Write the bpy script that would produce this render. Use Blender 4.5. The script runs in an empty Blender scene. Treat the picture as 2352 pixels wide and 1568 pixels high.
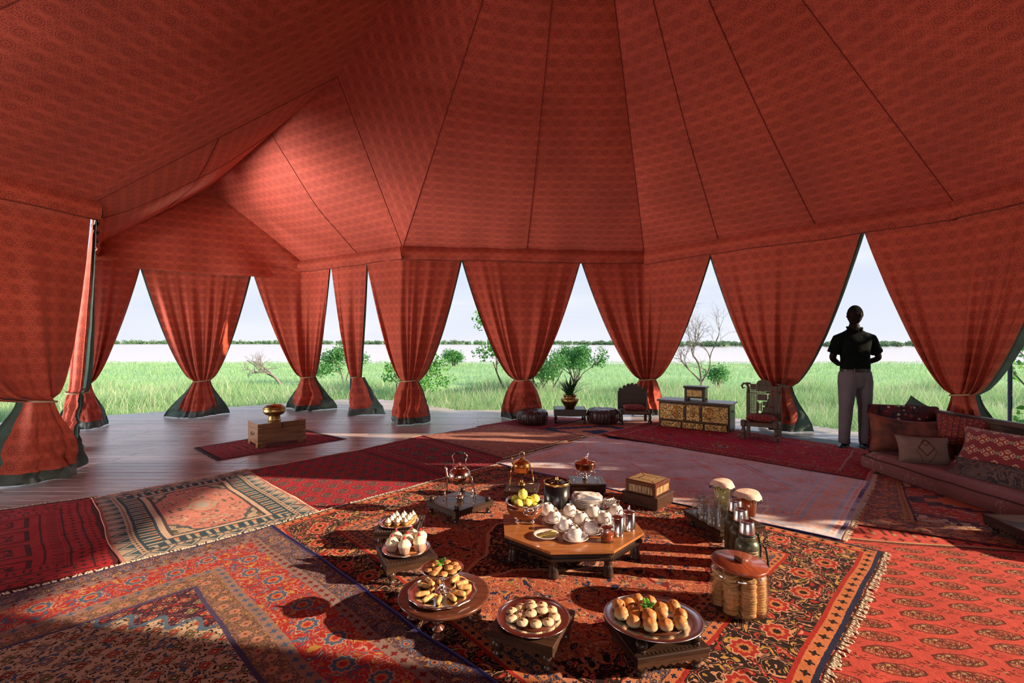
import bpy, bmesh, math, random
import numpy as np
from mathutils import Vector, Matrix, noise

SC = bpy.context.scene
COL = SC.collection
PI = math.pi
R = math.radians

# ------------------------------------------------------------------ camera
CAMZ = 1.34
cam_d = bpy.data.cameras.new('camera')
cam_d.lens = 17.0
cam_d.sensor_width = 36.0
cam_d.clip_end = 3000
cam = bpy.data.objects.new('camera', cam_d)
COL.objects.link(cam)
cam.location = (0, 0, CAMZ)
cam.rotation_euler = (R(90), 0, 0)
SC.camera = cam

# ------------------------------------------------------------------ world: pale overcast sky
world = bpy.data.worlds.new('sky')
SC.world = world
world.use_nodes = True
wt = world.node_tree
wt.nodes.clear()
wo = wt.nodes.new('ShaderNodeOutputWorld')
wb = wt.nodes.new('ShaderNodeBackground')
wb.inputs['Strength'].default_value = 1.07
tc = wt.nodes.new('ShaderNodeTexCoord')
sx = wt.nodes.new('ShaderNodeSeparateXYZ')
wt.links.new(tc.outputs['Generated'], sx.inputs[0])
rmp = wt.nodes.new('ShaderNodeValToRGB')
el = rmp.color_ramp.elements
el[0].position = 0.0; el[0].color = (0.80, 0.83, 0.93, 1)
el[1].position = 0.6; el[1].color = (0.50, 0.62, 0.86, 1)
e = rmp.color_ramp.elements.new(0.12); e.color = (0.70, 0.77, 0.92, 1)
wt.links.new(sx.outputs['Z'], rmp.inputs[0])
mp = wt.nodes.new('ShaderNodeMapping'); mp.inputs['Scale'].default_value = (1.2, 1.2, 9)
wt.links.new(tc.outputs['Generated'], mp.inputs[0])
nz = wt.nodes.new('ShaderNodeTexNoise'); nz.inputs['Scale'].default_value = 2.2; nz.inputs['Detail'].default_value = 5
wt.links.new(mp.outputs[0], nz.inputs[0])
r2 = wt.nodes.new('ShaderNodeValToRGB')
r2.color_ramp.elements[0].position = 0.42; r2.color_ramp.elements[0].color = (0, 0, 0, 1)
r2.color_ramp.elements[1].position = 0.72; r2.color_ramp.elements[1].color = (0.7, 0.7, 0.7, 1)
wt.links.new(nz.outputs[0], r2.inputs[0])
mxw = wt.nodes.new('ShaderNodeMix'); mxw.data_type = 'RGBA'
wt.links.new(r2.outputs[0], mxw.inputs[0])
wt.links.new(rmp.outputs[0], mxw.inputs[6])
mxw.inputs[7].default_value = (0.90, 0.91, 0.95, 1)
wt.links.new(mxw.outputs[2], wb.inputs[0])
wt.links.new(wb.outputs[0], wo.inputs[0])

# ------------------------------------------------------------------ low sun from the right
sun_d = bpy.data.lights.new('sun', 'SUN')
sun_d.energy = 10.5
sun_d.angle = R(0.6)
sun_d.color = (1.0, 0.76, 0.52)
sun = bpy.data.objects.new('sun', sun_d)
COL.objects.link(sun)
SUN_DIR = Vector((1.0, -0.14, 0.345)).normalized()      # towards the sun
sun.rotation_euler = SUN_DIR.to_track_quat('Z', 'Y').to_euler()

# unseen area lamps added as interior fill, behind the camera and outside left
def area(name, loc, tgt, sx_, sy_, e_, c_, sp_=180):
    l = bpy.data.lights.new(name, 'AREA'); l.shape = 'RECTANGLE'; l.size = sx_; l.size_y = sy_
    l.energy = e_; l.color = c_; l.spread = R(sp_)
    o = bpy.data.objects.new(name, l); COL.objects.link(o); o.location = loc
    o.rotation_euler = (Vector(loc) - Vector(tgt)).to_track_quat('Z', 'Y').to_euler()
    return o

AREAS = [
    ('fill_behind_left', (0.2, -2.6, 1.0), (-7.6, 5.6, 2.25), 2.6, 1.2, 44, (1.0, 0.90, 0.80), 52),
    ('fill_behind_middle', (0.0, -2.6, 1.0), (-0.8, 8.0, 2.15), 2.6, 1.2, 12, (1.0, 0.92, 0.88), 52),
    ('fill_behind_right', (-0.2, -2.6, 1.0), (6.5, 6.5, 2.1), 2.6, 1.2, 9, (1.0, 0.92, 0.88), 52),
    ('bounce_fill_entrance', (-9.9, 6.3, -0.1), (-3.0, 7.4, 4.0), 2.0, 1.0, 210, (1.0, 0.92, 0.86), 52),  # added lamp that brightens the wing roof from below
    ('bounce_fill_left', (-8.4, 3.9, 0.1), (-0.8, 7.2, 2.7), 3.0, 1.2, 280, (1.0, 0.93, 0.86), 90),  # added lamp in place of light bounced off sunlit ground
]
for a_ in AREAS: area(*a_)

SC.view_settings.view_transform = 'Standard'
SC.view_settings.look = 'None'
SC.view_settings.gamma = 1.0
SC.view_settings.use_curve_mapping = False
SC.view_settings.exposure = 0.0
SC.cycles.max_bounces = 9
SC.cycles.diffuse_bounces = 5
SC.cycles.transparent_max_bounces = 24
SC.cycles.transmission_bounces = 8
SC.cycles.sample_clamp_indirect = 6.0
SC.cycles.caustics_reflective = False
SC.cycles.caustics_refractive = False

# ------------------------------------------------------------------ pixel -> place helpers
F = 1110.8
def at(px, py, z=0.0):
    d = F * (CAMZ - z) / (py - 784.0)
    return Vector(((px - 1176.0) * d / F, d, z))
def atd(px, py, d):
    return Vector(((px - 1176.0) * d / F, d, CAMZ - (py - 784.0) * d / F))
def online(px, A, B):
    """point of the plan line A-B seen at pixel column px"""
    k = (px - 1176.0) / F
    ax, ay, bx_, by_ = A[0], A[1], B[0], B[1]
    t = (k * ay - ax) / ((bx_ - ax) - k * (by_ - ay))
    return (ax + (bx_ - ax) * t, ay + (by_ - ay) * t)

# ------------------------------------------------------------------ node expressions
class E:
    __slots__ = ('nt', 's')
    def __init__(self, nt, s): self.nt = nt; self.s = s
    def __add__(a, b): return mth('ADD', a, b)
    def __radd__(a, b): return mth('ADD', b, a)
    def __sub__(a, b): return mth('SUBTRACT', a, b)
    def __rsub__(a, b): return mth('SUBTRACT', b, a)
    def __mul__(a, b): return mth('MULTIPLY', a, b)
    def __rmul__(a, b): return mth('MULTIPLY', b, a)
    def __truediv__(a, b): return mth('DIVIDE', a, b)
    def __lt__(a, b): return mth('LESS_THAN', a, b)
    def __gt__(a, b): return mth('GREATER_THAN', a, b)

def mth(op, a, b=None, c=None, clamp=False):
    nt = next(x.nt for x in (a, b, c) if isinstance(x, E))
    n = nt.nodes.new('ShaderNodeMath'); n.operation = op; n.use_clamp = clamp
    for i, v in enumerate((a, b, c)):
        if v is None: continue
        if isinstance(v, E): nt.links.new(v.s, n.inputs[i])
        else: n.inputs[i].default_value = float(v)
    return E(nt, n.outputs[0])
def fabs(a): return mth('ABSOLUTE', a)
def frac(a): return mth('FRACT', a)
def flo(a): return mth('FLOOR', a)
def fmin(a, b): return mth('MINIMUM', a, b)
def fmax(a, b): return mth('MAXIMUM', a, b)
def fsin(a): return mth('SINE', a)
def fcos(a): return mth('COSINE', a)
def fsqrt(a): return mth('SQRT', a)
def near(a, v, w): return fabs(a - v) < w
def inv(a): return 1.0 - a
def sstep(a, lo, hi):
    nt = a.nt; n = nt.nodes.new('ShaderNodeMapRange'); n.interpolation_type = 'SMOOTHSTEP'
    nt.links.new(a.s, n.inputs[0]); n.inputs[1].default_value = lo; n.inputs[2].default_value = hi
    return E(nt, n.outputs[0])
def mixc(f, c1, c2):
    nt = next(x.nt for x in (f, c1, c2) if isinstance(x, E))
    n = nt.nodes.new('ShaderNodeMix'); n.data_type = 'RGBA'
    for i, v in ((0, f), (6, c1), (7, c2)):
        if isinstance(v, E): nt.links.new(v.s, n.inputs[i])
        elif i == 0: n.inputs[0].default_value = v
        else: n.inputs[i].default_value = (v[0], v[1], v[2], 1)
    return E(nt, n.outputs[2])
def mixf(f, a, b): return a + (b - a) * f
def comb(x, y, z=0.0):
    nt = x.nt; n = nt.nodes.new('ShaderNodeCombineXYZ')
    for i, v in enumerate((x, y, z)):
        if isinstance(v, E): nt.links.new(v.s, n.inputs[i])
        else: n.inputs[i].default_value = v
    return E(nt, n.outputs[0])
def noi(vec, scale, detail=2.0, rough=0.5, dist=0.0, col=False):
    nt = vec.nt; n = nt.nodes.new('ShaderNodeTexNoise')
    nt.links.new(vec.s, n.inputs['Vector'])
    n.inputs['Scale'].default_value = scale; n.inputs['Detail'].default_value = detail
    n.inputs['Roughness'].default_value = rough; n.inputs['Distortion'].default_value = dist
    return E(nt, n.outputs[1 if col else 0])
def vor(vec, scale, rnd=1.0, feature='F1', metric='EUCLIDEAN'):
    nt = vec.nt; n = nt.nodes.new('ShaderNodeTexVoronoi'); n.feature = feature
    if feature != 'DISTANCE_TO_EDGE': n.distance = metric
    nt.links.new(vec.s, n.inputs['Vector'])
    n.inputs['Scale'].default_value = scale; n.inputs['Randomness'].default_value = rnd
    c = None
    if 'Color' in n.outputs and feature != 'DISTANCE_TO_EDGE':
        sp = nt.nodes.new('ShaderNodeSeparateColor'); nt.links.new(n.outputs['Color'], sp.inputs[0])
        c = E(nt, sp.outputs[0])
    return E(nt, n.outputs['Distance']), c
def white(x, y):
    v = comb(x, y); nt = v.nt
    n = nt.nodes.new('ShaderNodeTexWhiteNoise'); n.noise_dimensions = '3D'
    nt.links.new(v.s, n.inputs['Vector'])
    return E(nt, n.outputs[0])
def pal(f, cols, interp='CONSTANT', stops=None):
    nt = f.nt; n = nt.nodes.new('ShaderNodeValToRGB'); r = n.color_ramp; r.interpolation = interp
    k = len(cols)
    stops = stops or [i / k if interp == 'CONSTANT' else i / max(1, k - 1) for i in range(k)]
    r.elements[0].position = stops[0]; r.elements[0].color = (*cols[0], 1)
    r.elements[1].position = stops[1]; r.elements[1].color = (*cols[1], 1)
    for s_, c_ in list(zip(stops, cols))[2:]:
        e_ = r.elements.new(s_); e_.color = (*c_, 1)
    nt.links.new(f.s, n.inputs[0])
    return E(nt, n.outputs[0])
def scale_col(c, f):
    nt = c.nt; n = nt.nodes.new('ShaderNodeVectorMath'); n.operation = 'SCALE'
    nt.links.new(c.s, n.inputs[0])
    if isinstance(f, E): nt.links.new(f.s, n.inputs['Scale'])
    else: n.inputs['Scale'].default_value = f
    return E(nt, n.outputs[0])

class Mat:
    def __init__(self, name, rough=0.6, metal=0.0, **kw):
        self.m = bpy.data.materials.new(name); self.m.use_nodes = True
        self.nt = self.m.node_tree
        self.b = self.nt.nodes['Principled BSDF']
        self.b.inputs['Roughness'].default_value = rough
        self.b.inputs['Metallic'].default_value = metal
        for k, v in kw.items():
            self.b.inputs[k.replace('_', ' ')].default_value = v
    def coord(self, kind='Object'):
        n = self.nt.nodes.new('ShaderNodeTexCoord'); return E(self.nt, n.outputs[kind])
    def xyz(self, v):
        n = self.nt.nodes.new('ShaderNodeSeparateXYZ'); self.nt.links.new(v.s, n.inputs[0])
        return [E(self.nt, n.outputs[i]) for i in range(3)]
    def color(self, c):
        if isinstance(c, E): self.nt.links.new(c.s, self.b.inputs['Base Color'])
        else: self.b.inputs['Base Color'].default_value = (*c, 1)
    def set(self, k, v):
        if isinstance(v, E): self.nt.links.new(v.s, self.b.inputs[k])
        else: self.b.inputs[k].default_value = v
    def bump(self, h, strength=0.3, dist=0.01):
        n = self.nt.nodes.new('ShaderNodeBump'); n.inputs['Strength'].default_value = strength
        n.inputs['Distance'].default_value = dist
        self.nt.links.new(h.s, n.inputs['Height']); self.nt.links.new(n.outputs[0], self.b.inputs['Normal'])

def plain(name, c, rough=0.6, metal=0.0, var=0.12, scale=30.0, bump=0.0, bscale=None, c2=None, **kw):
    M_ = Mat(name, rough, metal, **kw)
    v = M_.coord(); n = noi(v, scale, 3)
    lo = tuple(x * (1 - var) for x in c) if c2 is None else c2
    hi = tuple(min(1, x * (1 + var)) for x in c)
    M_.color(pal(n, [lo, hi], 'LINEAR', [0.35, 0.65]))
    if bump: M_.bump(noi(v, bscale or scale, 3), bump)
    return M_.m

def wood(name, c1, c2, rough=0.35, scale=9.0, axis=0, coat=0.0, bump=0.05):
    M_ = Mat(name, rough); M_.b.inputs['Coat Weight'].default_value = coat
    x, y, z = M_.xyz(M_.coord())
    a = [x * 1.0, y * 1.0, z * 1.0]
    st = [7.0, 7.0, 7.0]; st[axis] = 0.7
    v = comb(x * st[0], y * st[1], z * st[2])
    n = noi(v, scale, 4, 0.6, 0.6)
    M_.color(pal(n, [c1, c2], 'LINEAR', [0.3, 0.7]))
    if bump: M_.bump(n, bump)
    return M_.m

def thin_glass(name, tint=(0.97, 0.98, 0.97), rough=0.02):
    m = bpy.data.materials.new(name); m.use_nodes = True; nt = m.node_tree; nt.nodes.clear()
    o = nt.nodes.new('ShaderNodeOutputMaterial'); mx = nt.nodes.new('ShaderNodeMixShader')
    t = nt.nodes.new('ShaderNodeBsdfTransparent'); t.inputs[0].default_value = (*tint, 1)
    g = nt.nodes.new('ShaderNodeBsdfGlossy'); g.inputs['Roughness'].default_value = rough
    fr = nt.nodes.new('ShaderNodeLayerWeight'); fr.inputs[0].default_value = 0.5
    p3 = nt.nodes.new('ShaderNodeMath'); p3.operation = 'POWER'; p3.inputs[1].default_value = 3.5
    nt.links.new(fr.outputs['Facing'], p3.inputs[0])
    ml = nt.nodes.new('ShaderNodeMath'); ml.operation = 'MULTIPLY_ADD'; ml.inputs[1].default_value = 0.75; ml.inputs[2].default_value = 0.11
    nt.links.new(p3.outputs[0], ml.inputs[0]); nt.links.new(ml.outputs[0], mx.inputs[0])
    nt.links.new(t.outputs[0], mx.inputs[1]); nt.links.new(g.outputs[0], mx.inputs[2]); nt.links.new(mx.outputs[0], o.inputs[0])
    return m

# ------------------------------------------------------------------ mesh builder
class MB:
    def __init__(self): self.v = []; self.f = []; self.sm = []; self.uv = {}; self.M = Matrix.Identity(4)
    def at(self, loc=(0, 0, 0), rz=0.0, rx=0.0, ry=0.0, s=1.0):
        self.M = Matrix.Translation(loc) @ Matrix.Rotation(rz, 4, 'Z') @ Matrix.Rotation(ry, 4, 'Y') @ Matrix.Rotation(rx, 4, 'X') @ Matrix.Diagonal((s, s, s, 1) if not hasattr(s, '__len__') else (*s, 1))
        return self
    def add(self, vs, fs, smooth=False, uvs=None):
        b = len(self.v); M_ = self.M
        self.v.extend([tuple(M_ @ Vector(p)) for p in vs])
        for i, f in enumerate(fs):
            if uvs is not None: self.uv[len(self.f)] = [uvs[k] for k in f]
            self.f.append(tuple(b + k for k in f)); self.sm.append(smooth)
        return self
    def box(self, c, s, bev=0.0, top=1.0):
        x, y, z = s[0] / 2, s[1] / 2, s[2] / 2
        if bev <= 0:
            vs = [(c[0] + i * x * (top if k > 0 else 1), c[1] + j * y * (top if k > 0 else 1), c[2] + k * z) for k in (-1, 1) for j in (-1, 1) for i in (-1, 1)]
            fs = [(0, 2, 3, 1), (4, 5, 7, 6), (0, 1, 5, 4), (2, 6, 7, 3), (0, 4, 6, 2), (1, 3, 7, 5)]
            return self.add(vs, fs)
        b = min(bev, x * .9, y * .9, z * .9)
        o = [(-x + b, -y), (x - b, -y), (x, -y + b), (x, y - b), (x - b, y), (-x + b, y), (-x, y - b), (-x, -y + b)]
        i_ = [(px * (x - b) / x if abs(px) == x else px, py * (y - b) / y if abs(py) == y else py) for px, py in o]
        rings = [(i_, -z), (o, -z + b), (o, z - b), (i_, z)]
        vs = [(c[0] + p[0], c[1] + p[1], c[2] + zz) for ring, zz in rings for p in ring]
        fs = [tuple(range(7, -1, -1)), tuple(range(24, 32))]
        for r_ in range(3):
            for k in range(8):
                a = r_ * 8 + k; b2 = r_ * 8 + (k + 1) % 8
                fs.append((a, b2, b2 + 8, a + 8))
        return self.add(vs, fs)
    def lathe(self, prof, n=24, c=(0, 0, 0), smooth=True, flute=0, fa=0.0, ell=1.0, caps=True):
        vs = []; fs = []
        for (r_, z) in prof:
            for k in range(n):
                a = 2 * PI * k / n
                rr = max(r_, 1e-5) * (1 + (fa * math.cos(flute * a) if flute else 0))
                vs.append((c[0] + rr * math.cos(a), c[1] + rr * ell * math.sin(a), c[2] + z))
        m = len(prof)
        for j in range(m - 1):
            for k in range(n):
                k2 = (k + 1) % n
                fs.append((j * n + k, j * n + k2, (j + 1) * n + k2, (j + 1) * n + k))
        if caps and prof[0][0] > 1e-4: fs.append(tuple(range(n - 1, -1, -1)))
        if caps and prof[-1][0] > 1e-4: fs.append(tuple((m - 1) * n + k for k in range(n)))
        return self.add(vs, fs, smooth)
    def tube(self, pts, r=0.01, n=8, caps=True, closed=False):
        pts = [Vector(p) for p in pts]; m = len(pts)
        rs = r if hasattr(r, '__len__') else [r] * m
        vs = []; fs = []; up = None
        for i in range(m):
            if closed: t = pts[(i + 1) % m] - pts[i - 1]
            else: t = pts[min(i + 1, m - 1)] - pts[max(i - 1, 0)]
            t = t.normalized() if t.length > 1e-9 else Vector((0, 0, 1))
            if up is None: up = t.orthogonal().normalized()
            up = (up - t * up.dot(t)); up = up.normalized() if up.length > 1e-6 else t.orthogonal().normalized()
            sd = t.cross(up)
            for k in range(n):
                a = 2 * PI * k / n
                vs.append(pts[i] + (up * math.cos(a) + sd * math.sin(a)) * rs[i])
        L_ = m if closed else m - 1
        for i in range(L_):
            j = (i + 1) % m
            for k in range(n):
                k2 = (k + 1) % n
                fs.append((i * n + k, i * n + k2, j * n + k2, j * n + k))
        if caps and not closed:
            fs.append(tuple(range(n - 1, -1, -1))); fs.append(tuple((m - 1) * n + k for k in range(n)))
        return self.add(vs, fs, True)
    def prism(self, out, z0, z1, smooth=False):
        n = len(out)
        vs = [(p[0], p[1], z0) for p in out] + [(p[0], p[1], z1) for p in out]
        fs = [tuple(range(n - 1, -1, -1)), tuple(range(n, 2 * n))] + [(k, (k + 1) % n, n + (k + 1) % n, n + k) for k in range(n)]
        return self.add(vs, fs, smooth)
    def grid(self, fn, nu, nv, smooth=True, uvf=None, flip=False):
        vs = [fn(i / nu, j / nv) for j in range(nv + 1) for i in range(nu + 1)]
        uvs = [uvf(i / nu, j / nv) for j in range(nv + 1) for i in range(nu + 1)] if uvf else None
        w = nu + 1; fs = []
        for j in range(nv):
            for i in range(nu):
                a = j * w + i
                q = (a, a + 1, a + 1 + w, a + w)
                fs.append(q[::-1] if flip else q)
        return self.add(vs, fs, smooth, uvs)
    def ball(self, c, r_, n=12, m=8, sq=(1, 1, 1), nz=0.0, seed=0, pw=1.0):
        vs = []; fs = []
        for j in range(m + 1):
            th = PI * j / m
            for k in range(n):
                a = 2 * PI * k / n
                d = Vector((math.sin(th) * math.cos(a), math.sin(th) * math.sin(a), -math.cos(th)))
                if pw != 1.0:
                    d = Vector([math.copysign(abs(q) ** pw, q) for q in d])
                rr = r_ * (1 + (nz * noise.noise(d * 2.2 + Vector((seed * 3.7, seed, 0))) if nz else 0))
                vs.append((c[0] + d.x * rr * sq[0], c[1] + d.y * rr * sq[1], c[2] + d.z * rr * sq[2]))
        for j in range(m):
            for k in range(n):
                k2 = (k + 1) % n
                fs.append((j * n + k, j * n + k2, (j + 1) * n + k2, (j + 1) * n + k))
        return self.add(vs, fs, True)

def ob(name, mb, mat, parent=None, kind=None, loc=None, label=None):
    me = bpy.data.meshes.new(name)
    me.from_pydata(mb.v, [], mb.f)
    me.polygons.foreach_set('use_smooth', mb.sm)
    if mb.uv:
        ul = me.uv_layers.new(name='UVMap'); arr = []
        for i, f in enumerate(mb.f):
            u_ = mb.uv.get(i)
            for k in range(len(f)): arr.extend(u_[k] if u_ else (0.0, 0.0))
        ul.data.foreach_set('uv', arr)
    me.materials.append(mat)
    me.update()
    o = bpy.data.objects.new(name, me); COL.objects.link(o)
    if parent is not None: o.parent = parent
    if loc is not None: o.location = loc
    if kind: o['kind'] = kind
    if label: o['label'] = label
    return o
def tag(o, label, cat, group=None, kind=None):
    o['label'] = label; o['category'] = cat
    if group: o['group'] = group
    if kind: o['kind'] = kind
    return o
def thing(name, label, cat, loc=(0, 0, 0), rz=0.0, group=None, kind=None):
    o = bpy.data.objects.new(name, None); COL.objects.link(o); o.empty_display_size = 0.05
    o.location = loc; o.rotation_euler = (0, 0, rz)
    return tag(o, label, cat, group, kind)
def copy_tree(o, parent=None):
    c = o.copy(); COL.objects.link(c)
    if parent is not None: c.parent = parent
    for ch in list(o.children): copy_tree(ch, c)
    return c

def translu(m, c, f):
    nt = m.node_tree; b = nt.nodes['Principled BSDF']; t = nt.nodes.new('ShaderNodeBsdfTranslucent'); t.inputs[0].default_value = (*c, 1)
    mx = nt.nodes.new('ShaderNodeMixShader'); mx.inputs[0].default_value = f
    nt.links.new(b.outputs[0], mx.inputs[1]); nt.links.new(t.outputs[0], mx.inputs[2]); nt.links.new(mx.outputs[0], nt.nodes['Material Output'].inputs[0]); return m
# ================================================================== fabric, floor, tent
def fabric_pattern(M_, u, v, base, dark):
    cu, cv = 0.180, 0.150
    fu = (frac(u / cu) - 0.5) * cu; fv = (frac(v / cv) - 0.5) * cv
    r_ = fsqrt(fu * fu + fv * fv); a = mth('ARCTAN2', fv, fu)
    ring = near(r_, 0.050, 0.0024)
    pet = fmax(near(r_, 0.021 + 0.012 * fabs(fcos(a * 5.0)), 0.0030), r_ < 0.006)
    pet = fmax(pet, fmax(near(r_, 0.0375, 0.0015), (fabs(fsin(a * 5.0)) < 0.22) * (r_ < 0.03)))
    # rosettes and scrolls between the columns
    gu = (frac(u / cu + 0.5) - 0.5) * cu; gv = (frac(v / cv + 0.5) - 0.5) * cv
    r2_ = fsqrt(gu * gu + gv * gv); a2 = mth('ARCTAN2', gv, gu)
    ros = fmax(near(r2_, 0.016 + 0.004 * fcos(a2 * 8.0), 0.0022), r2_ < 0.005)
    mu = fabs(gu); mv = fabs(gv)
    def curl(cx, cy, rad, w):
        dx = mu - cx; dy = mv - cy; rr = fsqrt(dx * dx + dy * dy); aa = mth('ARCTAN2', dy, dx)
        return near(rr, rad + aa * 0.0022, w) * (rr < rad * 1.9)
    sc = fmax(curl(0.032, 0.028, 0.011, 0.0021), fmax(curl(0.016, 0.052, 0.010, 0.0021), curl(0.048, 0.062, 0.009, 0.0020)))
    hu = frac(u / cu + 0.5) - 0.5
    dot = fmax(fsqrt((mu - 0.0) * (mu - 0.0) + (mv - 0.037) * (mv - 0.037)) < 0.0042, fsqrt((mu - 0.045) * (mu - 0.045) + mv * mv) < 0.0042)
    lat = fmax(fmax(ros, sc), dot) * (r_ > 0.054)
    k = fmax(fmax(ring, pet), lat)
    col = mixc(k * 0.86, base, dark)
    col = mixc((r_ < 0.036) * 0.10, col, dark)
    return col, k

def cloth_mat(name, base, dark, coord='UV', sheen=0.15, rough=0.8, transl=0.0):
    M_ = Mat(name, rough)
    M_.b.inputs['Specular IOR Level'].default_value = 0.25
    M_.b.inputs['Sheen Weight'].default_value = sheen
    M_.b.inputs['Sheen Tint'].default_value = (1, .55, .4, 1)
    uvv = M_.coord(coord); u, v, _ = M_.xyz(uvv)
    ob_ = M_.coord('Object')
    blot = noi(ob_, 1.3, 3)
    bc = mixc(sstep(blot, 0.3, 0.7), tuple(c * 0.88 for c in base), tuple(min(1, c * 1.1) for c in base))
    col, k = fabric_pattern(M_, u, v, bc, dark)
    M_.color(col)
    wr = noi(ob_, 7.0, 4, 0.6) * 0.8 + noi(ob_, 500.0, 1) * 0.03
    M_.bump(wr, 0.35, 0.03)
    if transl > 0:
        nt = M_.nt; out = nt.nodes['Material Output']
        t = nt.nodes.new('ShaderNodeBsdfTranslucent'); nt.links.new(col.s, t.inputs[0])
        mx = nt.nodes.new('ShaderNodeMixShader'); mx.inputs[0].default_value = transl
        nt.links.new(M_.b.outputs[0], mx.inputs[1]); nt.links.new(t.outputs[0], mx.inputs[2])
        nt.links.new(mx.outputs[0], out.inputs[0])
    return M_.m

CLOTH_BASE = (0.54, 0.090, 0.050)
CLOTH_DARK = (0.15, 0.017, 0.013)
M_ROOF = cloth_mat('red_printed_roof_cloth', (0.60, 0.108, 0.068), (0.19, 0.024, 0.020), transl=0.0)
M_CURT = cloth_mat('red_printed_curtain_cloth', CLOTH_BASE, CLOTH_DARK, transl=0.05)
M_LINE = plain('green_canvas_lining', (0.060, 0.105, 0.085), 0.75, var=0.2, scale=6, bump=0.2)
M_HEM = plain('grey_green_canvas_hem', (0.085, 0.10, 0.085), 0.5, var=0.3, scale=12, bump=0.3)
M_ROPE = plain('pale_cord', (0.42, 0.30, 0.18), 0.8, bump=0.3, scale=200)
M_SEAM = plain('dark_seam', (0.20, 0.028, 0.020), 0.9)
M_POLE = plain('dark_steel_pole', (0.03, 0.03, 0.04), 0.35, 0.6)

# plan of the eaves
EZ, VZ = 2.88, 2.68
pG1 = (-6.75, 7.80); pG2 = (-4.05, 9.30)
pL = (-4.60, 5.33); pR = (-1.79, 7.90); pS = (2.28, 8.35); pT = (4.87, 5.33)
pU1 = (5.35, 0.6); pU2 = (3.4, -3.2); pU3 = (-3.6, -3.2); pU4 = (-5.6, 1.2)
APEX = Vector((-5.52, 8.80, 4.13)); J = Vector((-2.02, 5.60, 4.41)); PEAK = Vector((0.42, 3.0, 5.30))
def V3(p, z): return Vector((p[0], p[1], z))

roof = bpy.data.objects.new('ceiling', None); COL.objects.link(roof); roof['kind'] = 'structure'
roof['label'] = 'tent roof of red printed cloth panels rising to a peak'
rnd = random.Random(4)
def roof_panel(A, B, C, D, sag=0.10, nu=36, nv=30, wob=1.0):
    """A-B lower edge, D-C upper edge; outside skin kept 3 cm above the lining cloth"""
    A, B, C, D = map(Vector, (A, B, C, D))
    ex = (B - A).normalized(); nrm = ex.cross(D - A if (D - A).length > (C - A).length * .2 else C - A).normalized()
    if nrm.z > 0: nrm = -nrm
    ey = nrm.cross(ex)
    s0 = rnd.random() * 9
    def P(u, v, off=0.0):
        p = (A * (1 - u) + B * u) * (1 - v) + (D * (1 - u) + C * u) * v
        k = 4 * u * (1 - u); k2 = math.sin(PI * min(1, v)) ** .8
        w = sag * k * k2 * (0.75 + 0.25 * noise.noise(Vector((u * 3, v * 3, s0))))
        w += wob * 0.012 * math.sin(u * 31 + s0) * k * math.exp(-v * 6)
        return p + nrm * (w - off)
    def UVf(u, v):
        p = P(u, v); q = p - A
        return (q.dot(ex), q.dot(ey))
    mb = MB(); mb.grid(lambda u, v: P(u, v), nu, nv, True, UVf)
    o = ob('roof_panel', mb, M_ROOF, roof)
    mb = MB(); mb.grid(lambda u, v: P(u, v, 0.04), nu // 2, nv // 2, True)
    ob('outer_panel', mb, M_LINE_ROOF, roof)
    return P
Mo = Mat('green_roof_canvas', 0.8); Mo.color((0.16, 0.2, 0.15))
nt_ = Mo.nt; t_ = nt_.nodes.new('ShaderNodeBsdfTranslucent'); t_.inputs[0].default_value = (0.5, 0.45, 0.35, 1)
mx_ = nt_.nodes.new('ShaderNodeMixShader'); mx_.inputs[0].default_value = 0.1
nt_.links.new(Mo.b.outputs[0], mx_.inputs[1]); nt_.links.new(t_.outputs[0], mx_.inputs[2]); nt_.links.new(mx_.outputs[0], nt_.nodes['Material Output'].inputs[0])
M_LINE_ROOF = Mo.m
def seam(P, u, v0=0.0, v1=1.0, r_=0.004, n=24, u1=None):
    pts = [P(u + ((u1 if u1 is not None else u) - u) * k / n, v0 + (v1 - v0) * k / n) - Vector((0, 0, 0.004)) for k in range(n + 1)]
    mb = MB(); mb.tube(pts, r_, 5); ob('seam', mb, M_SEAM, roof)

e_ = lambda p: V3(p, EZ)
Q1 = roof_panel(e_(pG1), e_(pL), J, APEX, 0.16)
Q2 = roof_panel(e_(pR), e_(pG2), APEX, J, 0.14)
Q3 = roof_panel(e_(pR), J, PEAK, e_(pR), 0.0) if False else None
def tri(A, B, C, sag=0.1, wob=1.0): return roof_panel(A, B, C, C, sag, wob=wob)
T1 = tri(J, e_(pR), PEAK, 0.05, 0.0)
T2 = tri(e_(pR), e_(pS), PEAK, 0.13)
T3 = tri(e_(pS), e_(pT), PEAK, 0.13)
T4 = tri(e_(pT), e_(pU1), PEAK, 0.12)
T5 = tri(e_(pU1), e_(pU2), PEAK, 0.1)
T6 = tri(e_(pU2), e_(pU3), PEAK, 0.1)
T7 = tri(e_(pU3), e_(pU4), PEAK, 0.1)
T8 = tri(e_(pU4), e_(pL), PEAK, 0.16)
T9 = tri(e_(pL), J, PEAK, 0.05, 0.0)
for P_, us in ((T1, (1.0,)), (T2, (0.5, 1.0)), (T3, (0.33, 0.66, 1.0)), (T4, (0.5,)), (T8, (0.5,))):
    for u_ in us: seam(P_, u_, 0.0, 0.93)
seam(Q2, 0.0); seam(Q1, 1.0); seam(Q1, 0.0, 0.5, 0.5, 0.005, u1=1.0); seam(Q1, 0.66); seam(Q2, 0.4)

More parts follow.
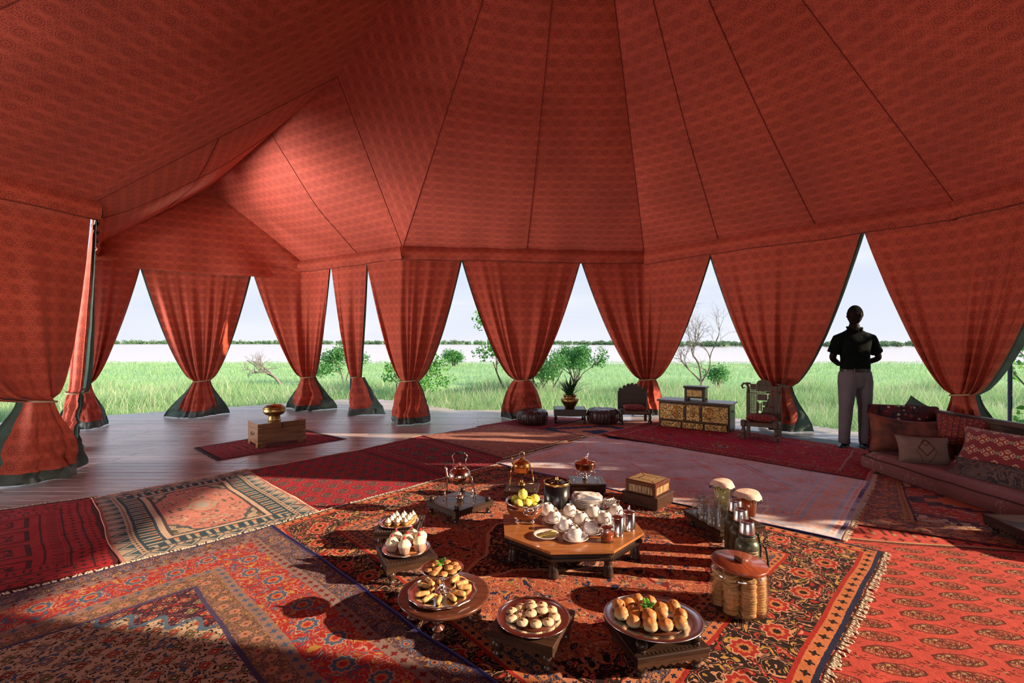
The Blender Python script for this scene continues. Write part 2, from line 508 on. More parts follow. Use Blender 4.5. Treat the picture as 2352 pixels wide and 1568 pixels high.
# gable cloth over the far entrance
def gable():
    A, B = V3(pG1, 2.58), V3(pG2, 2.55)
    ex = (B - A).normalized()
    def top(u):
        a, b = e_(pG1), e_(pG2)
        m = 0.5
        return (a.lerp(APEX, u / m) if u < m else APEX.lerp(b, (u - m) / (1 - m))) + Vector((0, 0, 0.07))
    def P(u, v):
        p = A.lerp(B, u).lerp(top(u), v)
        s_ = 0.03 * math.sin(u * 19 + 1) * (1 - v) + 0.02 * math.sin(u * 11 + v * 6)
        return p + Vector((0.37, -0.93, 0)) * s_ - Vector((0, 0, 0.05 * 4 * u * (1 - u) * (1 - v) * 0.6))
    mb = MB(); mb.grid(P, 60, 24, True, lambda u, v: ((P(u, v) - A).dot(ex), P(u, v).z))
    o = ob('wall_back', mb, M_CURT); o['kind'] = 'structure'; o['label'] = 'triangular gable cloth above the far left curtains'
    mb = MB(); mb.grid(lambda u, v: P(u, v) + Vector((-0.37, 0.93, 0)) * 0.03, 20, 10, True)
    ob('lining', mb, M_LINE, o)
gable()

# hanging valance along the eaves, curled cloth edge
def valance(A, B, seed, drop=0.22, name='valance'):
    A, B = Vector((*A, 0)), Vector((*B, 0))
    ex = (B - A).normalized(); A = A - ex * 0.035; B = B + ex * 0.035; L_ = (B - A).length; nin = Vector((-ex.y, ex.x, 0))
    if nin.dot(Vector((0.3, 3.2, 0)) - A) < 0: nin = -nin
    rr = random.Random(seed)
    f1, f2 = rr.uniform(0, 6), rr.uniform(0, 6)
    def P(u, v, off=0):
        sg = 0.03 * math.sin(u * L_ * 2.3 + f1) + 0.02 * math.sin(u * L_ * 5.1 + f2)
        bulge = 0.05 * math.sin(PI * v) + 0.02 + 0.02 * math.sin(u * L_ * 9 + f1 + v * 3) * v
        z = EZ + 0.015 - v * (drop + 0.25 * sg)
        return A.lerp(B, u) + nin * (bulge + off) + Vector((0, 0, z))
    mb = MB(); mb.grid(lambda u, v: P(u, v), int(14 * L_), 10, True, lambda u, v: (u * L_ + seed, -v * drop - 0.03))
    ob(name, mb, M_CURT, roof)
    mb = MB(); mb.grid(lambda u, v: P(u, v, -0.025), int(8 * L_), 6, True)
    ob('valance_lining', mb, M_LINE, roof)
    mb = MB(); mb.tube([P(k / 30, 1.0) for k in range(31)], 0.008, 6); ob('valance_hem', mb, M_SEAM, roof)
for i, (a_, b_) in enumerate(((pG1, pL), (pG2, pR), (pR, pS), (pS, pT), (pT, pU1), (pU1, pU2), (pU2, pU3), (pU3, pU4), (pU4, pL))):
    valance(a_, b_, i + 1)

# ------------------------------------------------------------------ curtains
def curtain(label, A, B, tie, bot, bw, seed, ztop=VZ + 0.06, tw=0.30, folds=5, group=None, flare=0.0, name='curtain', pw=0.66, ext=0.012, via=None, low='dome', lf=.55):
    rr = random.Random(seed); ph = [rr.uniform(0, 6.28) for _ in range(6)]
    A = Vector((*A, 0)); B = Vector((*B, 0))
    ex = (B - A).normalized(); nin = Vector((-ex.y, ex.x, 0))
    if nin.dot(Vector((0, 0, 0)) - A) < 0: nin = -nin
    pl_ = [A] + ([Vector((*via, 0))] if via else []) + [B]
    ls_ = [(pl_[i + 1] - pl_[i]).length for i in range(len(pl_) - 1)]; W = sum(ls_)
    def along(s):
        q = s * W
        for i, l_ in enumerate(ls_):
            if q <= l_ or i == len(ls_) - 1: return pl_[i].lerp(pl_[i + 1], q / l_)
            q -= l_
    tie = Vector(tie); bot = Vector(bot)
    root = thing(name, label, 'curtain', (bot.x, bot.y, 0), 0, group)
    O = Vector((bot.x, bot.y, 0))
    def fold(s, amp, sharp):
        q = s + 0.10 * math.sin(5.0 * s + ph[3]) + 0.05 * math.sin(11 * s + ph[4])
        a = math.sin(2 * PI * folds * q + ph[0]) * (0.45 + 0.55 * abs(math.sin(3.7 * s + ph[5]))) + 0.35 * math.sin(2 * PI * folds * 2.1 * q + ph[1]) + 0.4 * math.sin(2 * PI * folds * 0.45 * q + ph[2])
        a = math.copysign(abs(a) ** sharp, a)
        return amp * a
    def top_(s, t, off):
        w = (1 - t) ** pw if t < 1 else 0
        p0 = along(s)
        t3 = Vector((tie.x, tie.y, 0)) + ex * (s - .5) * tw
        p = t3.lerp(p0, w)
        k = math.cos((min(max(s, 0), 1) - .5) * PI)
        amp = 0.005 + 0.055 * t ** 2.2 * (1.05 - t) * 3 + 0.028 * t * t
        n_ = fold(s, amp, 0.8) + 0.09 * k * t ** 1.5 + 0.05 * math.sin(PI * t) * math.sin(PI * s) + 0.004 * noise.noise(Vector((s * 9, t * 9, seed)))
        z = ztop + (tie.z - ztop) * t - 0.03 * math.sin(PI * s) * 0
        return p + nin * (n_ + off) + Vector((0, 0, z)) - O
    def low_(s, t, off):
        g = math.sin(PI / 2 * t) ** (0.75 if low == 'dome' else 1.35)
        if off < -.02 and low != 'dome': g *= 1.0 + lf * t
        elif low != 'dome': g *= .85
        wd = tw + (2 * bw - tw) * g
        c = Vector((tie.x, tie.y, 0)).lerp(Vector((bot.x, bot.y, 0)), t)
        k = math.cos((min(max(s, 0), 1) - .5) * PI)
        p = c + ex * (s - .5) * wd * (1 + flare * t * abs(s - .5))
        amp = 0.022 + 0.030 * g
        q_ = s + .10 * math.sin(t * 3 + seed) * t
        cr = 0.11 * noise.noise(Vector((s * 3.2 + seed, t * 2.6 + s * 2, 1))) * g + 0.055 * noise.noise(Vector((s * 7, t * 7 + seed, 5))) * g + 0.02 * noise.noise(Vector((s * 16, t * 19 + seed, 5))) * g
        c = c + ex * (.05 * math.sin(t * 2.6 + seed * 1.7) * g)
        n_ = fold(q_ * 0.55 + .2, amp, 0.9) + (0.09 + bw * 0.55 * g) * k + cr
        if off < -.02 and low != 'dome': n_ = (0.05 + .1 * g) * k - .05 + cr * .5 - .10 * t * abs(s - .5)
        z = tie.z + (0.012 - tie.z) * t
        if t > .8: z += 0.02 * noise.noise(Vector((s * 8, 2, seed))) * (1 - t) * 5
        return p + nin * (n_ + off) + Vector((0, 0, z)) - O
    L1 = ztop - tie.z
    mb = MB(); mb.grid(lambda s, t: top_(s, t, 0), 84, 44, True, lambda s, t: (s * W * 1.08 + seed * .37, -t * L1 + seed * .21))
    zh = 0.11; tt = 1 - zh / tie.z
    mb.grid(lambda s, t: low_(s, t * tt, 0), 70, 24, True, lambda s, t: (s * W * .8 + seed * .37, -L1 - t * tt * tie.z + seed * .21))
    ob('cloth', mb, M_CURT, root)
    mb = MB(); mb.grid(lambda s, t: low_(s, tt + t * (1 - tt), 0.004), 70, 5, True)
    ob('hem', mb, M_HEM, root)
    x0, x1 = (-ext, 1 + ext) if not hasattr(ext, '__len__') else (-ext[0], 1 + ext[1])
    sm = lambda s: x0 + (x1 - x0) * s
    mb = MB(); mb.grid(lambda s, t: top_(sm(s), t, -0.025), 60, 30, True)
    mb.grid(lambda s, t: low_(sm(s), t, -0.03), 50, 18, True)
    ob('lining', mb, M_LINE, root)
    rp = []
    for k in range(25):
        a = 2 * PI * k / 24
        rp.append(Vector((tie.x, tie.y, tie.z)) - O + ex * math.cos(a) * (tw * .5 - .012) + nin * (0.04 + math.sin(a) * 0.105) + Vector((0, 0, 0.012 * math.cos(a))))
    mb = MB(); mb.tube(rp[:-1], 0.010, 6, closed=True)
    ob('tie_cord', mb, M_ROPE, root)
    return root

def side(px, line): return online(px, *line)
gab = ((pG1[0] - .033, pG1[1] + .083), (pG2[0] - .033, pG2[1] + .083)); lr = (pG2, pR); rs_ = (pR, pS); st_ = (pS, pT)
def tiepos(px, py, z): 
    d = F * (CAMZ - z) / (py - 784.0)
    return ((px - 1176) * d / F, d, z)
# left foreground curtain hangs on the left side wall
lw = (pL, pU4)
curtain('large orange red printed curtain nearest the camera at far left', (-4.615, 5.30), (-5.22, 3.35), tiepos(90, 921, 0.78), (-4.62, 4.74, 0), 0.37, 1, ztop=2.72, tw=0.22, folds=4, ext=(0.0, 0.10), low='flare', pw=.42)
curtain('narrow dark red curtain half hidden behind the large left one', (-6.95, 7.2), online(322, *gab), tiepos(193, 880, 0.70), (*at(196, 984)[:2], 0), 0.24, 2, ztop=2.64, tw=0.18, folds=4, ext=0.02, low='flare')
curtain('broad dark red curtain under the middle of the gable', online(324, *gab), online(575, *gab), tiepos(463, 874, 0.64), (*at(452, 956)[:2], 0), 0.33, 3, lf=.8, ztop=2.64, tw=0.26, ext=0.02, low='flare')
curtain('red curtain under the right end of the gable cloth', online(577, *gab), online(757, pG2, pR), tiepos(706, 866, 0.66), (*at(708, 940)[:2], 0), 0.38, 4, via=pG2, ztop=2.74, tw=0.26, ext=0.015, low='flare')
curtain('narrow red curtain just left of the bright corner curtain', online(760, *lr), online(842, *lr), tiepos(821, 866, 0.66), (*at(836, 950)[:2], 0), 0.32, 5, tw=0.22, folds=3, ext=0.02, low='flare')
curtain('bright red corner curtain whose top bends round the eave corner', online(841, *lr), online(1059, *rs_), tiepos(941, 874, 0.70), (*at(942, 970)[:2], 0), 0.31, 6, via=pR, tw=0.28)
curtain('red curtain tied up behind the left leather pouf', online(1061, *rs_), online(1333, *rs_), tiepos(1199, 872, 0.70), (*at(1199, 959)[:2], 0), 0.36, 7, tw=0.26)
curtain('red curtain tied up behind the scalloped low chair', online(1335, *rs_), online(1634, *st_), tiepos(1487, 871, 0.68), (*at(1484, 951)[:2], 0), 0.28, 8, via=pS, tw=0.27)
curtain('red curtain tied up behind the tall pierced chair', online(1630, *st_), online(1980, *st_), (3.93, 7.10, 0.68), (4.08, 7.32, 0), 0.26, 9, lf=1.0, tw=0.28, ext=0.02, low='flare')
curtain('wide red curtain above the sofa at the right edge', online(1982, *st_), (5.02, 4.30), tiepos(2212, 906, 0.76), (4.90, 5.25, 0), 0.27, 10, via=pT, tw=0.20, lf=1.5, folds=6, ext=(0.01, 0.07), low='flare')
# curtains of the sides outside the picture
curtain('red curtain added just beyond the frame at right to narrow the sun', (5.04, 4.42), (5.10, 3.70), (5.10, 4.10, 0.8), (5.12, 4.08, 0), 0.40, 12, tw=0.52, ext=0.0)  # unseen curtain added to narrow the sun opening
curtain('red curtain on the entrance side wall, mostly hidden behind the large left one', (-4.61, 5.33), (-5.75, 6.6), (-5.30, 5.95, 0.72), (-5.34, 5.98, 0), 0.20, 13, tw=0.22, pw=.5)
curtain('red curtain on the right side beyond the frame', (5.30, 1.25), (5.37, 0.1), (5.36, 0.75, 0.8), (5.36, 0.7, 0), 0.30, 11, ext=0.02)
for i, (a_, b_) in enumerate((((5.25, 0.0), (3.5, -3.1)), ((3.2, -3.2), (-3.4, -3.2)), ((-3.7, -3.1), (-5.5, 1.0)))):
    A_, B_ = Vector((*a_, 0)), Vector((*b_, 0))
    n_ = 2 if i != 1 else 3
    for k in range(n_):
        q0 = A_.lerp(B_, k / n_); q1 = A_.lerp(B_, (k + 1) / n_); m_ = q0.lerp(q1, .5)
        curtain('closed red curtain behind the camera', q0[:2], q1[:2], (m_.x, m_.y, 0.5), (m_.x, m_.y, 0), (q1 - q0).length * .5, 20 + i * 4 + k, tw=(q1 - q0).length * 0.92, pw=0.9, group='closed curtains behind the camera')
curtain('red curtain on the left side beyond the frame', (-5.30, 3.0), (-5.60, 1.4), (-5.4, 2.1, 0.8), (-5.4, 2.1, 0), 0.35, 40, ext=0.02)

# poles
for (px, py, zt, lab) in ((2320, 1012, 2.8, 'dark steel tent pole beside the wide right curtain'), (806, 917, 2.6, 'thin dark tent pole between the two narrow gable side curtains'),
                          (713, 936, 2.6, 'thin dark tent pole hidden behind the curtain at the gable end'), (203, 960, 2.6, 'thin dark tent pole behind the narrow curtain at far left')):
    p = at(px, py)
    mb = MB(); mb.lathe([(0.05, 0), (0.05, 0.008), (0.024, 0.012), (0.024, zt)], 14)
    o = ob('tent_pole', mb, M_POLE, None, loc=(p.x, p.y, 0)); tag(o, lab, 'pole')

# ------------------------------------------------------------------ deck
Mp = Mat('deck_boards', 0.42); 
x, y, z = Mp.xyz(Mp.coord('Object'))
oi = Mp.nt.nodes.new('ShaderNodeObjectInfo'); rn = E(Mp.nt, oi.outputs['Random'])
vv = comb(x * 1.2 + rn * 37.0, y * 22.0, z)
n1 = noi(vv, 3.0, 5, 0.6, 0.4)
c_ = pal(n1, [(0.22, 0.155, 0.15), (0.46, 0.38, 0.36), (0.64, 0.59, 0.58)], 'LINEAR', [0.25, 0.5, 0.8])
Mp.color(scale_col(c_, 0.75 + rn * 0.5)); Mp.bump(noi(comb(x * 2.0 + rn * 9.0, y * 60.0), 2.0, 3), 0.35, 0.006)
Mp.b.inputs['Roughness'].default_value = 0.22
M_DECK = Mp.m
Mw = Mat('weathered_deck_boards', 0.6)
x, y, z = Mw.xyz(Mw.coord('Object'))
Mw.color(pal(noi(comb(x * 1.5, y * 14.0), 3.0, 4), [(0.30, 0.29, 0.28), (0.5, 0.49, 0.47)], 'LINEAR', [0.3, 0.7]))
M_DECK2 = Mw.m
deck_poly = [(-9.6, 7.2), (-3.67, 11.4), (-2.6, 11.0), (-0.92, 9.28), (2.15, 9.40), (3.97, 8.4), (4.8, 7.7), (5.9, 6.1), (6.1, -3.6), (-7.0, -3.6), (-9.6, 0.5)]
fl = bpy.data.objects.new('floor', None); COL.objects.link(fl); fl['kind'] = 'structure'; fl['label'] = 'dark polished bamboo board deck'
mb = MB(); mb.prism(deck_poly[::-1], -0.22, -0.03); ob('deck_base', mb, M_POLE, fl)
def span(yv):
    xs = []
    n = len(deck_poly)
    for i in range(n):
        (x0, y0), (x1, y1) = deck_poly[i], deck_poly[(i + 1) % n]
        if (y0 <= yv < y1) or (y1 <= yv < y0): xs.append(x0 + (x1 - x0) * (yv - y0) / (y1 - y0))
    xs.sort(); return xs
rr = random.Random(9)
pw_ = 0.125
yv = -3.55; row = 0
while yv < 11.4:
    w_ = pw_ if yv > 3.5 else 0.5
    xs = span(yv + w_ / 2)
    if len(xs) >= 2:
        x0, x1 = xs[0], xs[-1]
        cuts = [x0]; joints = [-5.0, -2.55, -0.2, 2.2, 4.7] if yv > 3.5 else []
        for j_ in joints:
            jj = j_ + (0.5 if row % 2 else -0.4) + rr.uniform(-.05, .05)
            if x0 + .3 < jj < x1 - .3: cuts.append(jj)
        cuts.append(x1)
        for a_, b_ in zip(cuts, cuts[1:]):
            th = 0.03; dz = rr.uniform(-0.0015, 0.0)
            mb = MB(); mb.box((0, 0, 0), (b_ - a_ - 0.003, w_ - 0.005, th), 0.003)
            ob('plank', mb, M_DECK2 if (a_ > 3.3 and yv > 5.6) else M_DECK, fl, loc=((a_ + b_) / 2, yv + w_ / 2, -th / 2 + dz))
    yv += w_; row += 1
# ================================================================== outdoors
GZ = -0.5
Mg = Mat('meadow_ground', 0.9)
x, y, z = Mg.xyz(Mg.coord('Object'))
g1 = noi(comb(x * 0.5, y * 1.0), 0.35, 5, 0.6); g2 = noi(comb(x, y * 0.6), 9.0, 4)
gc = pal(g1, [(0.19, 0.40, 0.20), (0.29, 0.52, 0.26), (0.44, 0.60, 0.30)], 'LINEAR', [0.3, 0.5, 0.72])
Mg.color(scale_col(gc, 0.65 + g2 * 0.75)); M_GROUND = Mg.m
mb = MB(); mb.grid(lambda u, v: (-160 + 320 * u, -30 + (44.0 + 30 - 8 * u) * v + 2.0 * noise.noise(Vector((u * 20, 0, 0))) * (v > .99), GZ), 60, 20)
o = ob('ground', mb, M_GROUND); o['kind'] = 'structure'
mb = MB()
def farshore(u): return 345 - 190 * min(1, max(0, (u - .32) / .5)) ** 1
mb.grid(lambda u, v: ((-420 + 900 * u), farshore(u) + v * 500 + 6 * math.sin(u * 40), GZ + .05), 80, 4)
o = ob('far_shore', mb, M_GROUND); o['kind'] = 'structure'; o['label'] = 'flat green strip of land across the water'
Ml = Mat('pale_water', 0.18); Ml.color((0.70, 0.67, 0.67)); Ml.b.inputs['Specular IOR Level'].default_value = 0.8
xw, yw, zw = Ml.xyz(Ml.coord('Object')); Ml.bump(noi(comb(xw * .25, yw), 1.2, 3), 0.05, 0.1)
mb = MB(); mb.grid(lambda u, v: (-700 + 1400 * u, 28 + 900 * v, GZ - 0.12), 4, 4, False)
o = ob('water', mb, Ml.m); o['kind'] = 'structure'; o['label'] = 'wide pale lake behind the meadow'

def gmat(name, cols, transl=0.35):
    m = Mat(name, 0.6); oi_ = m.nt.nodes.new('ShaderNodeNewGeometry'); rn_ = E(m.nt, oi_.outputs['Random Per Island'])
    c = pal(rn_, cols, 'LINEAR'); m.color(c)
    t = m.nt.nodes.new('ShaderNodeBsdfTranslucent'); m.nt.links.new(c.s, t.inputs[0])
    mx = m.nt.nodes.new('ShaderNodeMixShader'); mx.inputs[0].default_value = transl
    m.nt.links.new(m.b.outputs[0], mx.inputs[1]); m.nt.links.new(t.outputs[0], mx.inputs[2]); m.nt.links.new(mx.outputs[0], m.nt.nodes['Material Output'].inputs[0])
    return m.m
M_GRASS = gmat('grass_blades', [(0.18, 0.40, 0.17), (0.28, 0.52, 0.25), (0.37, 0.58, 0.24), (0.36, 0.55, 0.36)])
M_SEED = gmat('grass_seed_heads', [(0.55, 0.60, 0.42), (0.62, 0.62, 0.5)])
M_LEAF = gmat('tree_leaves', [(0.07, 0.26, 0.05), (0.13, 0.40, 0.08), (0.22, 0.52, 0.12)])
M_LEAF2 = gmat('shrub_leaves', [(0.06, 0.22, 0.06), (0.10, 0.32, 0.10), (0.16, 0.40, 0.12)])
M_BARK = plain('grey_bark', (0.16, 0.13, 0.12), 0.9, bump=.4, scale=40)
M_DEAD = plain('dead_grey_branch', (0.22, 0.19, 0.19), 0.9, bump=.3, scale=40)
def np_mesh(name, V_, F3, mat, smooth=False):
    me = bpy.data.meshes.new(name)
    me.vertices.add(len(V_)); me.vertices.foreach_set('co', V_.astype(np.float32).ravel())
    nf = len(F3); me.loops.add(nf * 3); me.loops.foreach_set('vertex_index', F3.astype(np.int32).ravel())
    me.polygons.add(nf); me.polygons.foreach_set('loop_start', np.arange(0, nf * 3, 3, dtype=np.int32))
    me.polygons.foreach_set('loop_total', np.full(nf, 3, dtype=np.int32))
    me.materials.append(mat); me.update(calc_edges=True); me.validate()
    o = bpy.data.objects.new(name, me); COL.objects.link(o); return o
def blades(P, h, w, lean, rng):
    n = len(P); a = rng.uniform(0, 2 * np.pi, n); d = np.stack([np.cos(a), np.sin(a), np.zeros(n)], 1)
    b = rng.uniform(0, 2 * np.pi, n); l = np.stack([np.cos(b), np.sin(b), np.zeros(n)], 1) * (lean * h)[:, None]
    up = np.zeros((n, 3)); up[:, 2] = 1
    v0 = P - d * w[:, None]; v1 = P + d * w[:, None]
    mid = P + up * (h * .55)[:, None] + l * .3
    v2 = mid + d * (w * .8)[:, None]; v3 = mid - d * (w * .8)[:, None]
    v4 = P + up * h[:, None] + l
    V_ = np.stack([v0, v1, v2, v3, v4], 1).reshape(-1, 3)
    k = np.arange(n)[:, None] * 5
    F_ = np.concatenate([k + np.array([0, 1, 2]), k + np.array([0, 2, 3]), k + np.array([3, 2, 4])], 1).reshape(-1, 3)
    return V_, F_
rng = np.random.default_rng(3)
dp = np.array(deck_poly)
def inside(P):
    x_, y_ = P[:, 0], P[:, 1]; c = np.zeros(len(P), bool); n = len(dp)
    for i in range(n):
        x0, y0 = dp[i]; x1, y1 = dp[(i + 1) % n]
        cond = ((y0 > y_) != (y1 > y_)) & (x_ < (x1 - x0) * (y_ - y0) / (y1 - y0 + 1e-9) + x0)
        c ^= cond
    return c
def field(N, y0, y1, h0, h1, w, name, mat, label, lean=0.45, pwr=1.0):
    yy = y0 + (y1 - y0) * rng.random(N) ** pwr
    xx = (rng.random(N) * 2 - 1) * (yy * 1.12 + 1.0)
    P = np.stack([xx, yy, np.full(N, GZ)], 1)
    P = P[~inside(P)]
    n = len(P)
    h = rng.uniform(h0, h1, n) * (0.75 + 0.35 * np.sin(P[:, 0] * 1.3 + np.sin(P[:, 1] * .9) * 2) * np.cos(P[:, 1] * .8))
    V_, F_ = blades(P, h, np.full(n, 1.0) * w * (0.5 + P[:, 1] / 22), np.full(n, lean), rng)
    o = np_mesh(name, V_, F_, mat); tag(o, label, 'grass', kind='stuff'); return o
field(150000, 6.2, 17, 0.38, 0.72, 0.0055, 'grass', M_GRASS, 'tall bright green grass just outside the deck', pwr=1.0)
field(110000, 16, 43, 0.10, 0.26, 0.0045, 'grass', M_GRASS, 'lighter green meadow grass stretching to the water', pwr=1.3)
field(5000, 7.5, 16, 0.80, 1.0, 0.005, 'grass_seed_heads', M_SEED, 'pale feathery seed heads standing above the grass', lean=0.3)

# distant trees along the far shore
def leafcloud(cs, rs, n, size, rng, squash=0.8):
    C = []; 
    for c, r_ in zip(cs, rs):
        q = rng.normal(size=(n, 3)); q /= np.linalg.norm(q, axis=1)[:, None]; q *= (rng.random(n) ** .45)[:, None] * r_
        q[:, 2] *= squash; C.append(np.array(c) + q)
    P = np.concatenate(C); m = len(P)
    a = rng.normal(size=(m, 3)); a /= np.linalg.norm(a, axis=1)[:, None]
    b = rng.normal(size=(m, 3)); b = np.cross(a, b); b /= np.linalg.norm(b, axis=1)[:, None]
    s = size * rng.uniform(.6, 1.3, m)
    V_ = np.stack([P - a * s[:, None], P + b * s[:, None] * .55, P + a * s[:, None], P - b * s[:, None] * .55], 1).reshape(-1, 3)
    k = np.arange(m)[:, None] * 4
    F_ = np.concatenate([k + np.array([0, 1, 2]), k + np.array([0, 2, 3])], 1).reshape(-1, 3)
    return V_, F_
cs = []; rs = []
r0 = random.Random(5)
for i in range(620):
    px = r0.uniform(-60, 2420); u_ = 0
    d = 352 - 190 * min(1, max(0, ((px - 1176) / F * 250 + 420) / 900 - .32) / .5) + r0.uniform(0, 30)
    if px > 1450: d = r0.uniform(172, 215)
    r_ = d * r0.uniform(.0035, .0075) * (1.25 if px > 1450 else 1.0)
    cs.append(((px - 1176) * d / F, d, GZ + r_ * .5)); rs.append(r_)
V_, F_ = leafcloud(cs, rs, 150, 0.42, rng, .75)
V_[:, 2] = np.maximum(V_[:, 2], GZ)
o = np_mesh('distant_treeline', V_, F_, gmat('distant_leaves', [(0.10, 0.20, 0.10), (0.16, 0.28, 0.15), (0.2, 0.32, 0.18)], .2)); tag(o, 'dark line of bushes along the far shore of the lake', 'trees', kind='stuff')

def branch(mb, p, d, L_, r_, depth, rr, tips, kink=0.35, spread=0.7):
    pts = [Vector(p)]; rad = [r_]; q = Vector(p); dd = Vector(d).normalized()
    for k in range(4):
        dd = (dd + Vector((rr.uniform(-1, 1), rr.uniform(-1, 1), rr.uniform(-.6, .8))) * kink * .5).normalized()
        q = q + dd * L_ / 4; pts.append(q.copy()); rad.append(r_ * (1 - .14 * (k + 1)))
    mb.tube(pts, rad, 5 if depth > 1 else 4, caps=False)
    if depth <= 0: tips.append(q.copy()); return
    for k in range(rr.choice((2, 3) if depth < 4 else (3, 4))):
        nd = (dd + Vector((rr.uniform(-1, 1), rr.uniform(-1, 1), rr.uniform(-.7, .9))) * spread).normalized()
        s_ = pts[rr.choice((2, 3, 4))]
        branch(mb, s_, nd, L_ * rr.uniform(.6, .85), r_ * .55, depth - 1, rr, tips, kink, spread)
def tree(name, label, p, h, seed, leaf=None, n=50, ls=0.05, cr=0.3, depth=3, lean=(0, 0, 1), kink=.35, spread=.7, stems=1, r0=0.04, cat='tree', barkm=None, sq=.8):
    rr = random.Random(seed); root = thing(name, label, cat, p)
    mb = MB(); tips = []
    for s_ in range(stems):
        d = Vector(lean) + (Vector((rr.uniform(-.5, .5), rr.uniform(-.5, .5), 0)) if stems > 1 else Vector((0, 0, 0)))
        branch(mb, (rr.uniform(-.1, .1) * (stems > 1), rr.uniform(-.1, .1) * (stems > 1), 0), d, h * .45, r0, depth, rr, tips, kink, spread)
    ob('trunk' if stems == 1 else 'stem', mb, barkm or M_BARK, root)
    if leaf:
        V_, F_ = leafcloud([tuple(t) for t in tips], [cr] * len(tips), n, ls, np.random.default_rng(seed), sq)
        o_ = np_mesh('foliage', V_, F_, leaf); o_.parent = root; o_['kind'] = 'stuff'
    return root
g_at = lambda px, d: (( px - 1176) * d / F, d, GZ)
tree('bush', 'round green bush alone at the water edge', g_at(1042, 36), 1.0, 11, M_LEAF2, 90, 0.07, 0.55, 2, stems=5, cat='bush')
tree('acacia_tree', 'feathery green tree with a branch reaching past the curtain left of the pouf', g_at(1172, 15), 3.0, 12, M_LEAF, 120, 0.055, 0.40, 3, lean=(-.50, 0, 1), spread=.75)
tree('shrub', 'slender green shrub behind the brass potted plant', g_at(1322, 20), 1.45, 13, M_LEAF2, 60, 0.05, 0.30, 3, stems=6, spread=.45, cat='bush')
tree('shrub', 'grey stemmed green shrub beside the curtain behind the left pouf', g_at(1245, 15), 1.4, 14, M_LEAF2, 45, 0.045, 0.26, 3, stems=4, spread=.5, cat='bush')
tree('young_tree', 'bright leafy young tree between the two narrow curtains', g_at(905, 12.6), 1.7, 15, M_LEAF, 60, 0.045, 0.26, 3, stems=3, spread=.8)
tree('young_tree', 'small green tree seen through the gap beside the thin pole', g_at(790, 21), 1.7, 16, M_LEAF2, 70, 0.06, 0.36, 3, spread=.8, stems=2)
tree('dead_tree', 'bare grey twisted dead tree lying in the grass on the left', g_at(648, 20), 1.8, 17, None, depth=5, lean=(-1.0, 0, .55), kink=.8, spread=.95, r0=.07, barkm=M_DEAD)
tree('bare_tree', 'leafless thorny tree standing behind the brass clad chest', g_at(1612, 15), 2.6, 18, None, depth=6, lean=(0, 0, 1), kink=.5, spread=.85, r0=.06, barkm=M_DEAD)
tree('bush', 'low green bush behind the leafless tree', g_at(1650, 19), 0.8, 19, M_LEAF2, 50, 0.05, 0.32, 2, stems=4, cat='bush')
tree('leafy_tree', 'close leafy tree outside the right edge opening', (6.85, 6.35, GZ), 2.2, 21, M_LEAF, 30, 0.055, 0.34, 3, spread=.9, r0=.07)
tree('sun_block_shrub', 'unseen leafy shrub added at the right to shade the far rugs', (8.4, 4.85, GZ), 3.0, 31, M_LEAF, 190, 0.08, 0.5, 3, spread=.40, kink=.25, stems=4, cat='bush')  # added out of view to stop sun streaks on the far rugs
tree('leafy_shrub', 'leafy shrub at the right edge behind the steel pole', (6.45, 5.8, GZ), 1.2, 22, M_LEAF, 24, 0.045, 0.3, 3, spread=.9, stems=3, cat='bush')

tree('sun_block_tree', 'unseen tall tree added at the right to shade the far curtains', (12.0, 6.9, GZ), 6.6, 33, M_LEAF, 260, 0.14, 0.9, 3, spread=.42, kink=.2, stems=1, r0=.14)  # added out of view to keep sun off the far curtains and deck
# ================================================================== carpets
RED = (0.42, 0.030, 0.022); DRED = (0.20, 0.012, 0.014); NAVY = (0.020, 0.024, 0.070); ORG = (0.62, 0.20, 0.08)
CREAM = (0.62, 0.50, 0.36); BLACK = (0.025, 0.012, 0.012); PINK = (0.62, 0.20, 0.15); TEAL = (0.045, 0.10, 0.13)
GREEN = (0.07, 0.11, 0.04); GOLD = (0.55, 0.30, 0.07); BLUE = (0.08, 0.13, 0.24); BEIGE = (0.50, 0.36, 0.25); SALM = (0.66, 0.16, 0.11)

def wool_out(M_, col, sc=1.0, wear=None):
    o_ = M_.coord('Object')
    fine = noi(o_, 260.0, 2, 0.7); mid = noi(o_, 2.2, 3)
    # woven knots break the edges of the motifs up a little
    k = 0.50 + fine * 0.52 + mid * 0.30
    if wear: col = mixc(sstep(noi(o_, 3.0, 5, 0.7), 0.32, 0.66) * wear[0], col, wear[1])
    M_.color(scale_col(col, k * sc))
    M_.b.inputs['Specular IOR Level'].default_value = 0.06
    M_.b.inputs['Sheen Weight'].default_value = 0.03
    M_.bump(fine * 0.5 + noi(o_, 40.0, 3) * 0.8 + noi(o_, 6.0, 2) * 3.0, 0.5, 0.006)
def uvof(M_, jitter=0.004):
    uvv = M_.coord('UV'); nt = M_.nt
    n = noi(uvv, 55.0, 1, col=True)
    vm = nt.nodes.new('ShaderNodeVectorMath'); vm.operation = 'MULTIPLY_ADD'
    nt.links.new(n.s, vm.inputs[0]); vm.inputs[1].default_value = (jitter * 2, jitter * 2, 0); nt.links.new(uvv.s, vm.inputs[2])
    return M_.xyz(E(nt, vm.outputs[0]))[:2]
def octo(x, y, r_): return fmax(fmax(fabs(x), fabs(y)), (fabs(x) + fabs(y)) * 0.72) * (1.0 / r_)
def flower(x, y, r_, n=8, deep=.25):
    rr = fsqrt(x * x + y * y); a = mth('ARCTAN2', y, x)
    return rr / (r_ * (1 - deep) + r_ * deep * fcos(a * float(n)))
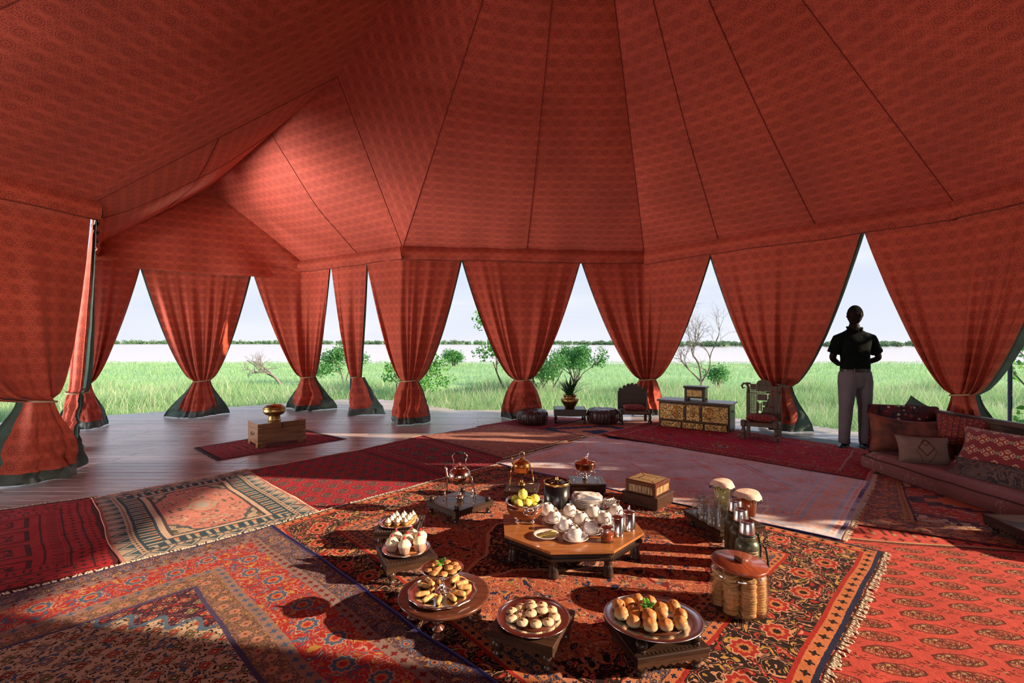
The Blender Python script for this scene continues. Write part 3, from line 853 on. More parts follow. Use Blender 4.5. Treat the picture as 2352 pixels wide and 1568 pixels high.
def edge_e(u, v, W, L):
    a = fmin(u, W - u); b = fmin(v, L - v)
    e = fmin(a, b); al = mixf(a < b, u, v)       # coordinate along the nearest edge
    return e, al
def bands(col, e, al, spec):
    """spec: list of (start, width, kind, ground, c1, c2) ; later entries win inside their band"""
    for (s0, w, kind, g, c1, c2) in spec:
        m = (e > s0) * (e < s0 + w)
        x = e - (s0 + w / 2)
        if kind == 'plain': c = g
        elif kind == 'dots':
            p = w * 1.3; fx = (frac(al / p) - 0.5) * p
            c = mixc(flower(fx, x, w * .36, 4) < 1.0, g, c1)
        elif kind == 'zig':
            t = fabs(frac(al / (w * 1.6)) - 0.5) * 2.0; yy = x / w + 0.5
            c = mixc(near(yy, t, 0.13) , g, c1); c = mixc((yy > t + 0.35) * near(frac(al / (w * 1.6)), 0.5, .5), c, c2)
        elif kind == 'bars':
            t = frac(al / (w * 0.55)); c = mixc(t < 0.5, g, c1)
        elif kind == 'flor':
            p = w * .74; i_ = flo(al / p); fx = (frac(al / p) - 0.5) * p
            alt = (frac(i_ * 0.5) > 0.25)
            ox = (alt - 0.5) * (w * .22)
            fl = flower(fx, x - ox, w * .205, 9, .10)
            rn_ = white(i_, 3.0)
            vec = comb(al, e * 1.0)
            vn = noi(vec, 4.2 / w, 1.8, 0.5, 1.2)
            vine = near(frac(vn * 5.0), 0.5, 0.085)
            blob = vn > 0.62; blob2 = vn < 0.385
            c = mixc(vine, g, c2)
            c = mixc(blob * (1.0 - vine), c, GOLD); c = mixc(blob2 * inv(vine), c, c1)
            c = mixc(fl < 1.15, c, c2); c = mixc(fl < 1.0, c, c1); c = mixc(fl < .62, c, ORG); c = mixc(fl < .34, c, g)
        elif kind == 'key':
            p = w * 0.9; fx = (frac(al / p) - 0.5); yy = x / w
            c = mixc((near(fx, 0.0, 0.30)) * near(yy, 0.0, 0.36), g, c1)
            c = mixc((near(fx, 0.0, 0.12)) * near(yy, -0.05, 0.40), c, g)
            c = mixc((near(fx, 0.26, 0.10)) * near(yy, 0.22, 0.14), c, c2)
        col = mixc(m, col, c)
    return col
def arab(u, v, sc, ground, cols, vine, warp=1.2, k=4.0, seed=0.0):
    n = noi(comb(u, v, seed), sc, 1.6, 0.5, warp)
    c = mixc(n > 0.585, ground, pal(noi(comb(u, v, seed + 7), sc * .9, 0), cols, 'CONSTANT', [0.0] + [0.34 + 0.3 * i / len(cols) for i in range(1, len(cols))]))
    n2 = noi(comb(u, v, seed + 3), sc * 1.9, 1.2, 0.5, 1.0)
    c = mixc(near(frac(n2 * 4.0), 0.5, 0.055), c, cols[0])
    c = mixc(near(frac(n * k), 0.5, 0.065), c, vine)
    d, rc = vor(comb(u, v, seed), sc * 1.6, 0.85)
    c = mixc(d < 0.29, c, cols[0]); c = mixc(d < 0.25, c, vine); c = mixc(d < 0.19, c, pal(rc, cols)); c = mixc(d < 0.07, c, vine)
    return c

def rug_navy_main():          # big orange red carpet in the middle
    M_ = Mat('orange_red_garden_carpet', 0.95); u, v = uvof(M_); W, L = RUGS['main']
    e, al = edge_e(u, v, W, L)
    fu = fabs(u - W / 2); fv = fabs(v - L / 2)
    f = arab(fu, fv, 12.0, (0.50, 0.12, 0.055), [NAVY, ORG, GOLD, TEAL, DRED], (0.70, 0.34, 0.20), 1.4, 5.0)
    f2 = arab(fu, fv, 13.0, BLACK, [RED, GOLD, ORG, TEAL], (0.60, 0.26, 0.17), 1.4, 4.0, 3.0)
    w_ = noi(comb(fu, fv), 1.6, 2) * .5
    f = mixc((fu * 1.0 + fv * .8 + w_) > 1.62, f, f2)
    med = fu * 1.3 + fv + noi(comb(fu, fv, 4), 3.0, 2) * .25
    f = mixc(med < 0.75, f, f2); f = mixc(near(med, .75, .02), f, (0.72, .36, .22))
    c = bands(f, e, al, [(0, .022, 'plain', NAVY, 0, 0), (.022, .058, 'dots', ORG, BLACK, 0), (.08, .02, 'plain', RED, 0, 0), (.10, .30, 'flor', BLACK, RED, (0.66, .32, .2)), (.40, .018, 'plain', RED, 0, 0),
                        (.418, .04, 'dots', ORG, NAVY, 0), (.458, .075, 'flor', NAVY, ORG, (0.55, .28, .18)), (.533, .04, 'dots', (0.62, .25, .14), NAVY, 0)])
    wool_out(M_, c, 1.0); return M_.m
def rug_herati():             # front left
    M_ = Mat('dense_medallion_carpet', 0.95); u, v = uvof(M_); W, L = RUGS['front']
    e, al = edge_e(u, v, W, L)
    fu = u - W / 2; fv = v - L / 2; au, av = fabs(fu), fabs(fv)
    p, q = 0.105, 0.07
    row = flo(fv / q); xx = (frac(fu / p + row * 0.5) - 0.5) * p; yy = (frac(fv / q) - .5) * q
    fl = flower(xx, yy * 1.2, 0.030, 4, .2); rn_ = white(flo(fu / p + row * .5), row)
    vn = noi(comb(u, v), 34.0, 1.5, .5, .6)
    fld = mixc(near(frac(vn * 4), .5, .12), (0.66, 0.48, 0.33), BLACK)
    fld = mixc(vn > .62, fld, BLUE)
    def flowers(c):
        c = mixc(fl < 1.25, c, BLACK); c = mixc(fl < 1.05, c, (0.62, .30, .17)); c = mixc(fl < .78, c, pal(rn_, [RED, BLUE, DRED, GREEN])); c = mixc(fl < .3, c, CREAM); return c
    fld = flowers(fld)
    dark = mixc(near(frac(vn * 4), .5, .13), (0.055, 0.018, 0.045), (0.30, .10, .09)); dark = mixc(vn > .6, dark, RED); dark = flowers(dark)
    a_ = mth('ARCTAN2', av / (L / 2), au / (W / 2))
    sp = (au / (W / 2 - .62)) * 0.85 + (av / (L / 2 - .62)) * 0.85 + 0.05 * fsin((au - av) * 26.0)
    med = fsqrt(au * au * 1.0 + av * av * 1.0 ) + 0.06 * fabs(fsin(mth('ARCTAN2', fv, fu) * 8.0))
    f = mixc(sp > 1.32, fld, dark); f = mixc(near(sp, 1.32, .018), f, (.10, .17, .26))
    f = mixc(med < .62, f, dark); f = mixc(near(med, .62, .02), f, (.07, .13, .22)); f = mixc(near(med, .45, .008), f, (.6, .25, .17))
    c = bands(f, e, al, [(0, .02, 'plain', (0.045, 0.035, 0.15), 0, 0), (.018, .127, 'flor', (0.10, 0.04, 0.06), BLUE, (0.42, .26, .22)), (.145, .05, 'dots', (0.30, .20, .18), DRED, 0),
                        (.195, .25, 'flor', (0.46, 0.03, 0.025), BLUE, (0.55, .34, .26)), (.445, .05, 'dots', (0.34, .20, .16), BLUE, 0), (.495, .11, 'flor', (0.17, 0.08, 0.06), (0.55, .25, .18), (0.40, .28, .22)), (.605, .02, 'plain', (.08, .06, .15), 0, 0)])
    wool_out(M_, c, 0.98); return M_.m
def rug_bokhara(key, ground, dark, light, gu, gv, border=.28, sub=True, sc=1.0, name='bokhara', wear=None, detail=True):
    M_ = Mat(name, 0.95); u, v = uvof(M_); W, L = RUGS[key]
    e, al = edge_e(u, v, W, L)
    x = (frac(u / gu) - .5) * gu; y = (frac(v / gv) - .5) * gv
    o_ = octo(x, y * (gu / gv) , min(gu, gu) * .36)
    vn = noi(comb(x, y, 1), 55.0 / (gu / .2), 1.5, .5, .4); ln = near(frac(vn * 5), .5, .13)
    q = fmax((x > 0) * (y > 0), (x < 0) * (y < 0))
    ins = mixc(ln, mixc(q, dark, tuple(a * .55 + b * .45 for a, b in zip(dark, ground))), light)
    c = mixc(noi(comb(u, v), 3.0, 3) > .5, ground, tuple(g * .9 for g in ground))
    if sub:
        x2 = (frac(u / gu + .5) - .5) * gu; y2 = (frac(v / gv + .5) - .5) * gv
        s_ = flower(x2, y2 * (gu / gv), gu * .24, 8, .45); c = mixc((s_ < 1.0) * (noi(comb(x2, y2), 60.0, 1) > .47), c, dark)
        c = mixc(s_ < .18, c, light)
    c = mixc(o_ < 1.0, c, dark); c = mixc(o_ < .88, c, ins); c = mixc(near(o_, .42, .05), c, dark); c = mixc(near(x, 0.0, gu * .012) * (o_ < .9), c, dark)
    if border > 0:
        b = border
        c = bands(c, e, al, [(0, b * .12, 'plain', dark, 0, 0), (b * .12, b * .2, 'dots', ground, dark, 0), (b * .32, b * .36, 'key', ground, dark, light), (b * .68, b * .2, 'dots', ground, dark, 0), (b * .88, b * .05, 'plain', light, 0, 0), (b * .93, b * .07, 'plain', dark, 0, 0)])
    wool_out(M_, c, sc, wear); return M_.m
def rug_pale():
    M_ = Mat('faded_blue_rose_carpet', 0.95); u, v = uvof(M_); W, L = RUGS['pale']
    e, al = edge_e(u, v, W, L); fu, fv = fabs(u - W / 2), fabs(v - L / 2)
    f = arab(fu, fv, 9.0, (0.36, 0.32, 0.36), [(0.5, .20, .16), (.30, .34, .42), (.45, .36, .34), (.44, .22, .2)], (0.52, .42, .40), 1.0, 5.0)
    d = fu * .9 + fv * .9
    f = mixc(near(d, 0.95, .018), f, (.44, .14, .14)); f = mixc(near(d, 1.02, .015), f, (.15, .18, .3))
    f = mixc(near(d, .45, .025), f, (.44, .12, .10))
    c = bands(f, e, al, [(0, .03, 'plain', (0.03, .02, .10), 0, 0), (.03, .05, 'dots', (0.55, .36, .30), RED, 0), (.08, .03, 'plain', (.28, .33, .42), 0, 0), (.11, .17, 'flor', (0.52, .22, .15), (.30, .30, .34), (0.60, .46, .40)), (.28, .03, 'plain', (.28, .33, .42), 0, 0), (.31, .05, 'dots', (0.58, .30, .22), (.2, .2, .3), 0), (.36, .02, 'plain', (.3, .34, .42), 0, 0)])
    wool_out(M_, c, 1.9, (0.72, (0.48, 0.52, 0.60))); return M_.m
def rug_heriz():
    M_ = Mat('red_cream_medallion_carpet', 0.95); u, v = uvof(M_, .008); W, L = RUGS['heriz']
    e, al = edge_e(u, v, W, L); fu, fv = fabs(u - W / 2), fabs(v - L / 2)
    q = .055; su = flo(fu / q) * q; sv = flo(fv / q) * q
    d = su * .8 + sv * 1.5
    f = arab(fu, fv, 8.0, (0.50, .10, .07), [NAVY, ORG, CREAM, BLUE], (.6, .42, .3), .8, 4.0)
    cream = arab(fu, fv, 9.0, (0.66, .50, .38), [NAVY, RED, ORG], (.12, .05, .05), .8, 4.0)
    red = arab(fu, fv, 10.0, (0.52, .06, .04), [NAVY, ORG, BLUE, CREAM], (.6, .32, .22), .5, 4.0)
    f = mixc(d < 1.55, f, cream); f = mixc(near(d, 1.55, .06), f, (.10, .04, .06)); f = mixc(d < 1.0, f, red); f = mixc(near(d, 1.0, .06), f, (.08, .04, .07)); f = mixc(d < .45, f, (.05, .04, .09)); f = mixc(d < .3, f, ORG)
    c = bands(f, e, al, [(0, .03, 'plain', DRED, 0, 0), (.03, .05, 'dots', ORG, NAVY, 0), (.08, .22, 'flor', (0.12, .05, .08), ORG, (.6, .4, .3)), (.30, .05, 'dots', (.45, .25, .10), DRED, 0), (.35, .015, 'plain', NAVY, 0, 0)])
    wool_out(M_, c, 1.05, (.25, (.55, .32, .27))); return M_.m
def rug_kilim():              # magenta red runner at the chairs
    M_ = Mat('crimson_patchwork_runner', 0.95); u, v = uvof(M_); W, L = RUGS['runner']
    e, al = edge_e(u, v, W, L)
    p = .95; x = fabs(frac(v / p) - .5) * p; y = fabs(u - W / 2)
    d = x * 1.3 + y
    f = arab(u, v, 10.0, (0.50, .02, .045), [DRED, ORG, (.28, .03, .16), NAVY], (.55, .16, .12), .6, 4.0)
    f = mixc((d > .52) * (d < .70), f, (0.52, .008, .035)); f = mixc(near(d, .52, .012), f, (.30, .06, .30)); f = mixc(near(d, .70, .012), f, (.25, .05, .25))
    o_ = octo(fabs(frac(v / p) - .5) * p - 0.0, (u - W / 2), .10); f = mixc(o_ < 1.0, f, (.6, .35, .32)); f = mixc(o_ < .8, f, DRED); f = mixc(o_ < .35, f, (.6, .4, .35))
    st = near(e, .22, .011); rope = frac(al * 22.0 + e * 30.0) < .5
    f = mixc(st, f, DRED); f = mixc(st * rope, f, (.70, .50, .42))
    f = mixc((e < .205), f, arab(u, v, 12.0, (.42, .02, .035), [DRED, ORG, (.2, .05, .15)], (.5, .18, .1), .5, 4.0, 2.0))
    wool_out(M_, f, 1.0); return M_.m
def rug_rose():               # pink and beige with blue key border, left
    M_ = Mat('rose_carpet_blue_key_border', 0.95); u, v = uvof(M_); W, L = RUGS['rose']
    e, al = edge_e(u, v, W, L); fu, fv = fabs(u - W / 2), fabs(v - L / 2)
    f = arab(fu, fv, 9.0, (0.64, .24, .19), [BEIGE, TEAL, CREAM, (.5, .12, .1)], (.20, .09, .08), 1.0, 5.0)
    d = fu / (W * .32) + fv / (L * .32) + noi(comb(fu, fv), 9.0, 1) * .3
    f2 = arab(fu, fv, 11.0, (.50, .38, .27), [TEAL, ORG, GREEN], (.12, .08, .08), .8, 4.0, 4.0)
    f = mixc(d > 1.45, f, f2); f = mixc(near(d, 1.45, .035), f, (.08, .10, .12)); f = mixc(near(d, .42, .05), f, (.45, .36, .26)); f = mixc(d < .30, f, (.44, .40, .34))
    c = bands(f, e, al, [(0, .02, 'plain', (.5, .22, .18), 0, 0), (.02, .09, 'zig', (.50, .40, .30), (.10, .15, .20), TEAL), (.11, .035, 'dots', BEIGE, NAVY, 0), (.145, .13, 'key', (.035, .07, .10), (.46, .40, .30), ORG), (.275, .035, 'plain', (.60, .44, .33), 0, 0), (.31, .02, 'plain', (.08, .06, .07), 0, 0)])
    wool_out(M_, c, 1.12); return M_.m
def rug_turk(key, name, ground, dark, accent, sc=1.0):    # plain red with printed frames
    M_ = Mat(name, 0.95); u, v = uvof(M_); W, L = RUGS[key]
    e, al = edge_e(u, v, W, L)
    x = (frac(u / .34) - .5) * .34; y = (frac(v / .52) - .5) * .52
    b = fmax(fabs(x) / .13, fabs(y) / .19)
    vn = noi(comb(u, v), 40.0, 2); f = mixc(vn > .58, ground, accent)
    f = mixc(near(b, .95, .07), f, dark); f = mixc(near(b, .5, .1) * (vn > .45), f, dark); f = mixc((fmax(fabs(x), fabs(y)) < .03) , f, dark)
    c = bands(f, e, al, [(0, .04, 'plain', dark, 0, 0), (.05, .05, 'dots', ground, dark, 0), (.115, .012, 'plain', dark, 0, 0), (.14, .06, 'dots', ground, dark, 0), (.215, .012, 'plain', dark, 0, 0), (.24, .08, 'key', ground, dark, accent), (.335, .012, 'plain', dark, 0, 0)])
    wool_out(M_, c, sc); return M_.m
def rug_orange():
    M_ = Mat('orange_kilim_blue_medallion', 0.95); u, v = uvof(M_, .01); W, L = RUGS['orange']
    e, al = edge_e(u, v, W, L); fu, fv = fabs(u - W / 2), fabs(v - L / 2)
    q = .06; d = flo(fu / q) * q * .75 + flo(fv / q) * q * 1.2
    f = mixc(noi(comb(u, v), 6.0, 2) > .52, (0.62, .20, .12), (.50, .15, .10))
    f = mixc((d > .48) * (d < .70), f, (.03, .05, .13)); f = mixc(d < .40, f, (.60, .26, .17)); f = mixc(d < .16, f, (.03, .05, .13))
    c = bands(f, e, al, [(0, .06, 'plain', DRED, 0, 0), (.06, .14, 'flor', (.10, .05, .07), ORG, (.55, .4, .3))])
    wool_out(M_, c, 1.05); return M_.m
def rug_brown():
    M_ = Mat('pinkish_brown_carpet', 0.95); u, v = uvof(M_); W, L = RUGS['brown']
    e, al = edge_e(u, v, W, L)
    f = arab(u, v, 11.0, (0.42, .17, .12), [(.30, .12, .09), (.5, .25, .18), BEIGE], (.48, .26, .2), .6, 4.0)
    c = bands(f, e, al, [(0, .03, 'plain', (.06, .02, .03), 0, 0), (.06, .1, 'dots', (.34, .10, .08), (.45, .28, .22), 0)])
    wool_out(M_, c, 1.05, (.4, (.45, .22, .17))); return M_.m

# corner order: P0 (u0 v0), P1 (u1 v0), P2 (u1 v1), P3 (u0 v1)
def P2(px, py): p = at(px, py); return (p.x, p.y)
def ext2(a, b, c):  # fourth corner of a parallelogram a-b-c
    return (a[0] + c[0] - b[0], a[1] + c[1] - b[1])
RQ = {
    'bokh_right': [(-0.65, 0.62), (4.5, -0.3), (5.0, 3.1), (1.0, 3.95)],
    'heriz': [P2(1945, 1206), (4.35, 2.55), (4.95, 5.0), P2(2008, 1093)],
    'orange': [P2(1175, 1012), P2(1520, 1052), P2(1560, 968), P2(1265, 962)],
    'bokh_small': [P2(1095, 980), P2(1192, 1000), P2(1345, 962), P2(1235, 956)],
    'brown': [P2(970, 1003), P2(1153, 1054), P2(1345, 1002), P2(1150, 975)],
    'dred2': [P2(824, 1036), P2(1028, 1098), P2(1170, 1058), P2(970, 1002)],
    'dred1': [P2(570, 1082), P2(742, 1180), P2(1040, 1094), P2(822, 1035)],
    'rose': [P2(214, 1146), P2(282, 1300), P2(745, 1186), P2(567, 1080)],
    'red': [(-5.2, 3.04), (-3.75, 1.78), P2(283, 1306), P2(220, 1143)],
    'main': [P2(618, 1212), (0.28, 0.92), P2(2025, 1272), P2(1160, 1064)],
    'front': [(-3.9, 1.2), P2(625, 1213), (0.74, 1.12), (-1.5, -1.1)],
    'pale': [P2(1140, 1068), P2(1932, 1247), P2(2008, 1093), P2(1365, 1004)],
    'runner': [P2(1383, 1001), P2(1988, 1108), P2(2012, 1040), P2(1525, 966)],
    'trunkrug': [P2(450, 1028), P2(506, 1057), P2(790, 1009), P2(695, 988)],
}
# fix corners that must close as rectangles
m0, m2, m3 = RQ['main'][0], RQ['main'][2], RQ['main'][3]
def dims(q):
    a, b, c, d = [Vector((*p, 0)) for p in q]
    return (((b - a).length + (c - d).length) / 2, ((d - a).length + (c - b).length) / 2)
RUGS = {k: dims(q) for k, q in RQ.items()}
M_FRINGE = plain('cream_wool_fringe', (0.66, 0.56, 0.43), 0.95, bump=.4, scale=300)
M_FRINGED = plain('dark_wool_fringe', (0.06, 0.04, 0.045), 0.95, bump=.4, scale=300)
M_BIND = plain('purple_edge_binding', (0.04, 0.03, 0.16), 0.9, bump=.3, scale=200)
M_BINDR = plain('dark_red_edge_binding', (0.07, 0.012, 0.02), 0.9, bump=.3, scale=200)

def rug(key, label, mat, z, fringes=(), binds=(), seed=0, wav=0.012, th=0.0045, ripple=0.003, fmat=None, bmat=None, flen=0.042):
    q = [Vector((*p, 0)) for p in RQ[key]]; W, L = RUGS[key]
    c0 = sum(q, Vector()) / 4
    def P(u, v, dz=0.0):
        p = q[0].lerp(q[1], u).lerp(q[3].lerp(q[2], u), v)
        n = noise.noise(Vector((p.x * 1.1, p.y * 1.1, seed))) * wav * 2.2 + noise.noise(Vector((p.x * 3.1, p.y * 3.1, seed + 4))) * wav
        m = noise.noise(Vector((p.x * 1.3 + 9, p.y * 1.3, seed))) * wav * 2.2 + noise.noise(Vector((p.x * 3.3, p.y * 3.3 + 5, seed + 4))) * wav
        r_ = ripple * (1 + noise.noise(Vector((p.x * 1.7, p.y * 5.0, seed + 2))) * 1.0) * (0.5 + 0.5 * noise.noise(Vector((p.x * 4.5, p.y * 11.0, seed))))
        return p + Vector((n, m, z + max(0, r_) + dz)) - c0
    root = thing('rug', label, 'rug', (c0.x, c0.y, 0))
    nu = max(12, min(90, int(W * 26))); nv = max(12, min(90, int(L * 26)))
    mb = MB(); mb.grid(lambda u, v: P(u, v), nu, nv, True, lambda u, v: (u * W, v * L))
    # rim
    rim = [(i / nu, 0) for i in range(nu)] + [(1, j / nv) for j in range(nv)] + [(1 - i / nu, 1) for i in range(nu)] + [(0, 1 - j / nv) for j in range(nv)]
    vs = [P(u, v) for u, v in rim] + [P(u, v, -th) for u, v in rim]; n = len(rim)
    mb.add(vs, [(i + n, (i + 1) % n + n, (i + 1) % n, i) for i in range(n)], False, [(u * W, v * L) for u, v in rim] * 2)
    ob('pile', mb, mat, root)
    sides = {'a': lambda t: (t, 0, 0, -1), 'b': lambda t: (1, t, 1, 0), 'c': lambda t: (t, 1, 0, 1), 'd': lambda t: (0, t, -1, 0)}
    for s_ in fringes:
        mb = MB(); r_ = random.Random(seed + ord(s_)); Ls = W if s_ in 'ac' else L; nn = int(Ls / 0.012)
        for k in range(nn):
            t = (k + r_.random()) / nn; u, v, du, dv = sides[s_](t)
            p = P(u, v, -th * .5)
            o_ = P(u, v) - P(u - du * .02, v - dv * .02); o_.z = 0; o_.normalize(); sdv = Vector((-o_.y, o_.x, 0))
            l_ = flen * r_.uniform(.6, 1.15); sw = r_.uniform(-.5, .5) * l_
            e1 = p + o_ * l_ * .5 + sdv * sw * .4 + Vector((0, 0, .003)); e2 = p + o_ * l_ + sdv * sw - Vector((0, 0, .003 + 0.0))
            w_ = .0062; a_ = sdv * w_
            mb.add([p - a_, p + a_, e1 + a_, e1 - a_, e2 + a_ * .7, e2 - a_ * .7, (p + e1) * .5 + Vector((0, 0, .005)), (e1 + e2) * .5 + Vector((0, 0, .005))],
                   [(0, 1, 6), (1, 2, 6), (2, 3, 6), (3, 0, 6), (3, 2, 7), (2, 4, 7), (4, 5, 7), (5, 3, 7)])
        ob('fringe', mb, fmat or M_FRINGE, root, kind='stuff')
    for s_ in binds:
        pts = []
        for k in range(61):
            u, v, du, dv = sides[s_](k / 60); pts.append(P(u, v, -.001))
        mb = MB(); mb.tube(pts, .0055, 6); ob('binding', mb, bmat or M_BIND, root)
    return root

rug('bokh_right', 'bright red carpet with rows of dark octagons at the bottom right', rug_bokhara('bokh_right', (0.66, 0.095, 0.070), (0.15, 0.025, 0.02), (0.56, .34, .18), 0.265, .120, .42, name='red_octagon_carpet'), 0.0050, seed=1)
rug('heriz', 'red and cream medallion carpet in front of the sofa', rug_heriz(), 0.0109, (), 'ad', 2, bmat=M_BINDR, th=.005)
rug('orange', 'orange kilim with a dark blue medallion by the poufs', rug_orange(), 0.0042, 'ab', (), 3)
rug('bokh_small', 'small crimson rug lying under the left leather pouf', rug_bokhara('bokh_small', (0.42, .025, .04), (.07, .01, .03), (.5, .3, .28), .16, .13, .14, name='small_crimson_rug'), 0.0084, 'a', 'b', 4, bmat=M_BINDR)
rug('red', 'plain bright red carpet with dark frames at the left edge', rug_turk('red', 'bright_red_frame_carpet', (0.46, .012, .022), (.10, .006, .012), (.36, .02, .02)), 0.0042, 'd', (), 5, ripple=0.0084)
rug('dred1', 'crimson carpet with small dark octagons left of the kettle', rug_bokhara('dred1', (0.44, .016, .032), (.06, .008, .02), (.48, .26, .22), .21, .15, .0, name='crimson_octagon_carpet'), 0.0042, 'ad', (), 6, ripple=0.0056)
rug('rose', 'rose pink carpet with beige and blue key borders', rug_rose(), 0.0084, 'd', 'a', 7, ripple=0.0042, bmat=plain('rose_binding', (.5, .2, .15), .9))
rug('dred2', 'dark crimson carpet with star medallions behind the kettle', rug_bokhara('dred2', (0.36, .014, .035), (.05, .010, .03), (.50, .28, .18), .30, .26, .20, name='dark_crimson_star_carpet'), 0.0084, 'd', 'a', 8, ripple=0.0056, bmat=M_BINDR)
rug('brown', 'faded pinkish brown carpet beside the bare deck', rug_brown(), 0.0126, 'b', 'a', 9, ripple=0.0056, bmat=M_BINDR)
rug('main', 'large orange red carpet under the tea tables', rug_navy_main(), 0.0126, 'bd', (), 10)
rug('pale', 'faded blue and rose carpet behind the wooden boxes', rug_pale(), 0.0176, 'bd', 'a', 11, ripple=0.0042)
rug('front', 'beige and navy dense medallion carpet at the front left', rug_herati(), 0.0185, 'a', 'b', 12, ripple=0.0042, th=.005)
rug('runner', 'crimson patchwork runner in front of the brass clad chest', rug_kilim(), 0.0227, 'bd', 'a', 13, ripple=0.0070, bmat=M_BINDR, fmat=plain('pink_fringe', (.5, .2, .2), .9))
rug('trunkrug', 'small crimson rug under the wooden trunk', rug_turk('trunkrug', 'small_dark_crimson_rug', (0.36, .02, .035), (.06, .012, .03), (.45, .08, .06)), 0.0042, 'ac', (), 14, fmat=M_FRINGED, wav=.005)
# canvas ground sheet at the open side
gs = [P2(1685, 998), P2(1890, 1020), P2(2035, 1047), P2(2050, 1030), P2(1905, 1010), P2(1690, 985)]
mb = MB(); mb.prism([p for p in gs], 0.001, 0.006)
o = ob('ground_sheet', mb, plain('grey_green_ground_canvas', (.10, .14, .14), .8, scale=8, bump=.2)); tag(o, 'grey green canvas ground sheet at the man\'s feet', 'canvas sheet')
# ================================================================== tea tables, vessels, food
BZ = 0.0175      # top of the main carpet
M_DKW = wood('dark_carved_wood', (0.018, 0.010, 0.008), (0.060, 0.030, 0.020), 0.33, 9, 0)
M_BRW = wood('brown_carved_wood', (0.030, 0.014, 0.009), (0.092, 0.044, 0.026), 0.34, 9, 0)
M_TOP = wood('orange_teak_top', (0.30, 0.095, 0.028), (0.50, 0.20, 0.065), 0.28, 6, 0, 0.3, 0.03)
M_MAH = wood('mahogany', (0.075, 0.024, 0.014), (0.17, 0.055, 0.030), 0.22, 6, 0, 0.4, 0.02)
M_LID = wood('red_brown_lid_wood', (0.16, 0.030, 0.014), (0.38, 0.085, 0.035), 0.25, 5, 1, 0.4, 0.02)
M_SIL = plain('polished_silver', (0.80, 0.76, 0.73), 0.14, 1.0, var=.06, scale=20)
M_STEEL = plain('brushed_steel', (0.62, 0.60, 0.60), 0.24, 1.0, var=.06, scale=60)
M_BRASS = plain('polished_brass', (0.72, 0.45, 0.16), 0.22, 1.0, var=.15, scale=30, bump=.05)
M_BRASSD = plain('aged_brass', (0.42, 0.27, 0.10), 0.35, 1.0, var=.3, scale=24, bump=.15)
M_COP = plain('polished_copper', (0.78, 0.42, 0.26), 0.18, 1.0, var=.08, scale=30)
M_KET = plain('rosy_plated_metal', (0.74, 0.56, 0.46), 0.14, 1.0, var=.08, scale=12)
M_WHITE = plain('white_glazed_china', (0.82, 0.76, 0.72), 0.18, 0.0, var=.02, scale=5)
M_BLACK = plain('black_horn', (0.012, 0.010, 0.012), 0.22, var=.3, scale=8)
M_BLACKF = Mat('ribbed_black_ebony', 0.25)
x, y, z = M_BLACKF.xyz(M_BLACKF.coord()); M_BLACKF.color(mixc(noi(comb(x * 60.0, y * 60.0, z * 2.0), 1.0, 2) > .62, (0.012, .010, .012), (.07, .055, .05))); M_BLACKF = M_BLACKF.m
M_HORN = plain('brown_glazed_bowl', (0.21, 0.055, 0.020), 0.34, var=.3, scale=7)
M_GLASS = thin_glass('clear_glass')
M_PASTRY = plain('golden_pastry', (0.68, 0.37, 0.13), 0.6, var=.35, scale=60, bump=.3)
M_CREAM = plain('cream_icing', (0.86, 0.76, 0.54), 0.6, var=.05, scale=50, bump=.35)
M_MERI = plain('toasted_meringue', (0.85, 0.76, 0.62), 0.55, var=.12, scale=60, bump=.1)
M_JAM = plain('dark_jam', (0.10, 0.02, 0.015), 0.3)
M_COOK = plain('pale_shortbread', (0.74, 0.55, 0.34), 0.75, var=.10, scale=90, bump=.3)
M_ALM = plain('brown_almond', (0.22, 0.08, 0.035), 0.5, bump=.3, scale=200)
M_BISC = plain('golden_biscuit', (0.66, 0.38, 0.15), 0.8, var=.22, scale=60, bump=.3)
M_LEM = plain('lemon_skin', (0.90, 0.74, 0.14), 0.38, var=.12, scale=8, bump=.2, bscale=140, c2=(0.70, 0.72, 0.13))
M_LIME = plain('green_lemon_skin', (0.62, 0.66, 0.10), 0.38, var=.15, scale=8, bump=.25, bscale=140)
M_GREEN = plain('fresh_herb', (0.10, 0.32, 0.03), 0.5, var=.3, scale=60)
M_RASP = plain('raspberry_red', (0.62, 0.02, 0.05), 0.45, bump=.5, scale=300)
M_PAPER = plain('pleated_paper_case', (0.50, 0.27, 0.20), 0.75, var=.1, scale=50)
M_LINEN = plain('white_linen', (0.75, 0.70, 0.70), 0.85, var=.05, scale=30, bump=.3)

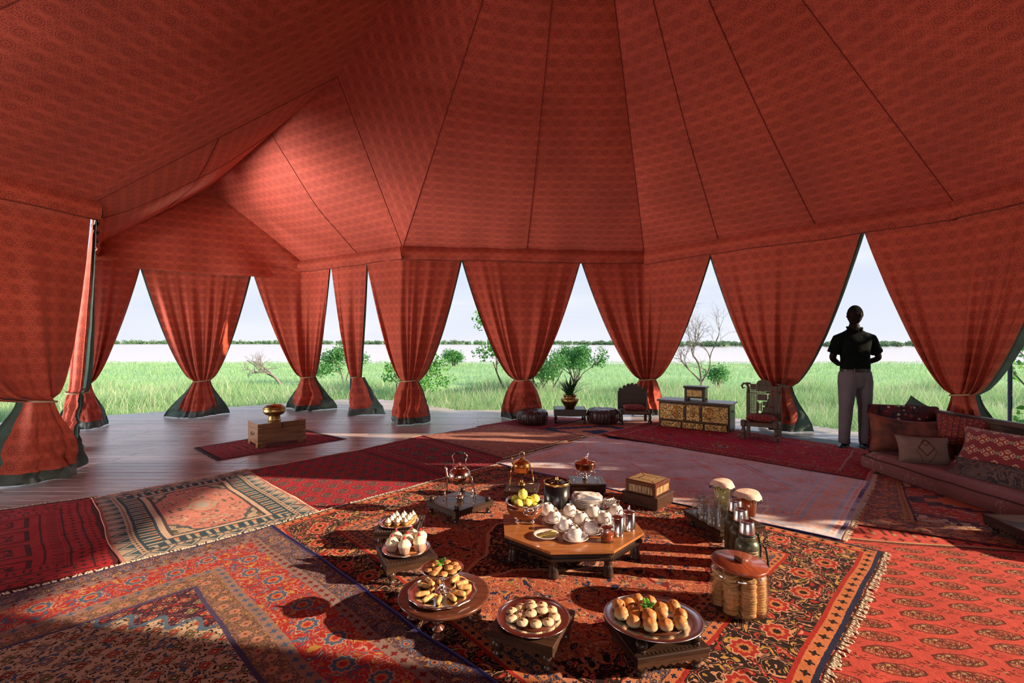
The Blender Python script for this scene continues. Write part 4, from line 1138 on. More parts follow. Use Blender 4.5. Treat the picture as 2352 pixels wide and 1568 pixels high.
def leg_prof(h, r_, fancy=1):
    k = [(0.62, 0), (0.80, .05), (0.80, .12), (0.55, .18), (0.60, .24), (0.95, .38), (1.0, .50), (0.82, .62), (0.55, .74), (0.62, .78), (0.72, .82), (0.72, .90), (0.60, .94), (0.66, 1.0)]
    if fancy == 2: k = [(1.0, 0), (1.04, .05), (0.98, .10), (0.95, .22), (0.82, .48), (0.70, .64), (0.58, .72), (0.70, .75), (0.58, .80), (0.62, .86), (0.86, .90), (0.86, 1.0)]
    if fancy == 3: k = [(0.8, 0), (1.0, .06), (1.0, .14), (0.6, .2), (0.48, .28), (0.95, .38), (0.95, .46), (0.5, .54), (0.46, .62), (0.9, .72), (0.9, .8), (0.55, .86), (0.8, .94), (0.8, 1.0)]
    return [(r_ * a, h * b) for a, b in k]
def scallop(mb, L_, h, th, n, M0, deep=.5, kind='zig'):
    out = [(-L_ / 2, 0), (L_ / 2, 0)]
    m = n * (2 if kind == 'zig' else 6)
    for i in range(m + 1):
        t = i / m; xx = L_ / 2 - t * L_
        ph = (t * n) % 1.0 if i < m else 0.0
        cut = (1 - abs(ph * 2 - 1)) if kind == 'zig' else abs(math.sin(PI * t * n)) ** .6
        out.append((xx, -h * (1 - deep * (1 - cut))))
    n_ = len(out); vs = [M0 @ Vector((p[0], -th / 2, p[1])) for p in out] + [M0 @ Vector((p[0], th / 2, p[1])) for p in out]
    mb.add(vs, [tuple(range(n_)), tuple(range(2 * n_ - 1, n_ - 1, -1))] + [(k, k + n_, (k + 1) % n_ + n_, (k + 1) % n_) for k in range(n_)])
def low_table(label, c, rz, w, d, h, top=None, legm=None, knobs=False, z0=BZ, lr_=0.022, th=0.018, ah=0.035, name='low_table', deep=.5, nsc=11, inset=.035, fancy=1, kind='zig', carve=True):
    top = top or M_DKW; legm = legm or M_DKW
    t = thing(name, label, 'table', (c[0], c[1], z0), rz); H_ = h - z0
    mb = MB(); mb.box((0, 0, H_ - th / 2), (w, d, th), .004)
    ob('tabletop', mb, top, t)
    if carve:
        mb = MB()
        for s_ in range(4):
            L_ = (w if s_ % 2 == 0 else d) * .8; off = (d if s_ % 2 == 0 else w) / 2 - .02
            for k in range(14):
                a = s_ * PI / 2; xx = -L_ / 2 + L_ * (k + .5) / 14
                mb.at((math.cos(a) * xx + math.sin(a) * off, math.sin(a) * xx - math.cos(a) * off, H_), rz=a + PI / 4).box((0, 0, .0006), (.008, .008, .0024))
        mb.at(); ob('carved_border', mb, legm, t)
    for s_ in range(4):
        L_ = (w if s_ % 2 == 0 else d) - .012; off = (d if s_ % 2 == 0 else w) / 2 - .010
        mb = MB(); scallop(mb, L_, ah, .010, nsc, Matrix.Rotation(s_ * PI / 2, 4, 'Z') @ Matrix.Translation((0, -off, H_ - th)), deep, kind)
        ob('apron', mb, legm, t)
    for sx_ in (-1, 1):
        for sy_ in (-1, 1):
            mb = MB(); mb.lathe(leg_prof(H_ - th, lr_, fancy), 14); ob('leg', mb, legm, t, loc=(sx_ * (w / 2 - inset), sy_ * (d / 2 - inset), 0))
            if knobs:
                mb = MB(); mb.lathe([(0.014, 0), (0.021, .006), (.023, .016), (.018, .026), (.010, .031), (0, .032)], 14); ob('knob', mb, legm, t, loc=(sx_ * (w / 2 - inset), sy_ * (d / 2 - inset), H_))
    return t

# ---- octagonal tea table
TC = (0.372, 3.10); TZ = 0.178; TR = R(2.5)
t = thing('octagonal_tea_table', 'low octagonal tea table with a glossy orange wooden top', 'table', (*TC, BZ), TR)
ap = 0.425; cr_ = ap / math.cos(PI / 8); Hh = TZ - BZ
octp = lambda r_: [(r_ * math.cos(PI / 8 + k * PI / 4), r_ * math.sin(PI / 8 + k * PI / 4)) for k in range(8)]
mb = MB(); mb.prism(octp(cr_), Hh - .014, Hh); ob('tabletop', mb, M_TOP, t)
mb = MB(); mb.prism(octp(cr_ - .008), Hh - .024, Hh - .014); mb.prism(octp(cr_ - .03), Hh - .050, Hh - .024); mb.prism(octp(cr_ - .010), Hh - .060, Hh - .050); ob('apron', mb, M_DKW, t)
mb = MB()
for k in range(8):
    a = k * PI / 4
    for j in range(22):
        xx = (j - 10.5) * .0148
        for (zz, rr_, sz) in ((Hh - .037, .028, .012), (Hh - .055, .006, .006)):
            off = (cr_ - rr_) * math.cos(PI / 8)
            mb.at((math.cos(a) * off - math.sin(a) * xx, math.sin(a) * off + math.cos(a) * xx, zz), rz=a, rx=PI / 4).box((0, 0, 0), (.005, sz * .7, sz * .7))
mb.at(); ob('carved_border', mb, M_BRW, t)
for k in range(8):
    a = PI / 8 + k * PI / 4; mb = MB(); mb.lathe(leg_prof(Hh - .058, .032, 2), 16); ob('leg', mb, M_DKW, t, loc=((cr_ - .055) * math.cos(a), (cr_ - .055) * math.sin(a), 0))

# ---- cups on saucers
def saucer_prof(r_): return [(r_ * .5, 0), (r_ * .52, .004), (r_ * .85, .010), (r_, .018), (r_ * .985, .0195), (r_ * .8, .0125), (r_ * .5, .007), (0, .006)]
cups = [((985, 1062), 'nearest the lemon dish, at the front edge of the table'), ((1165, 985), 'just left of the honey jar'), ((882, 955), 'behind and left of the foremost cup'), ((752, 862), 'third row, right of the fruit bowl foot'),
        ((1055, 880), 'in the middle of the cup group'), ((678, 775), 'beside the rim of the fruit bowl'), ((925, 788), 'in front of the black biscuit barrel'), ((1190, 800), 'in front of the plate stack'), ((1320, 872), 'behind the left silver canister'), ((1448, 792), 'behind the right silver canister, farthest right')]
for i, ((zx, zy), w_) in enumerate(cups):
    p = at(1120 + zx / 4.9, 1020 + zy / 4.9, TZ + .006)
    mb = MB(); mb.lathe(saucer_prof(.079), 36)
    o = ob('saucer', mb, M_WHITE, None, loc=(p.x, p.y, TZ)); tag(o, 'white saucer under the cup ' + w_, 'saucer', 'saucers on the octagonal table')
    c = thing('teacup', 'white teacup turned upside down, ' + w_, 'cup', (p.x, p.y, TZ + .0085), R(-20 - i * 37 % 60), 'upside down teacups')
    mb = MB(); mb.lathe([(.0465, 0), (.0472, .004), (.0465, .018), (.0435, .034), (.0365, .048), (.0275, .056), (.0240, .058), (.0236, .063), (.0210, .063), (.0200, .059), (0, .059)], 32)
    ob('cup_body', mb, M_WHITE, c)
    mb = MB(); mb.tube([(.043, 0, .014), (.056, 0, .012), (.065, 0, .022), (.063, 0, .036), (.052, 0, .042), (.038, 0, .041)], .0038, 8); ob('handle', mb, M_WHITE, c)
    s = thing('teaspoon', 'silver teaspoon by the cup ' + w_, 'spoon', (p.x, p.y, TZ + .016), R(30 + (i * 53) % 50), 'teaspoons on the saucers')
    mb = MB(); mb.tube([(.030, .056, .006), (.055, .050, .008), (.082, .044, .010), (.094, .041, .0095)], [.0016, .0018, .0025, .0032], 6); ob('spoon_handle', mb, M_SIL, s)
    mb = MB(); mb.ball((.018, .059, .006), .013, 12, 8, (1.25, .8, .22)); ob('spoon_bowl', mb, M_SIL, s)

# ---- lemon dish
p = at(1254.7, 1232.5, TZ)
mb = MB(); mb.lathe(saucer_prof(.078), 40); o = ob('lemon_dish', mb, M_WHITE, None, loc=(p.x, p.y, TZ)); tag(o, 'small white dish holding lemon slices at the table front', 'dish')
Ms = Mat('lemon_flesh', 0.3); uvv = Ms.coord(); x, y, z = Ms.xyz(uvv); rr_ = fsqrt(x * x + y * y); aa = mth('ARCTAN2', y, x)
cflesh = mixc((fabs(fsin(aa * 4.5)) < .14), (0.75, 0.62, 0.14), (0.85, .8, .5)); Ms.color(mixc(rr_ > .0225, mixc(rr_ > .020, cflesh, (.92, .88, .62)), (.85, .68, .08))); M_SLICE = Ms.m
for k in range(6):
    mb = MB(); mb.lathe([(.0245, 0), (.025, .0015), (.0245, .003), (0, .003)], 24)
    o = ob('lemon_slice', mb, M_SLICE, None, loc=(p.x - .030 + k * .013, p.y - .002 + .006 * (k % 2), TZ + .0105 + k * .0031)); o.rotation_euler = (0, 0, k)
    tag(o, ['leftmost lemon slice, fully visible in the dish', 'second lemon slice from the left in the dish', 'third lemon slice from the left in the dish', 'third lemon slice from the right in the dish', 'second lemon slice from the right in the dish', 'rightmost lemon slice in the dish'][k], 'lemon slice', 'lemon slices in the dish')

# ---- fruit bowl
bc = (0.083, 3.135); c = thing('fruit_bowl', 'brown bowl with silver rim on ball feet, heaped with lemons', 'bowl', (*bc, TZ), 0)
mb = MB(); mb.lathe([(.02, .022), (.06, .026), (.098, .045), (.116, .075), (.119, .098), (.117, .108), (.108, .108), (.105, .08), (.085, .05), (0, .036)], 48); ob('bowl_body', mb, M_HORN, c)
mb = MB(); mb.lathe([(.119, .102), (.122, .106), (.123, .120), (.126, .130), (.124, .135), (.118, .134), (.112, .125), (.107, .105), (.116, .100)], 48, caps=False); ob('silver_rim', mb, M_SIL, c)
for a in (-52, -128, 90):
    mb = MB(); mb.ball((0, 0, .014), .014, 14, 10); mb.lathe([(.006, .026), (.010, .032), (.006, .040)], 10); mb.tube([(0, 0, .03), (math.cos(R(a)) * .02, math.sin(R(a)) * .02, .05)], [.006, .010], 8)
    ob('ball_foot', mb, M_SIL, c, loc=(.078 * math.cos(R(a)), .078 * math.sin(R(a)), 0))
for a in (-75, 105):
    mb = MB(); mb.at(rz=R(a)); mb.tube([(.118, -.045, .104), (.132, -.042, .094), (.139, -.02, .086), (.141, 0, .084), (.139, .02, .086), (.132, .042, .094), (.118, .045, .104)], .005, 8); mb.ball((.122, 0, .104), .009, 10, 8, (1, 3.2, 1)); ob('bowl_handle', mb, M_SIL, c)
lem = [((-.062, .045, .118), 1, 'green lemon at the left of the fruit bowl'), ((-.012, .02, .166), 0, 'pale green lemon on top of the fruit bowl heap'), ((-.040, -.036, .120), 0, 'green yellow lemon at the front of the fruit bowl'), ((.018, -.028, .122), 0, 'yellow lemon in the middle of the fruit bowl'),
       ((.068, .028, .132), 2, 'yellow lemon at the right of the fruit bowl'), ((.064, -.040, .098), 2, 'orange yellow lemon sunk at the right rim of the bowl'), ((.0, .066, .112), 1, 'lemon at the back of the fruit bowl')]
for k, (q, m_, l_) in enumerate(lem):
    mb = MB(); mb.at(rz=k * 1.3, ry=.5 * k); mb.lathe([(0, -.036), (.006, -.034), (.020, -.027), (.030, -.010), (.031, .006), (.024, .022), (.010, .031), (.004, .036), (0, .0365)], 20)
    o = ob('lemon', mb, (M_LEM, M_LIME, M_LEM)[m_], None, loc=(bc[0] + q[0], bc[1] + q[1], TZ + q[2])); tag(o, l_, 'lemon', 'lemons in the fruit bowl')

# ---- black biscuit barrel
c = thing('biscuit_barrel', 'ribbed black barrel with brass rim and low domed lid', 'barrel', (0.317, 3.42, TZ))
mb = MB(); mb.lathe([(.088, 0), (.090, .006), (.090, .165), (.086, .165)], 72, flute=36, fa=.006); ob('barrel_body', mb, M_BLACKF, c)
mb = MB(); mb.lathe([(.0915, .158), (.094, .164), (.094, .176), (.090, .178), (.086, .172)], 48, caps=False); ob('rim', mb, M_BRASS, c)
mb = MB(); mb.lathe([(.088, .170), (.070, .166), (.030, .176), (0, .182)], 40); ob('lid', mb, M_BLACK, c)
mb = MB()
for k in range(8): a = k * PI / 4; mb.tube([(.087 * math.cos(a), .087 * math.sin(a), .173), (.05 * math.cos(a), .05 * math.sin(a), .1735), (.012 * math.cos(a), .012 * math.sin(a), .182)], .0013, 5)
mb.lathe([(.013, .180), (.013, .192), (.009, .196), (.012, .200), (.006, .207), (0, .208)], 14); ob('lid_knob', mb, M_BRASS, c)

# ---- plates and napkins
pp = (0.528, 3.42)
words = ['bottom', 'second', 'third', 'fourth', 'fifth', 'top']
for k in range(6):
    mb = MB(); mb.lathe([(.06, 0), (.062, .003), (.095, .006), (.110, .013), (.109, .0145), (.092, .008), (0, .005)], 44)
    o = ob('dinner_plate', mb, M_WHITE, None, loc=(pp[0] + .001 * (k % 3), pp[1] - .001 * (k % 2), TZ + k * .0112)); o.rotation_euler = (0, 0, k)
    tag(o, {0: 'white plate at the bottom of the plate stack', 5: 'white plate at the top of the plate stack'}.get(k, words[k] + ' white plate counted from the bottom of the stack'), 'plate', 'stacked white plates')
    if k in (1, 3, 4):
        pass
mb = MB()
def nap(u, v):
    x_, y_ = (u - .5) * .19, (v - .5) * .12 - .028
    rr_ = math.hypot(x_, y_)
    return (x_, y_, .080 + .010 * noise.noise(Vector((x_ * 22, y_ * 22, 1))) + .010 * math.exp(-((x_ + .04 + y_ * .6) / .03) ** 2) + max(0, rr_ - .09) * -.5 + .006)
mb.grid(nap, 34, 34); mb.grid(lambda u, v: Vector(nap(u, v)) - Vector((0, 0, .003)), 34, 34, flip=True)
o = ob('napkin', mb, M_LINEN, None, loc=(pp[0], pp[1], TZ)); tag(o, 'crumpled white linen napkin lying on the plate stack', 'napkin')

# ---- silver sugar basket, canisters, honey jar
p = at(1401, 1168, TZ)
mb = MB(); mb.lathe(saucer_prof(.055), 30); o = ob('silver_saucer', mb, M_SIL, None, loc=(p.x, p.y, TZ)); tag(o, 'small silver saucer under the sugar basket', 'saucer')
c = thing('sugar_basket', 'pierced silver basket filled with white sachets', 'bowl', (p.x, p.y, TZ + .012))
mb = MB()
for k in range(28):
    a = 2 * PI * k / 28; mb.tube([(.018 * math.cos(a), .018 * math.sin(a), .004), (.036 * math.cos(a), .036 * math.sin(a), .016), (.044 * math.cos(a + .12), .044 * math.sin(a + .12), .036), (.047 * math.cos(a + .12), .047 * math.sin(a + .12), .048)], .0016, 4)
for r_, z_ in ((.044, .034), (.0475, .048), (.034, .015)): mb.tube([(r_ * math.cos(a * PI / 12), r_ * math.sin(a * PI / 12), z_) for a in range(24)], .002, 5, closed=True)
mb.lathe([(.024, 0), (.022, .004), (.032, .012), (0, .010)], 24); ob('wire_bowl', mb, M_SIL, c)
mb = MB(); mb.tube([(.046, 0, .044), (.062, 0, .046), (.066, 0, .032), (.054, 0, .020), (.040, 0, .020)], .0028, 6); ob('basket_handle', mb, M_SIL, c)
for k in range(6):
    mb = MB(); mb.at(rz=.3 * k, rx=R(10 + 8 * k)); mb.box((0, 0, 0), (.055, .004, .040), .001)
    o = ob('sugar_sachet', mb, M_LINEN, None, loc=(p.x - .022 + .008 * k, p.y - .012 + .006 * k, TZ + .050 + .002 * (k % 3))); tag(o, ['leftmost white sachet in the silver basket', 'second white sachet from the left in the basket', 'third white sachet from the left in the basket', 'third white sachet from the right in the basket', 'second white sachet from the right in the basket', 'rightmost white sachet in the silver basket'][k], 'sachet', 'sachets in the sugar basket')
for (zx, zy, l_) in ((1463, 1022, 'silver lidded canister just right of the honey jar'), (1592, 962, 'silver lidded canister at the right corner of the table')):
    p = at(1120 + zx / 4.9, 1020 + zy / 4.9, TZ); c = thing('silver_canister', l_, 'canister', (p.x, p.y, TZ), 0, 'silver canisters')
    mb = MB(); mb.lathe([(.0375, 0), (.0382, .003), (.0375, .006), (.0375, .108), (.036, .109), (.034, .102), (0, .1)], 36); ob('canister_body', mb, M_SIL, c)
    mb = MB(); mb.lathe([(.0385, .106), (.0395, .109), (.038, .113), (.026, .117), (.010, .121), (.005, .126), (.008, .131), (.009, .136), (.005, .142), (.0035, .150), (0, .154)], 36); ob('canister_lid', mb, M_SIL, c)
p = at(1394.5, 1242.0, TZ); c = thing('honey_jar', 'glass honey jar with silver lid, half full of amber honey', 'jar', (p.x, p.y, TZ))
mb = MB(); mb.lathe([(0, .003), (.034, .003), (.0375, .006), (.0375, .075), (.035, .078)], 32); mb.lathe([(0, 0), (.035, 0), (.038, .004)], 32); ob('glass_body', mb, M_GLASS, c)
mb = MB(); mb.lathe([(.0335, .009), (.0355, .012), (.0355, .046), (0, .046)], 28); ob('honey', mb, plain('amber_honey', (0.30, 0.06, 0.02), 0.15, var=.2, scale=20), c)
mb = MB(); mb.lathe([(.039, .076), (.0395, .080), (.034, .086), (.012, .090), (.005, .094), (.005, .104), (.007, .108), (0, .111)], 30); ob('jar_lid', mb, M_SIL, c)

# ---- kettle on its stand
low_table('low dark table with corner knobs holding the kettle', (-.405, 3.745), R(45), .375, .375, .112, knobs=True, inset=.034, deep=.45, nsc=13, name='low_kettle_table')
kc = Vector((-.405, 3.755, .112)); c = thing('kettle', 'shiny rosy metal kettle with tall handle on the spindly stand', 'kettle', kc)
mb = MB(); mb.lathe([(.03, .122), (.055, .128), (.078, .150), (.087, .178), (.085, .205), (.072, .232), (.052, .245), (.048, .250), (0, .251)], 44); ob('kettle_body', mb, M_KET, c)
mb = MB(); mb.lathe([(.050, .248), (.046, .256), (.020, .264), (.007, .268), (.006, .276), (.011, .282), (.008, .289), (0, .290)], 28); ob('kettle_lid', mb, M_KET, c)
mb = MB(); mb.tube([(-.070, -.005, .165), (-.092, -.006, .185), (-.098, -.006, .215), (-.104, -.006, .245), (-.112, -.006, .262)], [.020, .016, .011, .008, .007], 12); ob('spout', mb, M_KET, c)
mb = MB()
for s_ in (-1, 1): mb.tube([(s_ * .048, 0, .242), (s_ * .054, 0, .262), (s_ * .046, 0, .285), (s_ * .050, 0, .310), (s_ * .060, 0, .335), (s_ * .050, 0, .352), (s_ * .040, 0, .356)], .004, 8)
ob('handle_arms', mb, M_KET, c)
mb = MB(); mb.tube([(-.044, 0, .357), (-.02, 0, .362), (.02, 0, .362), (.044, 0, .357)], [.007, .0095, .0095, .007], 12); ob('handle_grip', mb, M_BLACK, c)
def spirit_stand(label, c0, w, d, h, m, name='kettle_stand'):
    s = thing(name, label, 'stand', c0)
    for sx_ in (-1, 1):
        for sy_ in (-1, 1):
            mb = MB(); mb.tube([(sx_ * w * 1.25, sy_ * d * 1.6, .003), (sx_ * w, sy_ * d * .15, h)], .0036, 7); mb.ball((sx_ * w * 1.25, sy_ * d * 1.6, .005), .005, 8, 6); ob('leg', mb, m, s)
        mb = MB(); mb.ball((sx_ * w, 0, h), .008, 10, 8); mb.tube([(sx_ * w, 0, h), (sx_ * w * .82, 0, h + .012)], .004, 6); ob('pivot', mb, m, s)
    mb = MB(); mb.tube([(-w * 1.2, 0, .028), (w * 1.2, 0, .028)], .003, 6)
    for sx_ in (-1, 1): mb.tube([(sx_ * w * 1.2, -d * 1.35, .028), (sx_ * w * 1.2, d * 1.35, .028)], .003, 6)
    ob('cross_bar', mb, m, s)
    mb = MB(); mb.lathe([(.012, .0), (.030, .010), (.034, .022), (.026, .034), (.012, .040), (.010, .050), (.014, .055), (0, .058)], 24); ob('spirit_burner', mb, m, s)
    return s
spirit_stand('spindly metal stand with spirit burner under the kettle', kc, .092, .058, .175, M_KET)

# ---- brass pot on stand
low_table('small square dark table under the brass pot', (.087, 4.125), R(-10), .275, .28, .100, inset=.03, lr_=.018, kind='arc', nsc=5, deep=.3, name='low_pot_table', carve=False)
kc = Vector((.083, 4.13, .100)); c = thing('brass_pot', 'polished brass pot with domed lid and ring handle', 'pot', kc)
mb = MB(); mb.lathe([(.04, .112), (.058, .116), (.066, .135), (.070, .165), (.073, .178), (.078, .182), (.078, .188), (.070, .190), (0, .19)], 40); ob('pot_body', mb, M_BRASS, c)
mb = MB(); mb.lathe([(.077, .190), (.074, .198), (.060, .216), (.038, .228), (.022, .234), (.014, .242), (.010, .250), (0, .252)], 40); ob('domed_lid', mb, M_BRASS, c)
mb = MB(); mb.tube([(.018, 0, .245), (.021, 0, .270), (.018, 0, .292), (.0, 0, .302), (-.018, 0, .292), (-.021, 0, .270), (-.018, 0, .245)], .0042, 8); mb.tube([(-.075, 0, .19), (-.086, 0, .215), (-.080, 0, .24), (-.086, 0, .255)], [.006, .005, .004, .003], 8); ob('ring_handle', mb, M_BRASS, c)
spirit_stand('thin brass stand with burner under the brass pot', kc, .085, .052, .165, M_BRASS, 'brass_stand')

# ---- copper pan on wire stand
low_table('dark square table under the copper pan', (.66, 4.26), R(-2), .30, .26, .122, inset=.03, lr_=.022, ah=.06, deep=.15, name='low_pan_table', carve=True)
kc = Vector((.645, 4.27, .122)); c = thing('copper_pan', 'copper fondue pan with dished lid and upright handle', 'pan', kc)
mb = MB(); mb.lathe([(.07, .090), (.078, .092), (.086, .110), (.094, .150), (.097, .153), (.090, .152), (0, .148)], 44); ob('pan_body', mb, M_COP, c)
mb = MB(); mb.lathe([(.095, .154), (.088, .156), (.050, .162), (.042, .172), (.022, .180), (.010, .186), (.008, .196), (.011, .202), (0, .208)], 40); ob('pan_lid', mb, M_COP, c)
mb = MB(); mb.tube([(.01, -.092, .145), (.008, -.10, .175), (.006, -.092, .22), (.008, -.088, .272)], [.005, .005, .006, .007], 8); ob('pan_handle', mb, M_SIL, c)
s = thing('wire_stand', 'scrolled silver wire stand with burner under the copper pan', 'stand', kc)
mb = MB(); mb.tube([(.082 * math.cos(a * PI / 14), .082 * math.sin(a * PI / 14), .088) for a in range(28)], .003, 6, closed=True); mb.tube([(.05 * math.cos(a * PI / 14), .05 * math.sin(a * PI / 14), .045) for a in range(28)], .0025, 6, closed=True); ob('ring', mb, M_SIL, s)
for k in range(3):
    a = R(90 + 120 * k); q = lambda r_, z_, b=0: (r_ * math.cos(a + b), r_ * math.sin(a + b), z_)
    mb = MB(); mb.tube([q(.082, .088), q(.095, .070), q(.085, .045), q(.100, .020), q(.118, .004), q(.124, .010), q(.116, .018)], .003, 6); ob('leg', mb, M_SIL, s)
mb = MB(); mb.lathe([(.018, 0), (.022, .01), (.022, .03), (.014, .036), (.014, .05), (.018, .055), (0, .058)], 20); ob('spirit_burner', mb, M_SIL, s)

# ---- two stacked boxes
M_QUILL = Mat('porcupine_quill_inlay', .45); x, y, z = M_QUILL.xyz(M_QUILL.coord())
M_QUILL.color(pal(noi(comb(x * 150.0, y * 150.0, z * 9.0), 1.0, 2, .7), [(.06, .03, .015), (.30, .17, .06), (.62, .45, .22)], 'LINEAR', [.36, .5, .62])); M_QUILL = M_QUILL.m
bx_c = (1.118, 3.985)
c = thing('carved_wooden_box', 'lower carved dark brown box with ridged sides', 'box', (*bx_c, BZ), R(-43))
mb = MB(); mb.box((0, 0, .042), (.31, .285, .084), .003); ob('box_body', mb, M_BRW, c)
mb = MB(); mb.box((0, 0, .088), (.325, .300, .012), .004); ob('box_lid', mb, M_BRW, c)
mb = MB()
for s_ in range(4):
    a = s_ * PI / 2; off = (.1425 if s_ % 2 == 0 else .155)
    for k in range(18):
        for j in range(3):
            xx = -.125 + k * .0147
            mb.at((math.cos(a) * xx + math.sin(a) * off, math.sin(a) * xx - math.cos(a) * off, .02 + j * .022), rz=a, ry=PI / 4 * 0 ).box((0, 0, 0), (.009, .004, .012))
mb.at(); ob('carving', mb, wood('red_brown_carving', (.06, .024, .014), (.15, .06, .035), .4), c)
c = thing('quill_box', 'upper box of red wood with striped porcupine quill panels', 'box', (*bx_c, BZ + .094), R(-43))
mb = MB(); mb.box((0, 0, .040), (.262, .255, .080), .003); ob('box_body', mb, M_MAH, c)
mb = MB(); mb.box((0, 0, .0895), (.268, .261, .019), .003); mb.box((0, 0, .101), (.262, .255, .005), .002, top=.97); ob('box_lid', mb, M_MAH, c)
for s_ in range(4):
    a = s_ * PI / 2; off = (.1275 if s_ % 2 == 0 else .131); L_ = .21
    mb = MB(); mb.at((math.sin(a) * off, -math.cos(a) * off, .040), rz=a).box((0, 0, 0), (L_, .003, .056)); ob('quill_panel', mb, M_QUILL, c)
for s_ in range(4):
    a = s_ * PI / 2; o1, o2 = .118, .062; M0 = Matrix.Rotation(a, 4, 'Z')
    mb = MB(); mb.add([M0 @ Vector(q) for q in ((-o1 + .008, -o1, .1045), (o1 - .008, -o1, .1045), (o2 - .004, -o2, .1052), (-o2 + .004, -o2, .1052))], [(0, 1, 2, 3)]); ob('lid_panel', mb, M_QUILL, c)
mb = MB(); mb.box((0, 0, .1045), (.104, .104, .002)); ob('lid_panel', mb, M_QUILL, c)

# ---- table with glasses and jugs
low_table('dark carved low table holding glasses and covered jugs', (1.47, 3.375), R(15), .36, .40, .114, legm=M_BRW, inset=.05, lr_=.024, th=.020, ah=.026, deep=.3, nsc=15, name='low_drinks_table')
gl = [((437, 745), 'tumbler at the left end of the glasses', ), ((515, 712), 'tumbler farthest back beside the tall jug'), ((545, 838), 'tumbler in the front row, second from the left'), ((678, 918), 'largest looking tumbler at the very front'), ((706, 775), 'tumbler in the middle behind the front pair'), ((828, 868), 'tumbler nearest the steel flasks')]
for k, ((zx, zy), l_) in enumerate(gl):
    p = at(1540 + zx / 6.82, 1070 + zy / 6.82, .114); mb = MB()
    mb.lathe([(.0445, 0), (.0445, .003), (.0415, .042), (.0385, .045), (.0345, .112), (.0315, .117), (.0300, .112), (.0, .110), (0, .102), (.0335, .102), (.0375, .046), (.0425, .002), (.0445, 0)], 20, flute=10, fa=.015)
    o = ob('tumbler', mb, M_GLASS, None, loc=(p.x, p.y, .1145)); tag(o, 'clear upside down ' + l_, 'glass', 'upside down glass tumblers')
M_DOILY = plain('pale_gauze_cover', (0.80, 0.60, 0.48), .85, var=.06, scale=60, bump=.2)
def jug(label, p, h, r0, r1, liq, hr, cl):
    c = thing('covered_jug', label, 'jug', (p[0], p[1], .114))
    mb = MB(); mb.lathe([(0, .004), (r0 - .002, .004), (r0, .008), (r1, h), (r1 - .003, h), (r0 - .003, .010)], 36); ob('glass_body', mb, M_GLASS, c)
    mb = MB(); mb.lathe([(0, .008), (r0 - .005, .010), (r0 + (r1 - r0) * .9 - .005, h * .90), (0, h * .90)], 32); ob('juice', mb, liq, c)
    mb = MB(); mb.at(rz=hr); mb.tube([(r1, 0, h * .88), (r1 + .035, 0, h * .90), (r1 + .050, 0, h * .78), (r1 + .046, 0, h * .35), (r1 + .02, 0, h * .18), (r0, 0, h * .22)], .008, 10); ob('handle', mb, M_GLASS, c)
    cr2 = r1 + .016
    def cov(r_, a):
        dz = -max(0, r_ - r1) / .016 * (.030 + .004 * math.sin(a * 9)) + .004 * math.sin(a * 2) * (r_ / r1); return (r_ * math.cos(a) * (1 + .02 * math.sin(a * 3)), r_ * math.sin(a), h + .012 - .006 * (r_ / r1) ** 2 + dz)
    mb = MB(); mb.grid(lambda u, v: cov(.001 + (cr2 - .001) * min(1, v), u * 2 * PI), 60, 12); ob('gauze_cover', mb, cl, c)
    mb = MB()
    for k in range(56):
        a = 2 * PI * k / 56; q = Vector(cov(cr2 + .001, a)); mb.ball(q + Vector((0, 0, -.004 - .011 * (k % 2))), .0036, 6, 4)
        if k % 2: mb.ball(q + Vector((0, 0, -.008)), .003, 6, 4)
    ob('bead_fringe', mb, M_BLACK, c)
jug('tall jug of cloudy lemonade under a beaded gauze cover', (1.535, 3.53), .205, .047, .068, translu(plain('cloudy_lemonade', (.85, .82, .58), .4, var=.03), (.9, .85, .55), .5), R(60), M_DOILY)
jug('jug of orange juice under a beaded gauze cover', (1.655, 3.40), .165, .052, .078, translu(plain('orange_juice', (.85, .30, .05), .4, var=.05), (.95, .35, .05), .5), R(-18), M_DOILY)

